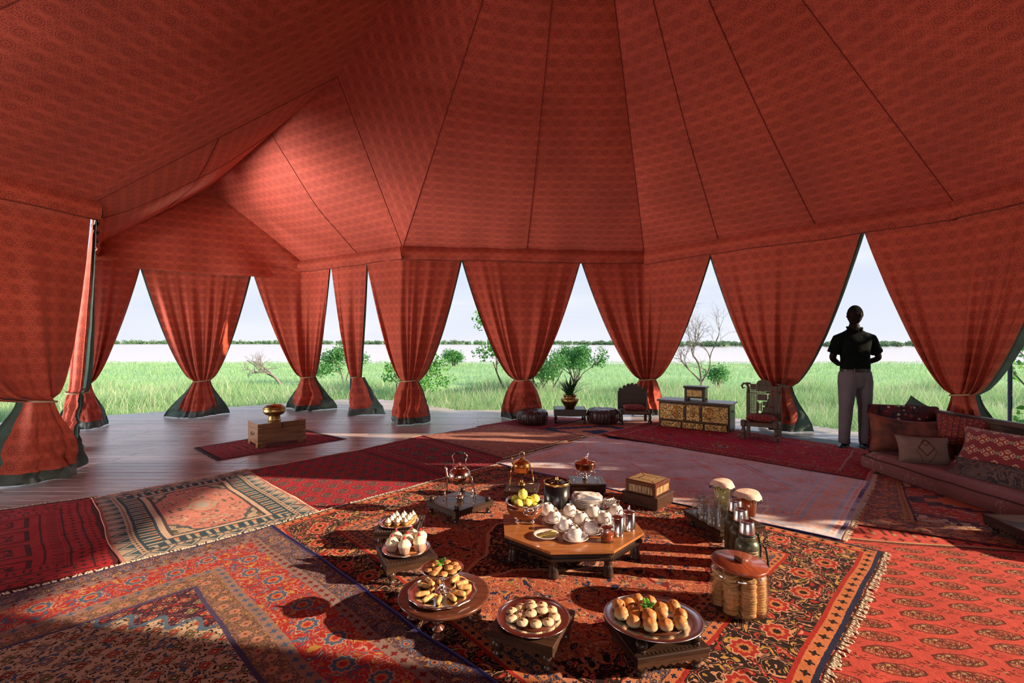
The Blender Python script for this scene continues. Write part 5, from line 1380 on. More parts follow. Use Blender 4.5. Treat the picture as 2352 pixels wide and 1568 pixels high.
# ---- steel flasks
M_FLK = plain('olive_hammered_enamel', (0.105, 0.125, 0.085), 0.32, 0.35, var=.08, scale=80)
M_FBLK = plain('green_black_rubber', (0.012, 0.022, 0.014), 0.5)
def flask(label, p, h, text=False):
    c = thing('vacuum_flask', label, 'flask', (p[0], p[1], BZ), 0, 'vacuum flasks')
    k = h / .345; r_ = .0625
    mb = MB(); mb.lathe([(r_ * .93, 0), (r_, .006), (r_, .195 * k), (r_ * .97, .215 * k), (r_ * .80, .232 * k), (r_ * .72, .238 * k)], 40); ob('flask_body', mb, M_FLK, c)
    mb = MB(); mb.lathe([(r_ * .73, .236 * k), (r_ * .71, .243 * k), (r_ * .73, .247 * k), (r_ * .70, .252 * k), (r_ * .72, .256 * k), (r_ * .70, .262 * k)], 36); ob('neck', mb, M_FLK, c)
    mb = MB(); mb.lathe([(r_ * .70, .260 * k), (r_ * .71, .272 * k), (r_ * .67, .274 * k)], 36); ob('gasket', mb, M_FBLK, c)
    mb = MB(); mb.lathe([(r_ * .69, .272 * k), (r_ * .68, .28 * k), (r_ * .60, .338 * k), (r_ * .55, .344 * k), (r_ * .50, .344 * k), (r_ * .47, .339 * k), (0, .338 * k)], 36); ob('steel_cup', mb, M_STEEL, c)
    mb = MB(); mb.at(rz=R(-12)); mb.tube([(r_, 0, .205 * k), (r_ + .022, 0, .208 * k), (r_ + .036, 0, .18 * k), (r_ + .046, 0, .11 * k), (r_ + .044, 0, .06 * k), (r_ + .02, 0, .04 * k), (r_, 0, .042 * k)], .006, 8)
    mb.box((r_ + .004, 0, .205 * k), (.014, .03, .018), .003); mb.box((r_ + .004, 0, .042 * k), (.014, .03, .018), .003); mb.box((r_ + .034, 0, .195 * k), (.012, .018, .012), .003); mb.box((r_ + .046, 0, .10 * k), (.012, .018, .012), .003); ob('handle', mb, M_FBLK, c)
    if text:
        pl = MB(); n_ = 12
        vs = [((r_ + .0012) * math.sin(R(-26 + 52 * i / n_) + .15), -(r_ + .0012) * math.cos(R(-26 + 52 * i / n_) + .15), zz) for zz in (.154, .173) for i in range(n_ + 1)]
        pl.add(vs, [(i, i + 1, i + n_ + 2, i + n_ + 1) for i in range(n_)], True); lp = ob('name_plate', pl, plain('pale_name_plate', (.62, .52, .36), .4), c)
        cu = bpy.data.curves.new('lettering', 'FONT'); cu.body = 'STANLEY'; cu.size = .0135; cu.align_x = 'CENTER'; cu.extrude = .0004
        tmp = bpy.data.objects.new('lettering', cu); COL.objects.link(tmp); bpy.context.view_layer.update()
        me = bpy.data.meshes.new_from_object(tmp.evaluated_get(bpy.context.evaluated_depsgraph_get())); bpy.data.objects.remove(tmp)
        for v in me.vertices:
            x_, y_, z_ = v.co; a = x_ / r_ + .15; rr2 = r_ + .0016 + z_; v.co = (rr2 * math.sin(a), -rr2 * math.cos(a), .1590 + y_)
        me.materials.clear(); me.materials.append(M_DKW); lo = bpy.data.objects.new('lettering', me); COL.objects.link(lo); lo.parent = lp
flask('nearest olive green flask with a name plate, behind the biscuit jar', (1.312, 2.70), .320, True)
flask('middle olive green flask of the three with steel cup', (1.358, 2.87), .330)
flask('farthest olive green flask beside the covered jugs', (1.405, 3.045), .325)

# ---- big biscuit jar
jc = (1.127, 2.40); c = thing('biscuit_jar', 'large round glass jar with a red brown wooden lid', 'jar', (*jc, BZ))
mb = MB(); mb.lathe([(0, .0), (.115, .0), (.130, .008), (.134, .022), (.134, .180), (.128, .200), (.118, .208), (.118, .214)], 56); mb.lathe([(0, .006), (.112, .006), (.127, .016), (.130, .024), (.130, .180), (.124, .198), (.115, .206)], 56); ob('glass_body', mb, M_GLASS, c)
mb = MB(); mb.at((0, 0, .214), rx=R(2), ry=R(3)); mb.lathe([(.110, 0), (.128, .001), (.131, .006), (.131, .014), (.128, .018), (0, .018)], 56); ob('wooden_lid', mb, M_LID, c)
mb = MB(); mb.at((0, 0, .232), rz=R(20), rx=R(2), ry=R(3)); mb.box((0, 0, .010), (.018, .052, .020), .003); ob('lid_handle', mb, M_MAH, c)
rb = random.Random(3)
bis = None
cols_ = [(-.066, -.058, 16), (.002, -.092, 15), (.067, -.056, 15), (-.092, .012, 15), (.092, .014, 15), (.002, -.018, 14), (-.052, .075, 13), (.045, .078, 13)]
for ci, (bx0, by0, n_) in enumerate(cols_):
    for k in range(n_):
        if bis is None:
            mb = MB(); mb.lathe([(.028, 0), (.0335, .002), (.0345, .0055), (.0335, .009), (.028, .011), (.014, .0118), (0, .012)], 20)
            bis = ob('biscuit', mb, M_BISC); o = bis
        else: o = bis.copy(); COL.objects.link(o)
        r_ = math.hypot(bx0, by0); f_ = min(1, .092 / r_)
        o.location = (jc[0] + bx0 * f_ + rb.uniform(-.003, .003), jc[1] + by0 * f_ + rb.uniform(-.003, .003), BZ + .012 + k * .0118)
        o.rotation_euler = (R(rb.uniform(-5, 5)), R(rb.uniform(-5, 5)), rb.uniform(0, 6))
        tag(o, 'round golden biscuit stacked inside the big glass jar', 'biscuit', 'biscuits stacked in the glass jar')

# ---- trays with food
CLK = lambda x_, y_: int(round((90 - math.degrees(math.atan2(y_, x_))) / 30)) % 12 or 12
NUMW = ['', 'one', 'two', 'three', 'four', 'five', 'six', 'seven', 'eight', 'nine', 'ten', 'eleven', 'twelve']
used_labels = set()
def uniq(base, x_, y_, r_):
    rr_ = math.hypot(x_, y_) / r_
    w = f"{base}, {'outer' if rr_ > .52 else 'inner'} ring, {NUMW[CLK(x_, y_)]} o'clock as seen"
    if w in used_labels: w = w.replace(' as seen', ', the nearer one') if w.replace(' as seen', ', the nearer one') not in used_labels else w + ' behind'
    used_labels.add(w); return w
def plate(label, c, r_, m, depth=.012, name='serving_plate', wood_in=None, rim_pierced=False, tilt=0, scal=0):
    t = thing(name, label, 'plate', c); t.rotation_euler = (tilt, 0, 0)
    prof = [(r_ * .62, 0), (r_ * .66, .002), (r_ * .78, depth * .5), (r_ * .97, depth * .85), (r_, depth), (r_ * .985, depth + .002), (r_ * .77, depth * .6 + .001), (r_ * .66, .0045), (0, .004)]
    mb = MB(); mb.lathe(prof, 72 if scal else 56, flute=scal, fa=.02 if scal else 0); ob('plate_body', mb, m, t)
    mb = MB(); n_ = 64
    mb.tube([(r_ * (1 + (.02 * math.cos(scal * 2 * PI * k / n_) if scal else 0)) * math.cos(2 * PI * k / n_), r_ * (1 + (.02 * math.cos(scal * 2 * PI * k / n_) if scal else 0)) * math.sin(2 * PI * k / n_), depth + .001) for k in range(n_)], .0032 if not scal else .005, 8, closed=True); ob('rim', mb, m, t)
    if wood_in: mb = MB(); mb.lathe([(r_ * .64, .0045), (r_ * .64, .0055), (0, .0055)], 48); ob('inlay', mb, wood_in, t)
    if rim_pierced:
        mb = MB()
        for k in range(96):
            a = 2 * PI * k / 96
            for j in range(3):
                q = r_ * (.80 + j * .055); mb.at((q * math.cos(a), q * math.sin(a), depth * (.60 + .08 * j) + .0018), rz=a).box((0, 0, 0), (.0042, .0022, .001))
        mb.at(); ob('pierced_band', mb, M_BLACK, t)
    return t
def face_tr(c, tilt): return Matrix.Translation(c) @ Matrix.Rotation(tilt, 4, 'X')
M_INW = wood('orange_brown_inlay', (.20, .07, .025), (.36, .14, .05), .22, 7, 0, .4, .02)

low_table('small dark table with the meringue tartlets, farthest left', (-.74, 3.205), R(3), .29, .30, .137, legm=M_BRW, top=M_DKW, inset=.04, lr_=.022, th=.022, ah=.03, nsc=9, name='low_tartlet_table')
low_table('small dark table with the iced cupcakes', (-.61, 2.785), R(26), .29, .29, .137, legm=M_BRW, top=M_DKW, inset=.038, lr_=.024, th=.020, ah=.034, nsc=9, deep=.2, name='low_cupcake_table')
pc = (-.748, 3.205, .1375); plate('round silver plate under the meringue tartlets', pc, .128, M_SIL, wood_in=M_INW)
for j, yy in enumerate((-.058, -.014, .030, .072)):
    for i, xx in enumerate((-.058, -.004, .050)):
        q = (pc[0] + xx + .012 * j * .6 + .004 * ((i + j) % 2), pc[1] + yy + .005 * i, pc[2] + .0055)
        row_ = ['front', 'second', 'third', 'back'][j]; pos_ = ['left', 'middle', 'right'][i]
        c = thing('meringue_tartlet', f'{pos_} meringue tartlet of the {row_} row on the silver plate', 'tartlet', q, i + j, 'meringue tartlets')
        mb = MB(); mb.lathe([(.016, 0), (.019, .003), (.0245, .017), (.0235, .019), (.021, .016), (0, .015)], 18, flute=9, fa=.03); ob('pastry_case', mb, M_PASTRY, c)
        mb = MB(); mb.lathe([(.022, .015), (.020, .019), (.012, .021), (0, .022)], 14); ob('jam', mb, M_JAM, c)
        mb = MB(); mb.lathe([(.014, .019), (.0185, .023), (.0175, .029), (.012, .034), (.0115, .037), (.006, .042), (.002, .050), (0, .052)], 14, flute=6, fa=.10); ob('meringue', mb, M_MERI, c)
pc = (-.612, 2.80, .1375); plate('round silver plate with wooden centre under the cupcakes', pc, .134, M_SIL, wood_in=M_INW)
cc = [((.005, -.068), 'at the front'), ((-.074, -.035), 'at the front left'), ((.079, -.022), 'at the front right'), ((.0, .012), 'in the middle'), ((-.070, .045), 'at the back left'), ((.014, .085), 'at the very back'), ((.074, .055), 'at the back right')]
M_PETAL = plain('pink_petal', (.75, .10, .16), .5)
for k, ((xx, yy), w_) in enumerate(cc):
    c = thing('cupcake', f'cream topped cupcake with red berry, {w_} of its plate', 'cupcake', (pc[0] + xx, pc[1] + yy, pc[2] + .0055), k, 'cupcakes')
    mb = MB(); mb.lathe([(.024, 0), (.025, .001), (.034, .040), (.033, .041), (0, .038)], 72, flute=24, fa=.035); ob('paper_case', mb, M_PAPER, c)
    mb = MB(); mb.lathe([(.031, .038), (.036, .043), (.037, .050), (.034, .056), (.033, .058), (.030, .064), (.025, .068), (.023, .071), (.016, .076), (.008, .079), (0, .080)], 22, flute=7, fa=.05); ob('frosting', mb, M_CREAM, c)
    mb = MB(); mb.ball((.003 * (k % 3 - 1), 0, .086), .0085, 9, 7, (1, .9, 1.15), .3, k); ob('berry', mb, M_RASP, c)
    mb = MB(); mb.at((.012, .004, .082), rz=k * .7, ry=R(-30)); mb.ball((0, 0, 0), .008, 8, 6, (1.2, .6, .18)); ob('leaf', mb, M_GREEN, c)
    if k % 2: mb = MB(); mb.at((-.010, -.004, .083), rz=k, ry=R(30)); mb.ball((0, 0, 0), .008, 8, 6, (1.1, .8, .2)); ob('petal', mb, M_PETAL, c)

# round table, scalloped tray, comport
RC = (-.323, 2.306); RZ = .145
t = thing('round_table', 'low round mahogany table with turned legs', 'table', (*RC, BZ))
mb = MB(); mb.lathe([(.19, RZ - BZ - .026), (.205, RZ - BZ - .024), (.214, RZ - BZ - .016), (.218, RZ - BZ - .008), (.216, RZ - BZ - .001), (.206, RZ - BZ), (0, RZ - BZ)], 72); ob('tabletop', mb, M_MAH, t)
mb = MB(); mb.lathe([(.150, RZ - BZ - .045), (.153, RZ - BZ - .026)], 48); ob('apron_ring', mb, M_MAH, t)
for k in range(4):
    a = R(-88 + 90 * k + 25) if False else R(-92 + 90 * k); mb = MB(); mb.lathe(leg_prof(RZ - BZ - .024, .030, 3), 16); ob('leg', mb, M_MAH, t, loc=(.150 * math.cos(a), .150 * math.sin(a), 0))
pc = (-.329, 2.290, RZ + .0005); plate('scalloped silver tray of pastry rolls on the round table', pc, .157, M_SIL, .014, 'scalloped_tray', scal=12)
c = thing('silver_comport', 'silver footed dish of mini quiches rising above the tray', 'dish', (pc[0] - .002, pc[1] + .012, pc[2] + .005))
mb = MB(); mb.lathe([(.046, 0), (.047, .003), (.030, .010), (.014, .026), (.009, .045), (.010, .062), (.018, .076), (.014, .078)], 40, flute=10, fa=.05); ob('pedestal', mb, M_SIL, c)
mb = MB(); mb.lathe([(.010, .074), (.045, .080), (.080, .094), (.099, .112), (.101, .114), (.098, .115), (.078, .098), (.045, .086), (0, .082)], 52); ob('dish', mb, M_SIL, c)
qz = pc[2] + .005
M_TOPP = plain('quiche_topping', (.45, .13, .05), .6, var=.8, scale=90, bump=.6, c2=(.16, .16, .04))
qp = [(.066 * math.cos(R(a)), .060 * math.sin(R(a))) for a in range(-80, 280, 40)] + [(-.022, -.012), (.030, -.008)]
for k, (xx, yy) in enumerate(qp):
    inn = k >= len(qp) - 2
    c = thing('mini_quiche', uniq('mini quiche in the footed dish', xx, yy, .10), 'quiche', (pc[0] - .002 + xx, pc[1] + .012 + yy, qz + (.098 if not inn else .104)), k, 'mini quiches')
    mb = MB(); mb.lathe([(.014, 0), (.017, .002), (.0225, .015), (.0215, .017), (0, .014)], 18, flute=9, fa=.03); ob('pastry_case', mb, M_PASTRY, c)
    mb = MB(); mb.ball((0, 0, .014), .0195, 14, 8, (1, 1, .48), .25, k); ob('topping', mb, M_TOPP, c)
def herb(label, loc, s=1.0, n=9, seed=0):
    r_ = random.Random(seed); mb = MB()
    for k in range(n):
        a = r_.uniform(0, 6.28); el_ = r_.uniform(.1, 1.0); L_ = r_.uniform(.012, .02) * s
        mb.at((math.cos(a) * L_ * .6, math.sin(a) * L_ * .6, el_ * .010 * s), rz=a, ry=-el_ * .7); mb.ball((0, 0, 0), L_ * .55, 8, 6, (1.2, .7, .15))
    mb.at(); mb.tube([(0, 0, -.004), (.004 * s, 0, .006 * s)], .0012, 5)
    o = ob('herb_sprig', mb, M_GREEN, None, loc=loc); tag(o, label, 'herb'); return o
herb('green basil sprig on top of the mini quiches', (pc[0] - .012, pc[1] + .014, qz + .130), 1.5, 9, 1)
rp_ = [(-.095, .040), (-.074, .080), (-.030, .100), (.045, .105), (.085, .066), (.102, .026), (.080, -.026), (.050, -.060), (-.004, -.088), (-.055, -.072), (-.088, -.035)]
for k, (xx, yy) in enumerate(rp_):
    a = math.atan2(yy, xx); L_ = .033; mb = MB(); mb.at((0, 0, .0125), rz=a)
    mb.tube([(-L_, 0, 0), (-L_ * .9, 0, 0), (-L_ * .5, .001, 0), (0, 0, .0005), (L_ * .5, -.001, 0), (L_ * .9, 0, 0), (L_, 0, 0)], [.006, .0105, .0118, .0125, .012, .011, .006], 12)
    o = ob('pastry_roll', mb, M_PASTRY, None, loc=(pc[0] + xx, pc[1] + yy, pc[2] + .0055)); tag(o, uniq('golden pastry roll on the scalloped tray', xx, yy, .157), 'pastry', 'pastry rolls on the tray')

# cookies
low_table('dark square table with the plate of almond cookies', (.088, 2.105), R(-24.5), .30, .30, .131, legm=M_BRW, top=M_BRW, inset=.035, lr_=.023, th=.022, ah=.032, nsc=9, deep=.45, name='low_cookie_table', carve=False)
pc = (.093, 2.106, .1315); plate('silver plate with a pierced rim under the cookies', pc, .157, M_SIL, .013, wood_in=M_MAH, rim_pierced=True)
ck = [(1785, 615), (1915, 635), (1680, 655), (1575, 700), (1575, 780), (1690, 735), (1795, 670), (1785, 745), (1910, 710), (2015, 685), (2035, 760), (1690, 820), (1830, 835), (1960, 815)]
for k, (zx, zy) in enumerate(ck):
    xx = (zx - 1810) * .000404; yy = -(zy - 752) * .00072; up = .010 if k in (6, 7, 8) else 0
    if k == 5: xx -= .004
    c = thing('almond_cookie', uniq('pale cookie with an almond on the pierced plate', xx, yy, .157), 'cookie', (pc[0] + xx, pc[1] + yy, pc[2] + .0055 + up), k * 1.1, 'almond cookies')
    mb = MB(); mb.lathe([(.020, 0), (.0245, .003), (.026, .008), (.024, .014), (.016, .0185), (.006, .020), (0, .020)], 20); ob('cookie_body', mb, M_COOK, c)
    mb = MB(); mb.at((0, 0, .020), rz=.5 * k); mb.ball((0, 0, 0), .0075, 10, 6, (1.25, .7, .55)); ob('almond', mb, M_ALM, c)

# scones on the tilted tray
low_table('dark table with round corner knobs under the scones', (.605, 2.060), R(13), .325, .32, .113, legm=M_BRW, top=M_DKW, knobs=False, inset=.042, lr_=.026, th=.022, ah=.030, nsc=9, deep=.4, name='low_scone_table')
sct = [o_ for o_ in bpy.data.objects if o_.name.startswith('low_scone_table')][0]
for sx_ in (-1, 1):
    for sy_ in (-1, 1):
        mb = MB(); mb.lathe([(.016, 0), (.018, .004), (.014, .007), (.022, .015), (.0255, .025), (.022, .036), (.012, .042), (0, .043)], 18); ob('knob', mb, M_DKW, sct, loc=(sx_ * .1205, sy_ * .118, .113 - BZ))
tl = R(4.0); pc = Vector((.600, 2.060, .152))
plate('large steel tray of scones resting on the table knobs', pc, .203, M_STEEL, .016, 'steel_tray', wood_in=M_MAH, tilt=-tl)
sc_ = [(415, 850), (540, 810), (665, 780), (805, 790), (405, 940), (560, 910), (700, 860), (880, 875), (1035, 855), (500, 1020), (700, 960), (845, 940), (1045, 950), (655, 1060), (820, 1055), (985, 1040)]
M_SCT = Mat('scone_crust', .5); x, y, z = M_SCT.xyz(M_SCT.coord()); nn_ = noi(M_SCT.coord(), 50.0, 3)
M_SCT.color(mixc(sstep(z + nn_ * .02, .024, .042), (.74, .55, .32), mixc(nn_, (.42, .14, .035), (.66, .30, .09)))); M_SCT.bump(nn_, .3, .004); M_SCT = M_SCT.m
for k, (zx, zy) in enumerate(sc_):
    xx = (zx - 754) * .000396 * .98; yy = -(zy + 22 - 955) * .00078
    q = face_tr(pc, -tl) @ Vector((xx, yy, .0058))
    mb = MB(); mb.ball((0, 0, .024), .0275, 18, 12, (1.08, 1.08, .92), .16, k + 2)
    mb.v = [(a, b, max(0, z_)) for a, b, z_ in mb.v]
    o = ob('scone', mb, M_SCT, None, loc=q); o.rotation_euler = (-tl, 0, 0); o.scale = (1 + .05 * math.sin(k * 2), 1, 1 + .08 * math.cos(k * 3)); tag(o, uniq('round golden scone on the steel tray', xx, yy, .203), 'scone', 'scones on the steel tray')
q = face_tr(pc, -tl) @ Vector((-.022, .008, .052)); herb('green parsley sprig on the scones', q, 1.5, 16, 5)

# corner of a dark table at the right edge, and a stray blade of grass
low_table('dark low table cut off by the right edge of the picture', (3.47, 3.19), R(-8), .40, .36, .135, inset=.05, lr_=.03, th=.025, ah=.05, name='low_side_table')
mb = MB(); mb.tube([(-.022, -.002, 0), (0, .002, .0015), (.02, .006, 0)], [.0008, .002, .0006], 5); p = at(1047, 1481, .045)
o = ob('green_leaf', mb, M_GREEN, None, loc=(p.x, p.y, .026)); tag(o, 'single green leaf fallen on the carpet below the round table', 'leaf')
# ================================================================== furniture at the far side
M_CHW = wood('weathered_chair_wood', (0.045, 0.028, 0.020), (0.14, 0.085, 0.055), 0.5, 12, 2)
M_CHD = wood('dark_chair_wood', (0.020, 0.013, 0.010), (0.060, 0.036, 0.024), 0.45, 12, 2)
M_LEA = plain('dark_brown_leather', (0.050, 0.022, 0.022), 0.32, var=.25, scale=14, bump=.3)
M_STI = plain('cream_stitching', (0.32, 0.22, 0.16), .8)
M_CAMP = wood('camphor_trunk_wood', (0.11, 0.045, 0.018), (0.30, 0.145, 0.062), 0.32, 4, 0, .15, .03)
M_CUSH = Mat('red_kilim_cushion', .9); x, y, z = M_CUSH.xyz(M_CUSH.coord())
cc_ = mixc(frac(x * 22.0) < .2, (.24, .020, .020), (.07, .012, .018)); M_CUSH.color(mixc(noi(comb(x * 3.0, y * 3.0, z), 30.0, 2) > .60, cc_, (.35, .16, .11))); M_CUSH.bump(noi(M_CUSH.coord(), 90.0, 3), .3, .01); M_CUSH = M_CUSH.m

# wooden trunk on its rug
tz = .0105
FLc = Vector((-3.16, 6.01, 0)); a_ = R(43.2)
u_ = Vector((math.cos(a_), math.sin(a_), 0)); v_ = Vector((-u_.y, u_.x, 0))
tw_, td_, th_ = .585, .43, .300
cen = FLc + u_ * tw_ / 2 + v_ * td_ / 2
c = thing('wooden_trunk', 'brass cornered wooden trunk standing on the small crimson rug', 'trunk', (cen.x, cen.y, tz), a_)
mb = MB(); mb.box((0, 0, .135), (tw_, td_, .19), .003); ob('trunk_body', mb, M_CAMP, c)
mb = MB(); mb.box((0, 0, .265), (tw_, td_, .066), .004); ob('trunk_lid', mb, M_CAMP, c)
for sx_ in (-1, 1):
    for sy_ in (-1, 1):
        mb = MB(); mb.box((sx_ * (tw_ / 2 - .045), sy_ * (td_ / 2 - .01), .020), (.09, .02, .040), .003); mb.box((sx_ * (tw_ / 2 - .01), sy_ * (td_ / 2 - .045), .020), (.02, .09, .040), .003); ob('bracket_foot', mb, M_CAMP, c)
for (x_, z_) in ((-.27, .29), (-.265, .245), (-.265, .16), (-.265, .065), (.265, .29), (.27, .16), (.265, .065), (-.06, .293)):
    mb = MB(); mb.box((x_ if abs(x_) < .2 else math.copysign(tw_ / 2 - .024, x_), -td_ / 2 - .001, z_), (.048, .003, .014)); ob('brass_strap', mb, M_BRASSD, c)
mb = MB(); mb.box((.0, -td_ / 2 - .003, .255), (.022, .005, .05)); mb.tube([(-.008, -td_ / 2 - .006, .236), (0, -td_ / 2 - .012, .214), (.008, -td_ / 2 - .006, .236)], .003, 6); ob('hasp', mb, M_DKW, c)
for sx_ in (-1, 1):
    mb = MB(); mb.tube([(sx_ * (tw_ / 2 + .003), -.045, .17), (sx_ * (tw_ / 2 + .012), -.042, .15), (sx_ * (tw_ / 2 + .016), 0, .14), (sx_ * (tw_ / 2 + .012), .042, .15), (sx_ * (tw_ / 2 + .003), .045, .17)], .005, 7)
    for s_ in (-1, 1): mb.ball((sx_ * (tw_ / 2 + .003), s_ * .045, .17), .011, 10, 6, (.5, 1, 1))
    ob('handle', mb, M_DKW, c)
# brass tureen on the trunk
c = thing('brass_tureen', 'covered brass bowl on a tall foot standing on the trunk', 'bowl', (-3.11, 6.33, tz + .298))
mb = MB(); mb.lathe([(.080, 0), (.082, .006), (.074, .012), (.070, .020), (.074, .030), (.066, .060), (.070, .068), (.110, .085), (.134, .115), (.136, .140), (.130, .152), (.137, .158), (.139, .166), (.130, .168), (0, .165)], 44); ob('bowl_body', mb, M_BRASSD, c)
mb = MB(); mb.lathe([(.130, .168), (.132, .174), (.118, .180), (.116, .186), (.098, .196), (.095, .202), (.060, .208), (.010, .212), (.006, .226), (.014, .230), (.014, .234), (0, .236)], 44); ob('bowl_lid', mb, M_BRASSD, c)

# poufs
def pouf(label, x_, y_, r_, h, seed, z0=.013):
    c = thing('leather_pouf', label, 'pouf', (x_, y_, z0), seed, 'leather poufs'); ns = 14
    def P(a, t):
        prof = [(.0, 0), (.80, 0), (.96, .14), (1.0, .35), (1.0, .62), (.95, .86), (.80, .97), (.5, 1.0), (.12, .985), (0, .975)]
        k = t * (len(prof) - 1); i = min(int(k), len(prof) - 2); f_ = k - i
        rr_ = prof[i][0] * (1 - f_) + prof[i + 1][0] * f_; zz = prof[i][1] * (1 - f_) + prof[i + 1][1] * f_
        pin = 1 - .025 * abs(math.cos(a * ns / 2)) ** 12 * (1 if rr_ > .3 else 0)
        dz = .05 * math.sin(a * ns) * (rr_ ** 2) * (t > .6) * (1 - rr_ * .8) + .03 * noise.noise(Vector((math.cos(a) * 3, math.sin(a) * 3, t * 3 + seed))) * t
        return (r_ * rr_ * pin * math.cos(a), r_ * rr_ * pin * math.sin(a), h * (zz + dz))
    for k in range(ns):
        mb = MB(); mb.grid(lambda u, v: P(2 * PI * (k + u) / ns + PI / ns, v), 8, 27); ob('leather_panel', mb, M_LEA, c)
        mb = MB(); a = 2 * PI * k / ns + PI / ns; mb.tube([Vector(P(a, .15 + .60 * j / 14)) * 1.003 for j in range(15)], .0022, 5); ob('piping', mb, M_STI, c)
pouf('dark brown leather pouf left of the plant table', .33, 7.86, .255, .225, 1)
pouf('dark brown leather pouf between plant table and low chair', 1.49, 7.94, .262, .235, 2, .010)

# plant table, brass pot, plant
low_table('black carved square table holding the potted plant', (.955, 8.02), R(-3), .53, .42, .240, z0=.012, inset=.035, lr_=.026, th=.028, ah=.085, deep=.1, nsc=1, name='plant_table', fancy=3)
c = thing('brass_planter', 'engraved brass pot holding a spiky green plant', 'pot', (.955, 7.99, .240))
mb = MB(); mb.lathe([(.075, 0), (.078, .008), (.095, .04), (.130, .095), (.146, .130), (.140, .155), (.112, .170), (.100, .176), (.102, .190), (.112, .215), (.112, .222), (.104, .220), (.095, .19), (0, .185)], 44, flute=22, fa=.006); ob('pot_body', mb, M_BRASSD, c)
mb = MB()
for k in range(30): a = 2 * PI * k / 30; mb.ball((.141 * math.cos(a), .141 * math.sin(a), .150), .009, 6, 5)
mb.lathe([(.104, .172), (.108, .176), (.104, .180)], 36); ob('embossed_band', mb, M_BRASS, c)
c = thing('spiky_plant', 'spiky plant of narrow dark green leaves in the brass pot', 'plant', (.955, 7.99, .43)); rr = random.Random(8)
M_SPK = plain('dark_green_strap_leaf', (.018, .075, .022), .4, var=.5, scale=10)
for k in range(78):
    a = rr.uniform(0, 6.28); rch = rr.uniform(.08, .40) * (1.0 if k % 5 else 1.15); hh = rr.uniform(.18, .40) * (1.25 - rch * 1.4)
    w0 = rr.uniform(.007, .012); b0 = rr.uniform(0, .05)
    d = Vector((math.cos(a), math.sin(a), 0)); s = Vector((-d.y, d.x, 0)); vs = []; fs = []
    for j in range(7):
        t_ = j / 6; q = d * (b0 + rch * t_ ** 1.3) + Vector((0, 0, hh * math.sin(t_ * (1.25 + rch * 1.2)) ** 1.0 if t_ > 0 else 0)); w = w0 * (1 - t_ ** 2) + .0006
        vs += [q - s * w, q + Vector((0, 0, -w * .5)), q + s * w]
    for j in range(6):
        b = j * 3; fs += [(b, b + 1, b + 4, b + 3), (b + 1, b + 2, b + 5, b + 4)]
    mb = MB(); mb.add(vs, fs, True); ob('leaf', mb, M_SPK, c)

# low chairs
def pillow(w, h, t, seed=0, n=18, pinch=.08, sag=.0):
    mb = MB()
    def P(u, v, s):
        x_, y_ = u * 2 - 1, v * 2 - 1
        k = max(0, (1 - abs(x_) ** 3.0)) ** .5 * max(0, (1 - abs(y_) ** 3.0)) ** .5
        px_ = x_ * w / 2 * (1 - pinch * (1 - y_ * y_) * abs(x_) * 1.0); py_ = y_ * h / 2 * (1 - pinch * (1 - x_ * x_) * abs(y_))
        wr = .06 * t * noise.noise(Vector((x_ * 2.3, y_ * 2.3, seed + s)))
        return (px_, py_ - sag * (1 - x_ * x_) * max(0, y_), s * (t / 2 * k + wr * k))
    mb.grid(lambda u, v: P(u, v, 1), n, n, True, lambda u, v: (u, v)); mb.grid(lambda u, v: P(u, v, -1), n, n, True, lambda u, v: (u, v), flip=True)
    return mb
def square_leg(h, r_):
    mb = MB(); mb.lathe([(r_ * .9, 0), (r_, .02), (r_, h * .22), (r_ * .55, h * .30), (r_ * .85, h * .40), (r_ * .7, h * .62), (r_ * .5, h * .70), (r_ * .9, h * .74), (r_ * 1.05, h * .78), (r_ * 1.05, h * 1.06), (r_ * .8, h * 1.12), (0, h * 1.13)], 10, smooth=False); return mb
def chair_common(label, FL, FR, BL, BR, sh, z0, dark, seat_h=.028):
    mid = (FL + FR + BL + BR) / 4; rz = math.atan2((FR - FL).y, (FR - FL).x); w = (FR - FL).length; d = (BL - FL).length
    c = thing('low_chair', label, 'chair', (mid.x, mid.y, z0), rz)
    return c, w, d
# scalloped chair
FL, FR = Vector((1.745, 7.73, 0)), Vector((2.185, 7.68, 0)); BL, BR = FL + Vector((.06, .42, 0)), FR + Vector((.06, .42, 0))
c, w, d = chair_common('dark low chair with a scalloped carved back and red cushion', FL, FR, BL, BR, .2, .030, True)
for sx_ in (-1, 1): ob('front_leg', square_leg(.215, .030), M_CHD, c, loc=(sx_ * w / 2, -d / 2, -.0 if sx_ > 0 else -.018))
for sx_ in (-1, 1): mb = MB(); mb.box((sx_ * (w / 2 - .005), d / 2, .22), (.045, .04, .56), .005); ob('back_post', mb, M_CHD, c, loc=(0, 0, -.02))
mb = MB(); mb.box((0, -d / 2, .165), (w, .035, .04), .005); mb.box((0, d / 2, .165), (w, .035, .04), .005)
for sx_ in (-1, 1): mb.box((sx_ * w / 2, 0, .165), (.035, d, .04), .005)
ob('seat_frame', mb, M_CHD, c)
mb = MB()
for k in range(22): mb.tube([(-w / 2 + .02 + k * (w - .04) / 21, -d / 2 - .02, .165), (-w / 2 + .02 + k * (w - .04) / 21, -d / 2 - .022, .185), (-w / 2 + .02 + k * (w - .04) / 21, 0, .190), (-w / 2 + .02 + k * (w - .04) / 21, d / 2, .19)], .0085, 5)
ob('rush_seat', mb, plain('rush_cord', (.20, .12, .07), .8, bump=.3, scale=100), c)
out = [(-w / 2, .19), (w / 2, .19), (w / 2, .49)]
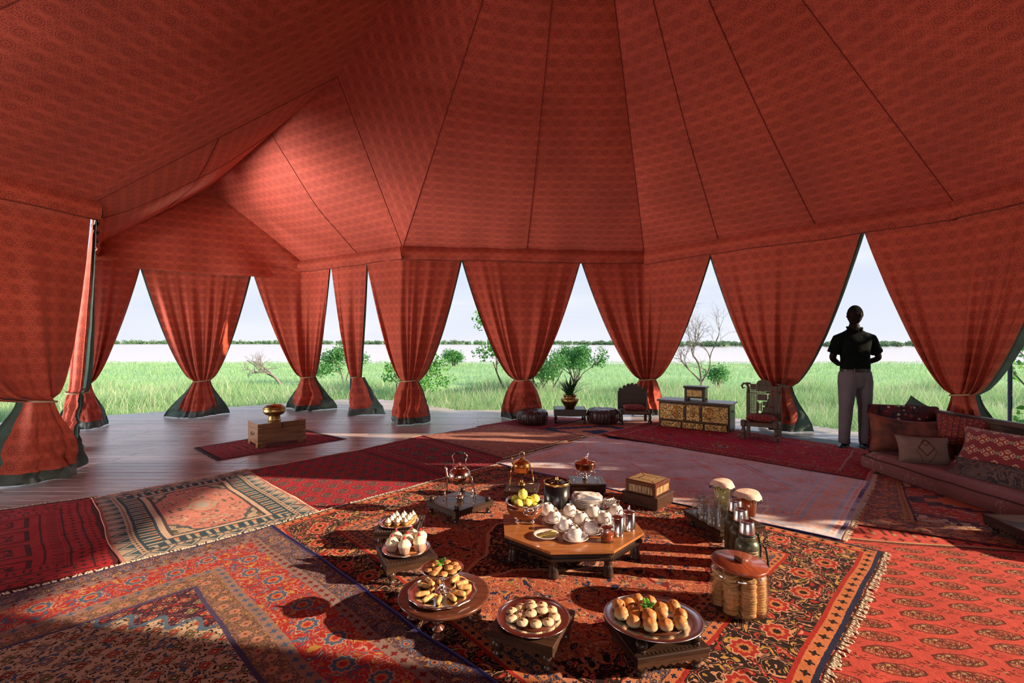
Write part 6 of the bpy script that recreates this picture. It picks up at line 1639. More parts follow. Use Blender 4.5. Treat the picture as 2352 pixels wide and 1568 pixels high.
for k in range(7):
    ctr = w / 2 - (k + .5) * w / 7; base = .475 + .105 * math.sin(PI * (k + .5) / 7) 
    for j in range(7):
        a = PI * j / 6; out.append((ctr + math.cos(a) * w / 14, base + math.sin(a) * .036))
out.append((-w / 2, .49)); n_ = len(out)
mb = MB(); mb.add([(p[0], d / 2 - .012, p[1]) for p in out] + [(p[0], d / 2 + .012, p[1]) for p in out], [tuple(range(n_)), tuple(range(2 * n_ - 1, n_ - 1, -1))] + [(k, k + n_, (k + 1) % n_ + n_, (k + 1) % n_) for k in range(n_)]); ob('back_panel', mb, M_CHD, c)
mb = MB()
for z_ in (.24, .30, .36, .40, .46): mb.box((0, d / 2 - .016, z_), (w - .06, .010, .010), .002)
for k in range(16): mb.at((-w / 2 + .05 + k * (w - .1) / 15, d / 2 - .014, .38), ry=PI / 4).box((0, 0, 0), (.015, .006, .015))
mb.at(); ob('back_carving', mb, M_CHW, c)
mb = pillow(.36, .34, .10, 3); q = ob('seat_cushion', mb, M_CUSH, None, loc=(mid_ := c.location) + Vector((.02, .0, .238)) - Vector((0, 0, .0))); q.rotation_euler = (0, 0, c.rotation_euler.z); tag(q, 'red woven cushion on the scalloped chair', 'cushion')
q.location = c.location + Vector((0, 0, .235))
# tall pierced chair
FL, FR, BL, BR = Vector((3.115, 6.58, 0)), Vector((3.44, 6.363, 0)), Vector((3.41, 6.90, 0)), Vector((3.72, 6.66, 0))
c, w, d = chair_common('low chair with a tall pierced and carved back and red cushion', FL, FR, BL, BR, .23, .006, False)
for sx_ in (-1, 1): ob('front_leg', square_leg(.225, .036), M_CHW, c, loc=(sx_ * w / 2, -d / 2, .022))
for sx_ in (-1, 1): mb = MB(); mb.box((sx_ * w / 2, d / 2, .31), (.050, .034, .62), .004); ob('back_post', mb, M_CHW, c)
mb = MB(); mb.box((0, -d / 2, .215), (w, .035, .040), .005); mb.box((0, d / 2, .215), (w, .035, .04), .005)
for sx_ in (-1, 1): mb.box((sx_ * w / 2, 0, .215), (.035, d, .04), .005)
ob('seat_frame', mb, M_CHW, c)
mb = MB(); mb.box((0, 0, .236), (w, d, .012), .004); ob('rush_seat', mb, plain('rush_cord_b', (.16, .10, .06), .8, bump=.3, scale=100), c)
yb = d / 2
# carved panels between rails; pierced ones are real lattices
def cpanel(x0, x1, z0, z1):
    mb = MB(); mb.box(((x0 + x1) / 2, yb, (z0 + z1) / 2), (x1 - x0 - .006, .016, z1 - z0 - .006), .003)
    nx = max(1, int((x1 - x0) / .035)); nz_ = max(1, int((z1 - z0) / .035))
    for i in range(nx):
        for j in range(nz_):
            mb.at((x0 + (i + .5) * (x1 - x0) / nx, yb - .009, z0 + (j + .5) * (z1 - z0) / nz_), ry=PI / 4).box((0, 0, 0), (.015, .006, .015))
    mb.at(); ob('carved_panel', mb, M_CHW, c)
def lattice(x0, x1, z0, z1, nx, nz_):
    mb = MB(); bw = .35
    for i in range(nx + 1): xx = x0 + (x1 - x0) * i / nx; mb.box((xx, yb, (z0 + z1) / 2), ((x1 - x0) / nx * bw * 1.2, .014, z1 - z0))
    for j in range(nz_ + 1): zz = z0 + (z1 - z0) * j / nz_; mb.box(((x0 + x1) / 2, yb + .001, zz), (x1 - x0, .014, (z1 - z0) / nz_ * bw * 1.2))
    ob('pierced_lattice', mb, M_CHW, c)
W2 = w / 2 - .020
lattice(-W2, -W2 + .085, .27, .60, 4, 16)
lattice(-W2, .02, .605, .635, 9, 1)
lattice(-W2 + .115, -W2 + .145, .36, .46, 1, 5)
cpanel(.025, W2, .600, .640); cpanel(-W2 + .09, .05, .50, .595); cpanel(.055, .12, .42, .595); cpanel(.125, W2, .27, .595); cpanel(-W2 + .15, -.02, .27, .49); cpanel(-.015, .05, .43, .495); cpanel(-.015, .12, .27, .415); cpanel(-W2 + .088, -W2 + .112, .27, .49)
cpanel(-W2, -.09, .645, .735); cpanel(.10, W2, .645, .715)
out = [(-.09, .640), (.10, .640), (.10, .735)] + [(.005 + .095 * math.cos(a * PI / 10), .735 + .062 * math.sin(a * PI / 10)) for a in range(11)]; n_ = len(out)
mb = MB(); mb.add([(p[0], yb - .010, p[1]) for p in out] + [(p[0], yb + .010, p[1]) for p in out], [tuple(range(n_)), tuple(range(2 * n_ - 1, n_ - 1, -1))] + [(k, k + n_, (k + 1) % n_ + n_, (k + 1) % n_) for k in range(n_)])
for k in range(5): mb.tube([(.005 + (.02 + .016 * k) * math.cos(a * PI / 10), yb - .011, .70 + (.02 + .014 * k) * math.sin(a * PI / 10)) for a in range(11)], .0025, 4)
ob('carved_crest', mb, M_CHW, c)
for sx_ in (-1, 1):
    mb = MB(); mb.tube([(sx_ * (w / 2), yb, .60), (sx_ * (w / 2 + .0), yb, .68), (sx_ * (w / 2 + .02), yb, .725), (sx_ * (w / 2 + .06), yb, .735), (sx_ * (w / 2 + .085), yb, .70), (sx_ * (w / 2 + .07), yb, .665), (sx_ * (w / 2 + .045), yb, .675)], [.022, .020, .017, .016, .015, .012, .008], 8)
    mb.tube([(sx_ * (w / 2 - .02), yb, .725), (sx_ * (w / 2 + .03), yb, .745), (sx_ * (w / 2 - .03), yb, .735)], .012, 6); ob('scroll_ear', mb, M_CHW, c)
q = ob('seat_cushion', pillow(.36, .34, .105, 5), M_CUSH, None); q.location = c.location + Vector((-.005, .02, .288)); q.rotation_euler = (0, 0, c.rotation_euler.z + .05); tag(q, 'red striped cushion on the tall pierced chair', 'cushion')

# brass clad chest with three drawers
FLc = Vector((2.285, 7.55, 0)); a_ = R(-35.2); u_ = Vector((math.cos(a_), math.sin(a_), 0)); v_ = Vector((-u_.y, u_.x, 0)); cw, cd, chh = 1.04, .40, .430; cz = .012
cen = FLc + u_ * cw / 2 + v_ * cd / 2
M_EMB = Mat('embossed_brass_sheet', .38, 1.0); x, y, z = M_EMB.xyz(M_EMB.coord()); nb = noi(comb(x, y, z), 60.0, 3); M_EMB.color(pal(nb, [(.10, .06, .03), (.50, .30, .11)], 'LINEAR', [.35, .6])); M_EMB.bump(nb, .6, .01); M_EMB = M_EMB.m
c = thing('brass_clad_chest', 'long dark chest clad in embossed brass with three drawers', 'chest', (cen.x, cen.y, cz), a_)
mb = MB(); mb.box((0, 0, .20), (cw - .01, cd - .01, .40), .004); ob('chest_body', mb, M_DKW, c)
mb = MB(); mb.box((0, 0, .415), (cw + .05, cd + .04, .026), .006); ob('chest_lid', mb, wood('worn_grey_lid', (.06, .05, .05), (.16, .14, .13), .35, 8, 0), c)
yf = -cd / 2
mb = MB(); mb.box((0, yf - .002, .255), (cw - .05, .008, .235), .002); ob('brass_front', mb, M_EMB, c)
mb = MB()
for k in range(60):
    xx = -cw / 2 + .03 + k * (cw - .06) / 59
    for zz in (.388, .128, .118): mb.ball((xx, yf - .006, zz), .0055, 6, 4)
for k in range(14): mb.ball((cw / 2 - .05, yf - .007, .15 + k * .017), .004, 6, 4); mb.ball((-cw / 2 + .05, yf - .007, .15 + k * .017), .004, 6, 4)
ob('stud_rows', mb, M_BRASSD, c)
for sx_ in (-1, 1):
    mb = MB()
    for r_ in (.085, .072, .045, .030): mb.tube([(sx_ * .235 + r_ * math.cos(2 * PI * k / 32), yf - .008, .262 + r_ * math.sin(2 * PI * k / 32)) for k in range(32)], .004 if r_ > .05 else .003, 5, closed=True)
    for k in range(18): a = 2 * PI * k / 18; mb.ball((sx_ * .235 + .058 * math.cos(a), yf - .007, .262 + .058 * math.sin(a)), .006, 6, 4)
    mb.ball((sx_ * .235, yf - .008, .262), .014, 12, 6, (1, .7, 1)); ob('roundel', mb, M_BRASS, c)
for x_ in (-.115, .115):
    mb = MB(); mb.box((x_, yf - .005, .255), (.044, .006, .225)); ob('iron_strap', mb, M_DKW, c)
    for z_ in (.35, .17): mb = MB(); mb.ball((x_, yf - .012, z_), .015, 12, 8, (1, .7, 1)); ob('boss', mb, M_BRASSD, c)
mb = MB()
for k in range(5):
    for s_ in ((-.5, .5) if k % 2 == 0 else (-1, 0, 1)): mb.tube([(s_ * .026 + .012 * math.cos(2 * PI * j / 12), yf - .010, .345 - k * .022 + .012 * math.sin(2 * PI * j / 12)) for j in range(12)], .0035, 5, closed=True)
mb.lathe([(.0, 0)] * 2, 4) if False else None
ob('chain_hasp', mb, M_BRASSD, c)
mb = MB(); mb.box((0, yf - .012, .225), (.050, .010, .055), .004); mb.ball((0, yf - .018, .222), .016, 12, 8, (1, .5, 1)); ob('lock_plate', mb, M_BRASS, c)
for i in (-1, 0, 1):
    mb = MB(); mb.box((i * .325, yf - .003, .062), (.305, .012, .088), .003); dr = ob('drawer', mb, M_EMB, c)
    for s_ in (-1, 1):
        mb = MB()
        for r_ in (.030, .018): mb.tube([(i * .325 + s_ * .095 + r_ * math.cos(2 * PI * k / 20), yf - .011, .062 + r_ * math.sin(2 * PI * k / 20)) for k in range(20)], .003, 5, closed=True)
        ob('roundel', mb, M_BRASS, dr)
    mb = MB(); mb.tube([(i * .325 - .032, yf - .011, .080), (i * .325 - .02, yf - .020, .066), (i * .325 + .02, yf - .020, .066), (i * .325 + .032, yf - .011, .080)], .004, 6); ob('drawer_pull', mb, M_DKW, dr)
mb = MB(); mb.tube([(cw / 2, -.04, .31), (cw / 2 + .015, -.04, .29), (cw / 2 + .018, 0, .28), (cw / 2 + .015, .04, .29), (cw / 2, .04, .31)], .005, 6); ob('side_handle', mb, M_DKW, c)
# casket on the chest
q0 = Vector((2.80, 7.50, cz + .43)) 
c = thing('carved_casket', 'small carved dark casket standing on the brass clad chest', 'box', (2.845, 7.475, cz + .4285), a_)
mb = MB(); mb.box((0, 0, .105), (.30, .19, .150), .004); ob('casket_body', mb, M_DKW, c)
mb = MB(); mb.box((0, 0, .200), (.335, .225, .024), .006, top=.95); mb.box((0, 0, .184), (.315, .205, .010), .003); ob('casket_lid', mb, M_DKW, c)
for sx_ in (-1, 1):
    for sy_ in (-1, 1): mb = MB(); mb.box((sx_ * .13, sy_ * .08, .018), (.04, .03, .036), .003); ob('foot', mb, M_DKW, c)
mb = MB(); mb.box((0, -.097, .105), (.22, .004, .10), .001)
for k in range(12): mb.ball((-.10 + k * .018, -.099, .147), .004, 6, 4); mb.ball((-.10 + k * .018, -.099, .063), .004, 6, 4)
for x_ in (-.035, .035): mb.box((x_, -.100, .105), (.006, .004, .06))
ob('brass_inlay', mb, M_BRASSD, c)

# ---------------------------------------------------------------- sofa
M_PAIS = Mat('dusty_rose_velvet', .8); uvv = M_PAIS.coord(); x, y, z = M_PAIS.xyz(uvv)
n_p = noi(uvv, 5.0, 2, .5, 2.0); M_PAIS.color(mixc(near(frac(n_p * 5), .5, .05) * (noi(uvv, 3.0, 1) > .5), mixc(noi(uvv, 2.0, 3), (.14, .044, .044), (.24, .088, .084)), (.38, .22, .17)))
M_PAIS.b.inputs['Sheen Weight'].default_value = .35; M_PAIS.b.inputs['Sheen Tint'].default_value = (1, .5, .5, 1); M_PAIS.bump(noi(uvv, 9.0, 4), .25, .02); M_PAIS = M_PAIS.m
s = thing('sofa', 'low corner sofa with dusty rose mattress and dark wooden back rail', 'sofa', (4.1, 4.2, .018))
def mat_fn(u, v, top):
    x0 = 3.72 + .02 * math.sin(v * 5); x1 = 4.52; y0, y1 = 1.75, 5.10 + .22 * u
    x_ = x0 + (x1 - x0) * u; y_ = y0 + (y1 - y0) * v
    e_ = min(u * .8, (1 - v) * 3.3, .06) / .06
    z_ = .155 + .022 * (math.sin(PI * min(1, u * 3)) * .4) + .016 * noise.noise(Vector((x_ * 4, y_ * 3, 2)))
    return Vector((x_ - 4.1, y_ - 4.2, (z_ if top else 0.0) - (1 - e_ ** .5) * .03 * (1 if top else 0)))
mb = MB(); mb.grid(lambda u, v: mat_fn(u, v, True), 24, 70)
nv_, nu_ = 60, 14
mb.grid(lambda u, v: mat_fn(0, u, True) * v + mat_fn(0, u, False) * (1 - v) + Vector((-.022 * math.sin(PI * v), 0, 0)), nv_, 6, flip=True)
mb.grid(lambda u, v: mat_fn(u, 1, True) * v + mat_fn(u, 1, False) * (1 - v) + Vector((0, .02 * math.sin(PI * v), 0)), nu_, 6)
mb.grid(lambda u, v: mat_fn(u, 0, True) * v + mat_fn(u, 0, False) * (1 - v), nu_, 4, flip=True)
ob('mattress', mb, M_PAIS, s)
pts = [mat_fn(0, k / 40, True) for k in range(41)]; mb = MB(); mb.tube([p + Vector((-.004, 0, 0)) for p in pts] + [mat_fn(k / 10, 1, True) + Vector((0, .004, 0)) for k in range(1, 11)], .006, 6); ob('piping', mb, plain('dark_piping', (.05, .012, .015), .8), s)
M_RAIL = wood('dark_rail_wood', (.04, .02, .010), (.12, .065, .05), .4, 8, 1)
mb = MB(); mb.box((.46, .22, .565), (.07, 1.62, .05), .006); ob('back_rail', mb, M_RAIL, s)
mb = MB(); mb.box((.46, .22, .30), (.035, 1.58, .50), .004); ob('back_board', mb, M_RAIL, s)
mb = MB(); mb.at((.20, 1.13, .29), rz=R(-22)); mb.box((0, 0, 0), (.54, .05, .58), .006); ob('end_board', mb, M_RAIL, s)
# kilim draped over the end board
M_DRAPE = Mat('dark_fringed_kilim', .95); x, y, z = M_DRAPE.xyz(M_DRAPE.coord())
dd, dc = vor(comb(x * 1.0, y, z), 22.0, .6); M_DRAPE.color(mixc(dd < .35, pal(noi(M_DRAPE.coord(), 9.0, 2), [(.10, .012, .015), (.03, .015, .02)]), pal(dc, [(.40, .33, .28), (.14, .02, .02), (.05, .03, .05), (.22, .05, .04)]))); M_DRAPE.bump(noi(M_DRAPE.coord(), 70.0, 3), .5, .01); M_DRAPE = M_DRAPE.m
kd = thing('draped_kilim', 'dark fringed kilim draped over the far end of the sofa', 'blanket', (4.30, 5.33, .018), R(-22))
def dr_fn(u, v):
    w_ = -.30 + .60 * u; t_ = v * 1.25
    if t_ < .5: q = (-.045 - .02 * math.sin(u * 9) * (1 - t_), .16 + t_ * .88)
    elif t_ < .62: a = (t_ - .5) / .12 * PI; q = (-.045 * math.cos(a), .60 + .02 * math.sin(a))
    else: q = (.045, .60 - (t_ - .62) * .9)
    return (w_ + .008 * math.sin(v * 20), q[0], q[1])
mb = MB(); mb.grid(dr_fn, 30, 40); ob('woven_cloth', mb, M_DRAPE, kd)
mb = MB(); rf = random.Random(2)
for k in range(46):
    z_ = .14 + .45 * k / 46
    for j in range(3):
        x_ = -.29 + j * .022; mb.tube([(x_, -.062, z_ + .02), (x_ - .012 + rf.uniform(-.01, .01), -.078, z_), (x_ + rf.uniform(-.02, .02), -.082, z_ - .035)], .0045, 4)
ob('tassels', mb, plain('dark_red_tassel', (.14, .015, .018), .95), kd, kind='stuff')

def cushion(label, loc, rot, w, h, t, m, seed, name='cushion', sag=.0):
    root = thing(name, label, 'cushion', loc); root.rotation_euler = [R(a) for a in rot]
    ob('cover', pillow(w, h, t, seed, 22, .09, sag), m, root)
    mb = MB(); ed = []
    n_ = 16
    for (f0) in (lambda k: (k / n_ * 2 - 1, -1), lambda k: (1, k / n_ * 2 - 1), lambda k: (1 - k / n_ * 2, 1), lambda k: (-1, 1 - k / n_ * 2)):
        for k in range(n_):
            x_, y_ = f0(k); ed.append((x_ * w / 2 * (1 - .09 * (1 - y_ * y_) * abs(x_)), y_ * h / 2 * (1 - .09 * (1 - x_ * x_) * abs(y_)) - sag * (1 - x_ * x_) * max(0, y_), 0))
    mb.tube(ed, .004, 5, closed=True); ob('seam_piping', mb, m, root)
    return root
M_VEL = plain('rust_velvet', (.15, .034, .018), .75, var=.5, scale=6, bump=.35, c2=(.04, .010, .008)); 
M_TAU = Mat('taupe_kilim_cushion', .9); uvv = M_TAU.coord('UV'); x, y, z = M_TAU.xyz(uvv)
xs_ = fabs(x - .5); M_TAU.color(mixc(near(fabs(y - .55) + xs_ * 2.0, .30, .03) + near(xs_ * 3.0 + fabs(y - .4), .55, .02) + near(fabs(y - .75) + xs_ * 1.5, .12, .02), mixc(noi(uvv, 4.0, 3), (.16, .10, .075), (.30, .20, .155)), (.09, .035, .03))); M_TAU.bump(noi(M_TAU.coord(), 80.0, 2), .3, .01); M_TAU = M_TAU.m
M_BOK = Mat('crimson_diamond_bolster', .9); uvv = M_BOK.coord('UV'); x, y, z = M_BOK.xyz(uvv)
bu = x * 8.0; bv = y * 3.6; ro = flo(bv); fx = (frac(bu + ro * .5) - .5); fy = (frac(bv) - .5); dm = flo(fabs(fx) * 12) / 12.0 * 1.1 + flo(fabs(fy) * 10) / 10.0 * 1.3
cb = (.22, .022, .030); cm = mixc(dm < .42, cb, (.60, .40, .26)); cm = mixc(dm < .34, cm, (.30, .03, .03)); cm = mixc(dm < .2, cm, (.66, .50, .34)); cm = mixc(dm < .1, cm, (.30, .05, .02))
gx = (frac(bu + ro * .5 + .5) - .5); g_ = fabs(gx) + fabs(fy) * .9; cm = mixc((g_ < .16), cm, (.16, .15, .12)); cm = mixc(g_ < .06, cm, (.5, .35, .2)); M_BOK.color(cm); M_BOK.b.inputs['Sheen Weight'].default_value = .2; M_BOK.bump(noi(M_BOK.coord(), 90.0, 2), .3, .01); M_BOK = M_BOK.m
M_GREYK = Mat('faded_grey_floral_bolster', .95); uvv = M_GREYK.coord(); nn_ = noi(uvv, 9.0, 3, .6, 1.5); M_GREYK.color(pal(nn_, [(.05, .035, .04), (.16, .11, .10), (.05, .045, .045), (.20, .09, .07), (.10, .09, .085)], 'CONSTANT', [0, .42, .5, .56, .61])); M_GREYK = M_GREYK.m
M_STRC = Mat('striped_red_cushion', .9); uvv = M_STRC.coord('UV'); x, y, z = M_STRC.xyz(uvv); sx2 = frac(x * 9.0); M_STRC.color(mixc(sx2 < .12, mixc(noi(uvv, 18.0, 2) > .56, (.20, .026, .024), (.30, .09, .05)), (.04, .015, .03))); M_STRC = M_STRC.m
cushion('large rust velvet cushion leaning on the draped kilim', (4.12, 4.99, .375), (70, 3, -20), .76, .42, .26, M_VEL, 1, sag=.05)
cushion('small taupe cushion with a dark woven motif in front of the rust one', (3.96, 4.66, .295), (70, 2, -14), .44, .26, .13, M_TAU, 2)
cushion('striped red cushion behind the rust velvet one', (4.41, 4.74, .455), (72, 5, -48), .42, .32, .15, M_STRC, 3)
cushion('long crimson bolster with cream diamond pattern', (4.22, 3.86, .385), (64, 0, -77), 1.20, .40, .24, M_BOK, 4, 'bolster')
cushion('long faded grey bolster in front of the crimson one', (4.05, 3.80, .235), (40, 0, -78), 1.15, .22, .15, M_GREYK, 5, 'bolster')
cushion('pale cushion cut off by the right edge of the picture', (3.92, 2.95, .24), (50, 0, -70), .40, .30, .14, plain('beige_cushion', (.4, .28, .17), .9, bump=.2), 6)
cushion('peaked cushion with green underside showing above the sofa end', (4.46, 5.34, .575), (70, 35, -30), .24, .24, .09, M_LINE, 7)
# ================================================================== the standing man
def skin_chain(name, verts, edges, radii, mat, parent, sub=2, root=0, smooth=True):
    me = bpy.data.meshes.new(name); me.from_pydata(verts, edges, []); me.materials.append(mat)
    o = bpy.data.objects.new(name, me); COL.objects.link(o); o.parent = parent
    m = o.modifiers.new('skin', 'SKIN'); m.use_smooth_shade = True; m.branch_smoothing = .6
    for i, r_ in enumerate(radii):
        sv = me.skin_vertices[0].data[i]; sv.radius = (r_, r_) if not hasattr(r_, '__len__') else r_; sv.use_root = (i == root)
    s_ = o.modifiers.new('sub', 'SUBSURF'); s_.levels = sub; s_.render_levels = sub
    return o
M_SKIN = plain('silhouette_skin', (0.014, 0.008, 0.007), .6, var=.1)  # skin colour darkened to hold the silhouette against the fill lamps
M_SHIRT = plain('black_green_shirt', (0.004, 0.006, 0.006), .95, var=.2, scale=6, bump=.3)
M_TROU = plain('grey_chinos', (0.13, 0.11, 0.125), .85, var=.12, scale=5, bump=.35)
M_SHOE = plain('dark_leather_shoe', (0.012, 0.011, 0.014), .35)
M_HAIR = plain('short_black_hair', (0.006, 0.005, 0.005), .95, bump=.4, scale=300)
for m_ in (M_SKIN, M_SHIRT, M_HAIR): m_.node_tree.nodes['Principled BSDF'].inputs['Specular IOR Level'].default_value = .08
man = thing('person', 'man in dark shirt and grey chinos, hands behind his back, looking to the left', 'person', (4.30, 6.06, .006), R(0))
# feet 1900..1995 px; the body faces the camera
# z heights for a 1.79 m man
def ring_body(name, rings, mat, n=28, wr=0.0, seed=0, cap=True, pw=1.0):
    """rings: (cx, cy, z, rx, ry)"""
    mb = MB(); vs = []; fs = []
    for (cx_, cy_, z_, rx, ry) in rings:
        for k in range(n):
            a = 2 * PI * k / n; ca, sa = math.cos(a), math.sin(a)
            ca = math.copysign(abs(ca) ** pw, ca); sa = math.copysign(abs(sa) ** pw, sa)
            w = 1 + wr * noise.noise(Vector((ca * 2, sa * 2, z_ * 9 + seed)))
            vs.append((cx_ + rx * ca * w, cy_ + ry * sa * w, z_))
    m = len(rings)
    for j in range(m - 1):
        for k in range(n):
            k2 = (k + 1) % n; fs.append((j * n + k, j * n + k2, (j + 1) * n + k2, (j + 1) * n + k))
    if cap: fs.append(tuple(range(n - 1, -1, -1))); fs.append(tuple((m - 1) * n + k for k in range(n)))
    mb.add(vs, fs, True); return ob(name, mb, mat, man)
# body: one continuous skinned figure (head, neck, trunk, arms, legs)
bv_ = [(0, .0, .98), (0, .0, 1.12), (0, .01, 1.28), (0, .02, 1.42), (0, .015, 1.50), (-.003, .006, 1.60),   # 0-5 spine, neck
       (.195, .02, 1.365), (.375, .09, 1.12), (.12, .17, 1.02),     # 6 7 8 right in picture: shoulder elbow wrist
       (-.180, .02, 1.365), (-.225, .10, 1.12), (-.06, .19, 1.03),   # 9 10 11
       (.095, 0, .92), (.120, .0, .50), (.125, .02, .09),           # 12 13 14 leg (picture right)
       (-.095, 0, .92), (-.125, .0, .50), (-.135, .02, .09)]
be_ = [(0, 1), (1, 2), (2, 3), (3, 4), (4, 5), (3, 6), (6, 7), (7, 8), (3, 9), (9, 10), (10, 11), (0, 12), (12, 13), (13, 14), (0, 15), (15, 16), (16, 17)]
br_ = [(.15, .10), (.145, .10), (.155, .105), (.10, .085), (.066, .066), (.062, .066), .048, .042, .030, .048, .042, .030, .082, .058, .042, .082, .058, .042]
skin_chain('body', bv_, be_, br_, M_SKIN, man)
# head turned towards the picture's left
def head():
    mb = MB(); n, m = 72, 56; vs = []; fs = []
    hc = Vector((-.005, -.005, 1.665)); rot = Matrix.Rotation(R(-78), 3, 'Z')   # face local -Y -> picture left
    for j in range(m + 1):
        th = PI * j / m
        for k in range(n):
            a = 2 * PI * k / n; d = Vector((math.sin(th) * math.cos(a), math.sin(th) * math.sin(a), math.cos(th)))
            x_, y_, z_ = d.x * .074, d.y * .098, d.z * .122
            if z_ < 0 and y_ > 0: y_ *= 1 - .30 * min(1, -z_ / .1)      # nape
            if z_ < -.02 and y_ < 0: x_ *= 1 - .25 * min(1, (-z_ - .02) / .1); y_ *= 1.0 + .03
            fx = math.exp(-(x_ / .016) ** 2)
            if y_ < 0:
                nose = fx * math.exp(-((z_ + .022) / .015) ** 2) * .030 + fx * math.exp(-((z_ + .002) / .022) ** 2) * .013
                brow = math.exp(-((z_ - .022) / .010) ** 2) * .005; eye = -math.exp(-((z_ - .004) / .011) ** 2) * (math.exp(-((abs(x_) - .030) / .014) ** 2)) * .008
                lips = math.exp(-((z_ + .055) / .007) ** 2) * math.exp(-(x_ / .022) ** 2) * .012 + math.exp(-((z_ + .070) / .006) ** 2) * math.exp(-(x_ / .020) ** 2) * .007
                chin = math.exp(-((z_ + .100) / .016) ** 2) * math.exp(-(x_ / .028) ** 2) * .020
                y_ -= nose + brow + eye + lips + chin
            vs.append(hc + rot @ Vector((x_, y_, z_)))
    for j in range(m):
        for k in range(n):
            k2 = (k + 1) % n; fs.append((j * n + k, (j + 1) * n + k, (j + 1) * n + k2, j * n + k2))
    mb.add(vs, fs, True); h_ = ob('head', mb, M_SKIN, man)
    for sx_ in (-1, 1):
        mb = MB(); q = hc + rot @ Vector((sx_ * .074, .006, -.004)); mb.at(q, rz=R(-78)); mb.ball((0, 0, 0), .03, 12, 10, (.32, .62, 1.05)); mb.ball((sx_ * .006, -.004, .004), .018, 10, 8, (.4, .7, 1)); ob('ear', mb, M_SKIN, h_)
        mb = MB(); q = hc + rot @ Vector((sx_ * .029, -.084, .004)); mb.ball(q, .0095, 10, 8); ob('eye', mb, plain('darkened_eye_white', (.03, .026, .022), .8), h_)  # eye white coloured near black so it stays in the silhouette's shade
    # hair cap
    mb = MB(); vs = []; fs = []; m2 = 14; n = 40
    for j in range(m2 + 1):
        for_ = 0
        for k in range(n):
            a = 2 * PI * k / n; th = PI * (.50 - .17 * max(0, -math.sin(a)) ** .7 + .06 * max(0, math.sin(a))) * j / m2; d = Vector((math.sin(th) * math.cos(a), math.sin(th) * math.sin(a), math.cos(th)))
            drop = 0
            vs.append(hc + rot @ Vector((d.x * .0755, d.y * .0995, d.z * .1235 + drop)))
    for j in range(m2):
        for k in range(n):
            k2 = (k + 1) % n; fs.append((j * n + k, (j + 1) * n + k, (j + 1) * n + k2, j * n + k2))
    mb.add(vs, fs, True); ob('hair', mb, M_HAIR, h_)
head()
# shirt: torso and short sleeves
ring_body('shirt', [(0, .0, .955, .168, .118), (0, .0, 1.03, .166, .120), (0, .003, 1.12, .160, .122), (0, .008, 1.22, .172, .128), (0, .012, 1.32, .192, .128), (0, .015, 1.37, .212, .114), (0, .018, 1.405, .205, .098), (0, .018, 1.435, .172, .086), (0, .018, 1.458, .125, .078), (0, .015, 1.475, .092, .072), (0, .010, 1.505, .064, .064)], M_SHIRT, 36, .05, 3, True, .88)
for (sh, el_, s_) in (((.185, .018, 1.385), (.315, .065, 1.20), 1), ((-.178, .018, 1.385), (-.222, .075, 1.19), -1)):
    A_, B_ = Vector(sh), Vector(el_); pts = [A_.lerp(B_, k / 6) for k in range(7)]
    pts[0] += Vector((-s_ * .06, 0, .012)); mb = MB(); mb.tube(pts, [.062, .080, .078, .072, .071, .071, .072], 18); ob('sleeve', mb, M_SHIRT, man)
mb = MB()
mb.tube([(-.075, .03, 1.505), (-.066, -.030, 1.500), (-.030, -.072, 1.472), (-.004, -.088, 1.448)], [.012, .013, .012, .006], 8); mb.tube([(.075, .03, 1.505), (.066, -.030, 1.500), (.030, -.072, 1.472), (.004, -.088, 1.448)], [.012, .013, .012, .006], 8); mb.tube([(-.075, .03, 1.505), (-.05, .075, 1.515), (0, .09, 1.518), (.05, .075, 1.515), (.075, .03, 1.505)], .013, 8)
ob('collar', mb, M_SHIRT, man)
mb = MB()
for k in range(6): mb.ball((0, -.121 - .008 * math.sin(k), 1.05 + k * .068), .005, 8, 6)
ob('shirt_button', mb, M_SHOE, man)
# trousers
def legs():
    vs_rings = []
    for s_ in (-1, 1):
        x1 = s_
        rings = [(x1 * .086, 0, .955, .086, .112), (x1 * .088, 0, .90, .098, .122), (x1 * .092, 0, .83, .100, .122), (x1 * .102, -.002, .72, .092, .108), (x1 * .112, -.004, .62, .080, .090), (x1 * .118, -.006, .50, .072, .080), (x1 * .122, .0, .38, .068, .074), (x1 * .126, .008, .25, .064, .068), (x1 * .128, .010, .13, .060, .066), (x1 * .130, .006, .065, .062, .070)]
        ob_ = ring_body('trouser_leg', rings, M_TROU, 26, .10, 5 + s_, True)
    ring_body('trouser_seat', [(0, 0, .75, .10, .09), (0, 0, .79, .155, .108), (0, 0, .86, .190, .122), (0, 0, .93, .186, .122), (0, 0, .975, .172, .118)], M_TROU, 32, .03, 2, True, .9)
legs()
mb = MB(); mb.lathe([(.174, 0), (.177, .004), (.177, .034), (.174, .038)], 40, ell=.70); o = ob('belt', mb, M_SHOE, man, loc=(0, 0, .958))
mb = MB(); mb.box((0, -.126, .976), (.052, .010, .042), .003); ob('buckle', mb, M_DKW, o); bpy.data.objects[o.name].children[0].location = (0, 0, -.958)
for x_ in (-.085, .085): mb = MB(); mb.box((x_, -.112, .976), (.010, .010, .050), .002); ob('belt_loop', mb, M_TROU, man)
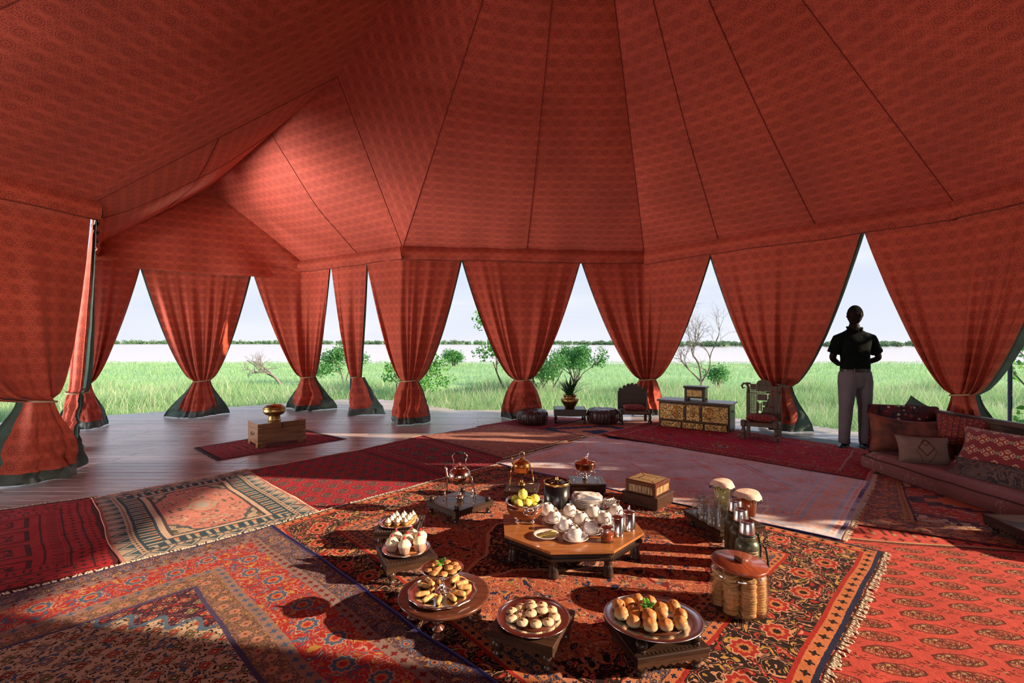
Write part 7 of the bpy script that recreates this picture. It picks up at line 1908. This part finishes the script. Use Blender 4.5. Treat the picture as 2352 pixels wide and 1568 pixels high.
# shoes
for s_, rz_ in ((-1, R(-55)), (1, R(-12))):
    mb = MB(); mb.at((s_ * .132, .01, 0), rz=rz_)
    mb.grid(lambda u, v: (lambda a, t: (math.cos(a) * (.040 + .010 * math.sin(t * PI) - .012 * max(0, t - .7) / .3) * math.sqrt(max(0, 1 - (2 * abs(t - .5)) ** 6)) , -.20 * t + .075, max(0.0, .012 + (.052 - .028 * t) * math.sin(a)) ) )(PI * 1.25 * u - PI * .125, v), 16, 20)
    mb.box((0, -.025, .010), (.078, .245, .020), .008)
    mb.lathe([(.045, .02), (.044, .06), (.040, .09)], 16, c=(0, .035, 0)); ob('shoe', mb, M_SHOE, man)
# hands clasped behind the back
def hand(wr, tgt, side):
    wr = Vector(wr); d = (Vector(tgt) - wr).normalized(); up = Vector((0, 0, 1)); sd = d.cross(up).normalized(); n_ = sd.cross(d).normalized()
    vs = [wr, wr + d * .045, wr + d * .085]; ed = [(0, 1), (1, 2)]; rd = [.024, (.034, .018), (.036, .016)]
    for k, (o_, l_) in enumerate(((.030, .062), (.010, .072), (-.010, .068), (-.029, .054))):
        b = wr + d * .088 + n_ * o_; i0 = len(vs)
        c_ = sd * side
        vs += [b, b + d * l_ * .45 + c_ * .006, b + d * l_ * .75 + c_ * .022, b + d * l_ * .85 + c_ * .040]; rd += [.0095, .009, .0085, .007]
        ed += [(2, i0), (i0, i0 + 1), (i0 + 1, i0 + 2), (i0 + 2, i0 + 3)]
    i0 = len(vs); vs += [wr + d * .035 + n_ * .030, wr + d * .062 + n_ * .052 + sd * side * .01, wr + d * .088 + n_ * .058 + sd * side * .022]; rd += [.012, .010, .008]; ed += [(1, i0), (i0, i0 + 1), (i0 + 1, i0 + 2)]
    skin_chain('hand', [tuple(v) for v in vs], ed, rd, M_SKIN, man, 2)
hand((.120, .170, 1.020), (-.03, .195, 1.00), 1)
hand((-.060, .190, 1.030), (.05, .225, 1.03), -1)

# rows of carving, studs and beads are too small to pick apart one by one
for o_ in bpy.data.objects:
    if o_.parent and o_.name.split('.')[0] in ('carving', 'carved_border', 'stud_rows', 'pierced_band', 'bead_fringe', 'back_carving', 'embossed_band', 'shirt_button', 'foliage', 'rush_seat'):
        o_['kind'] = 'stuff'
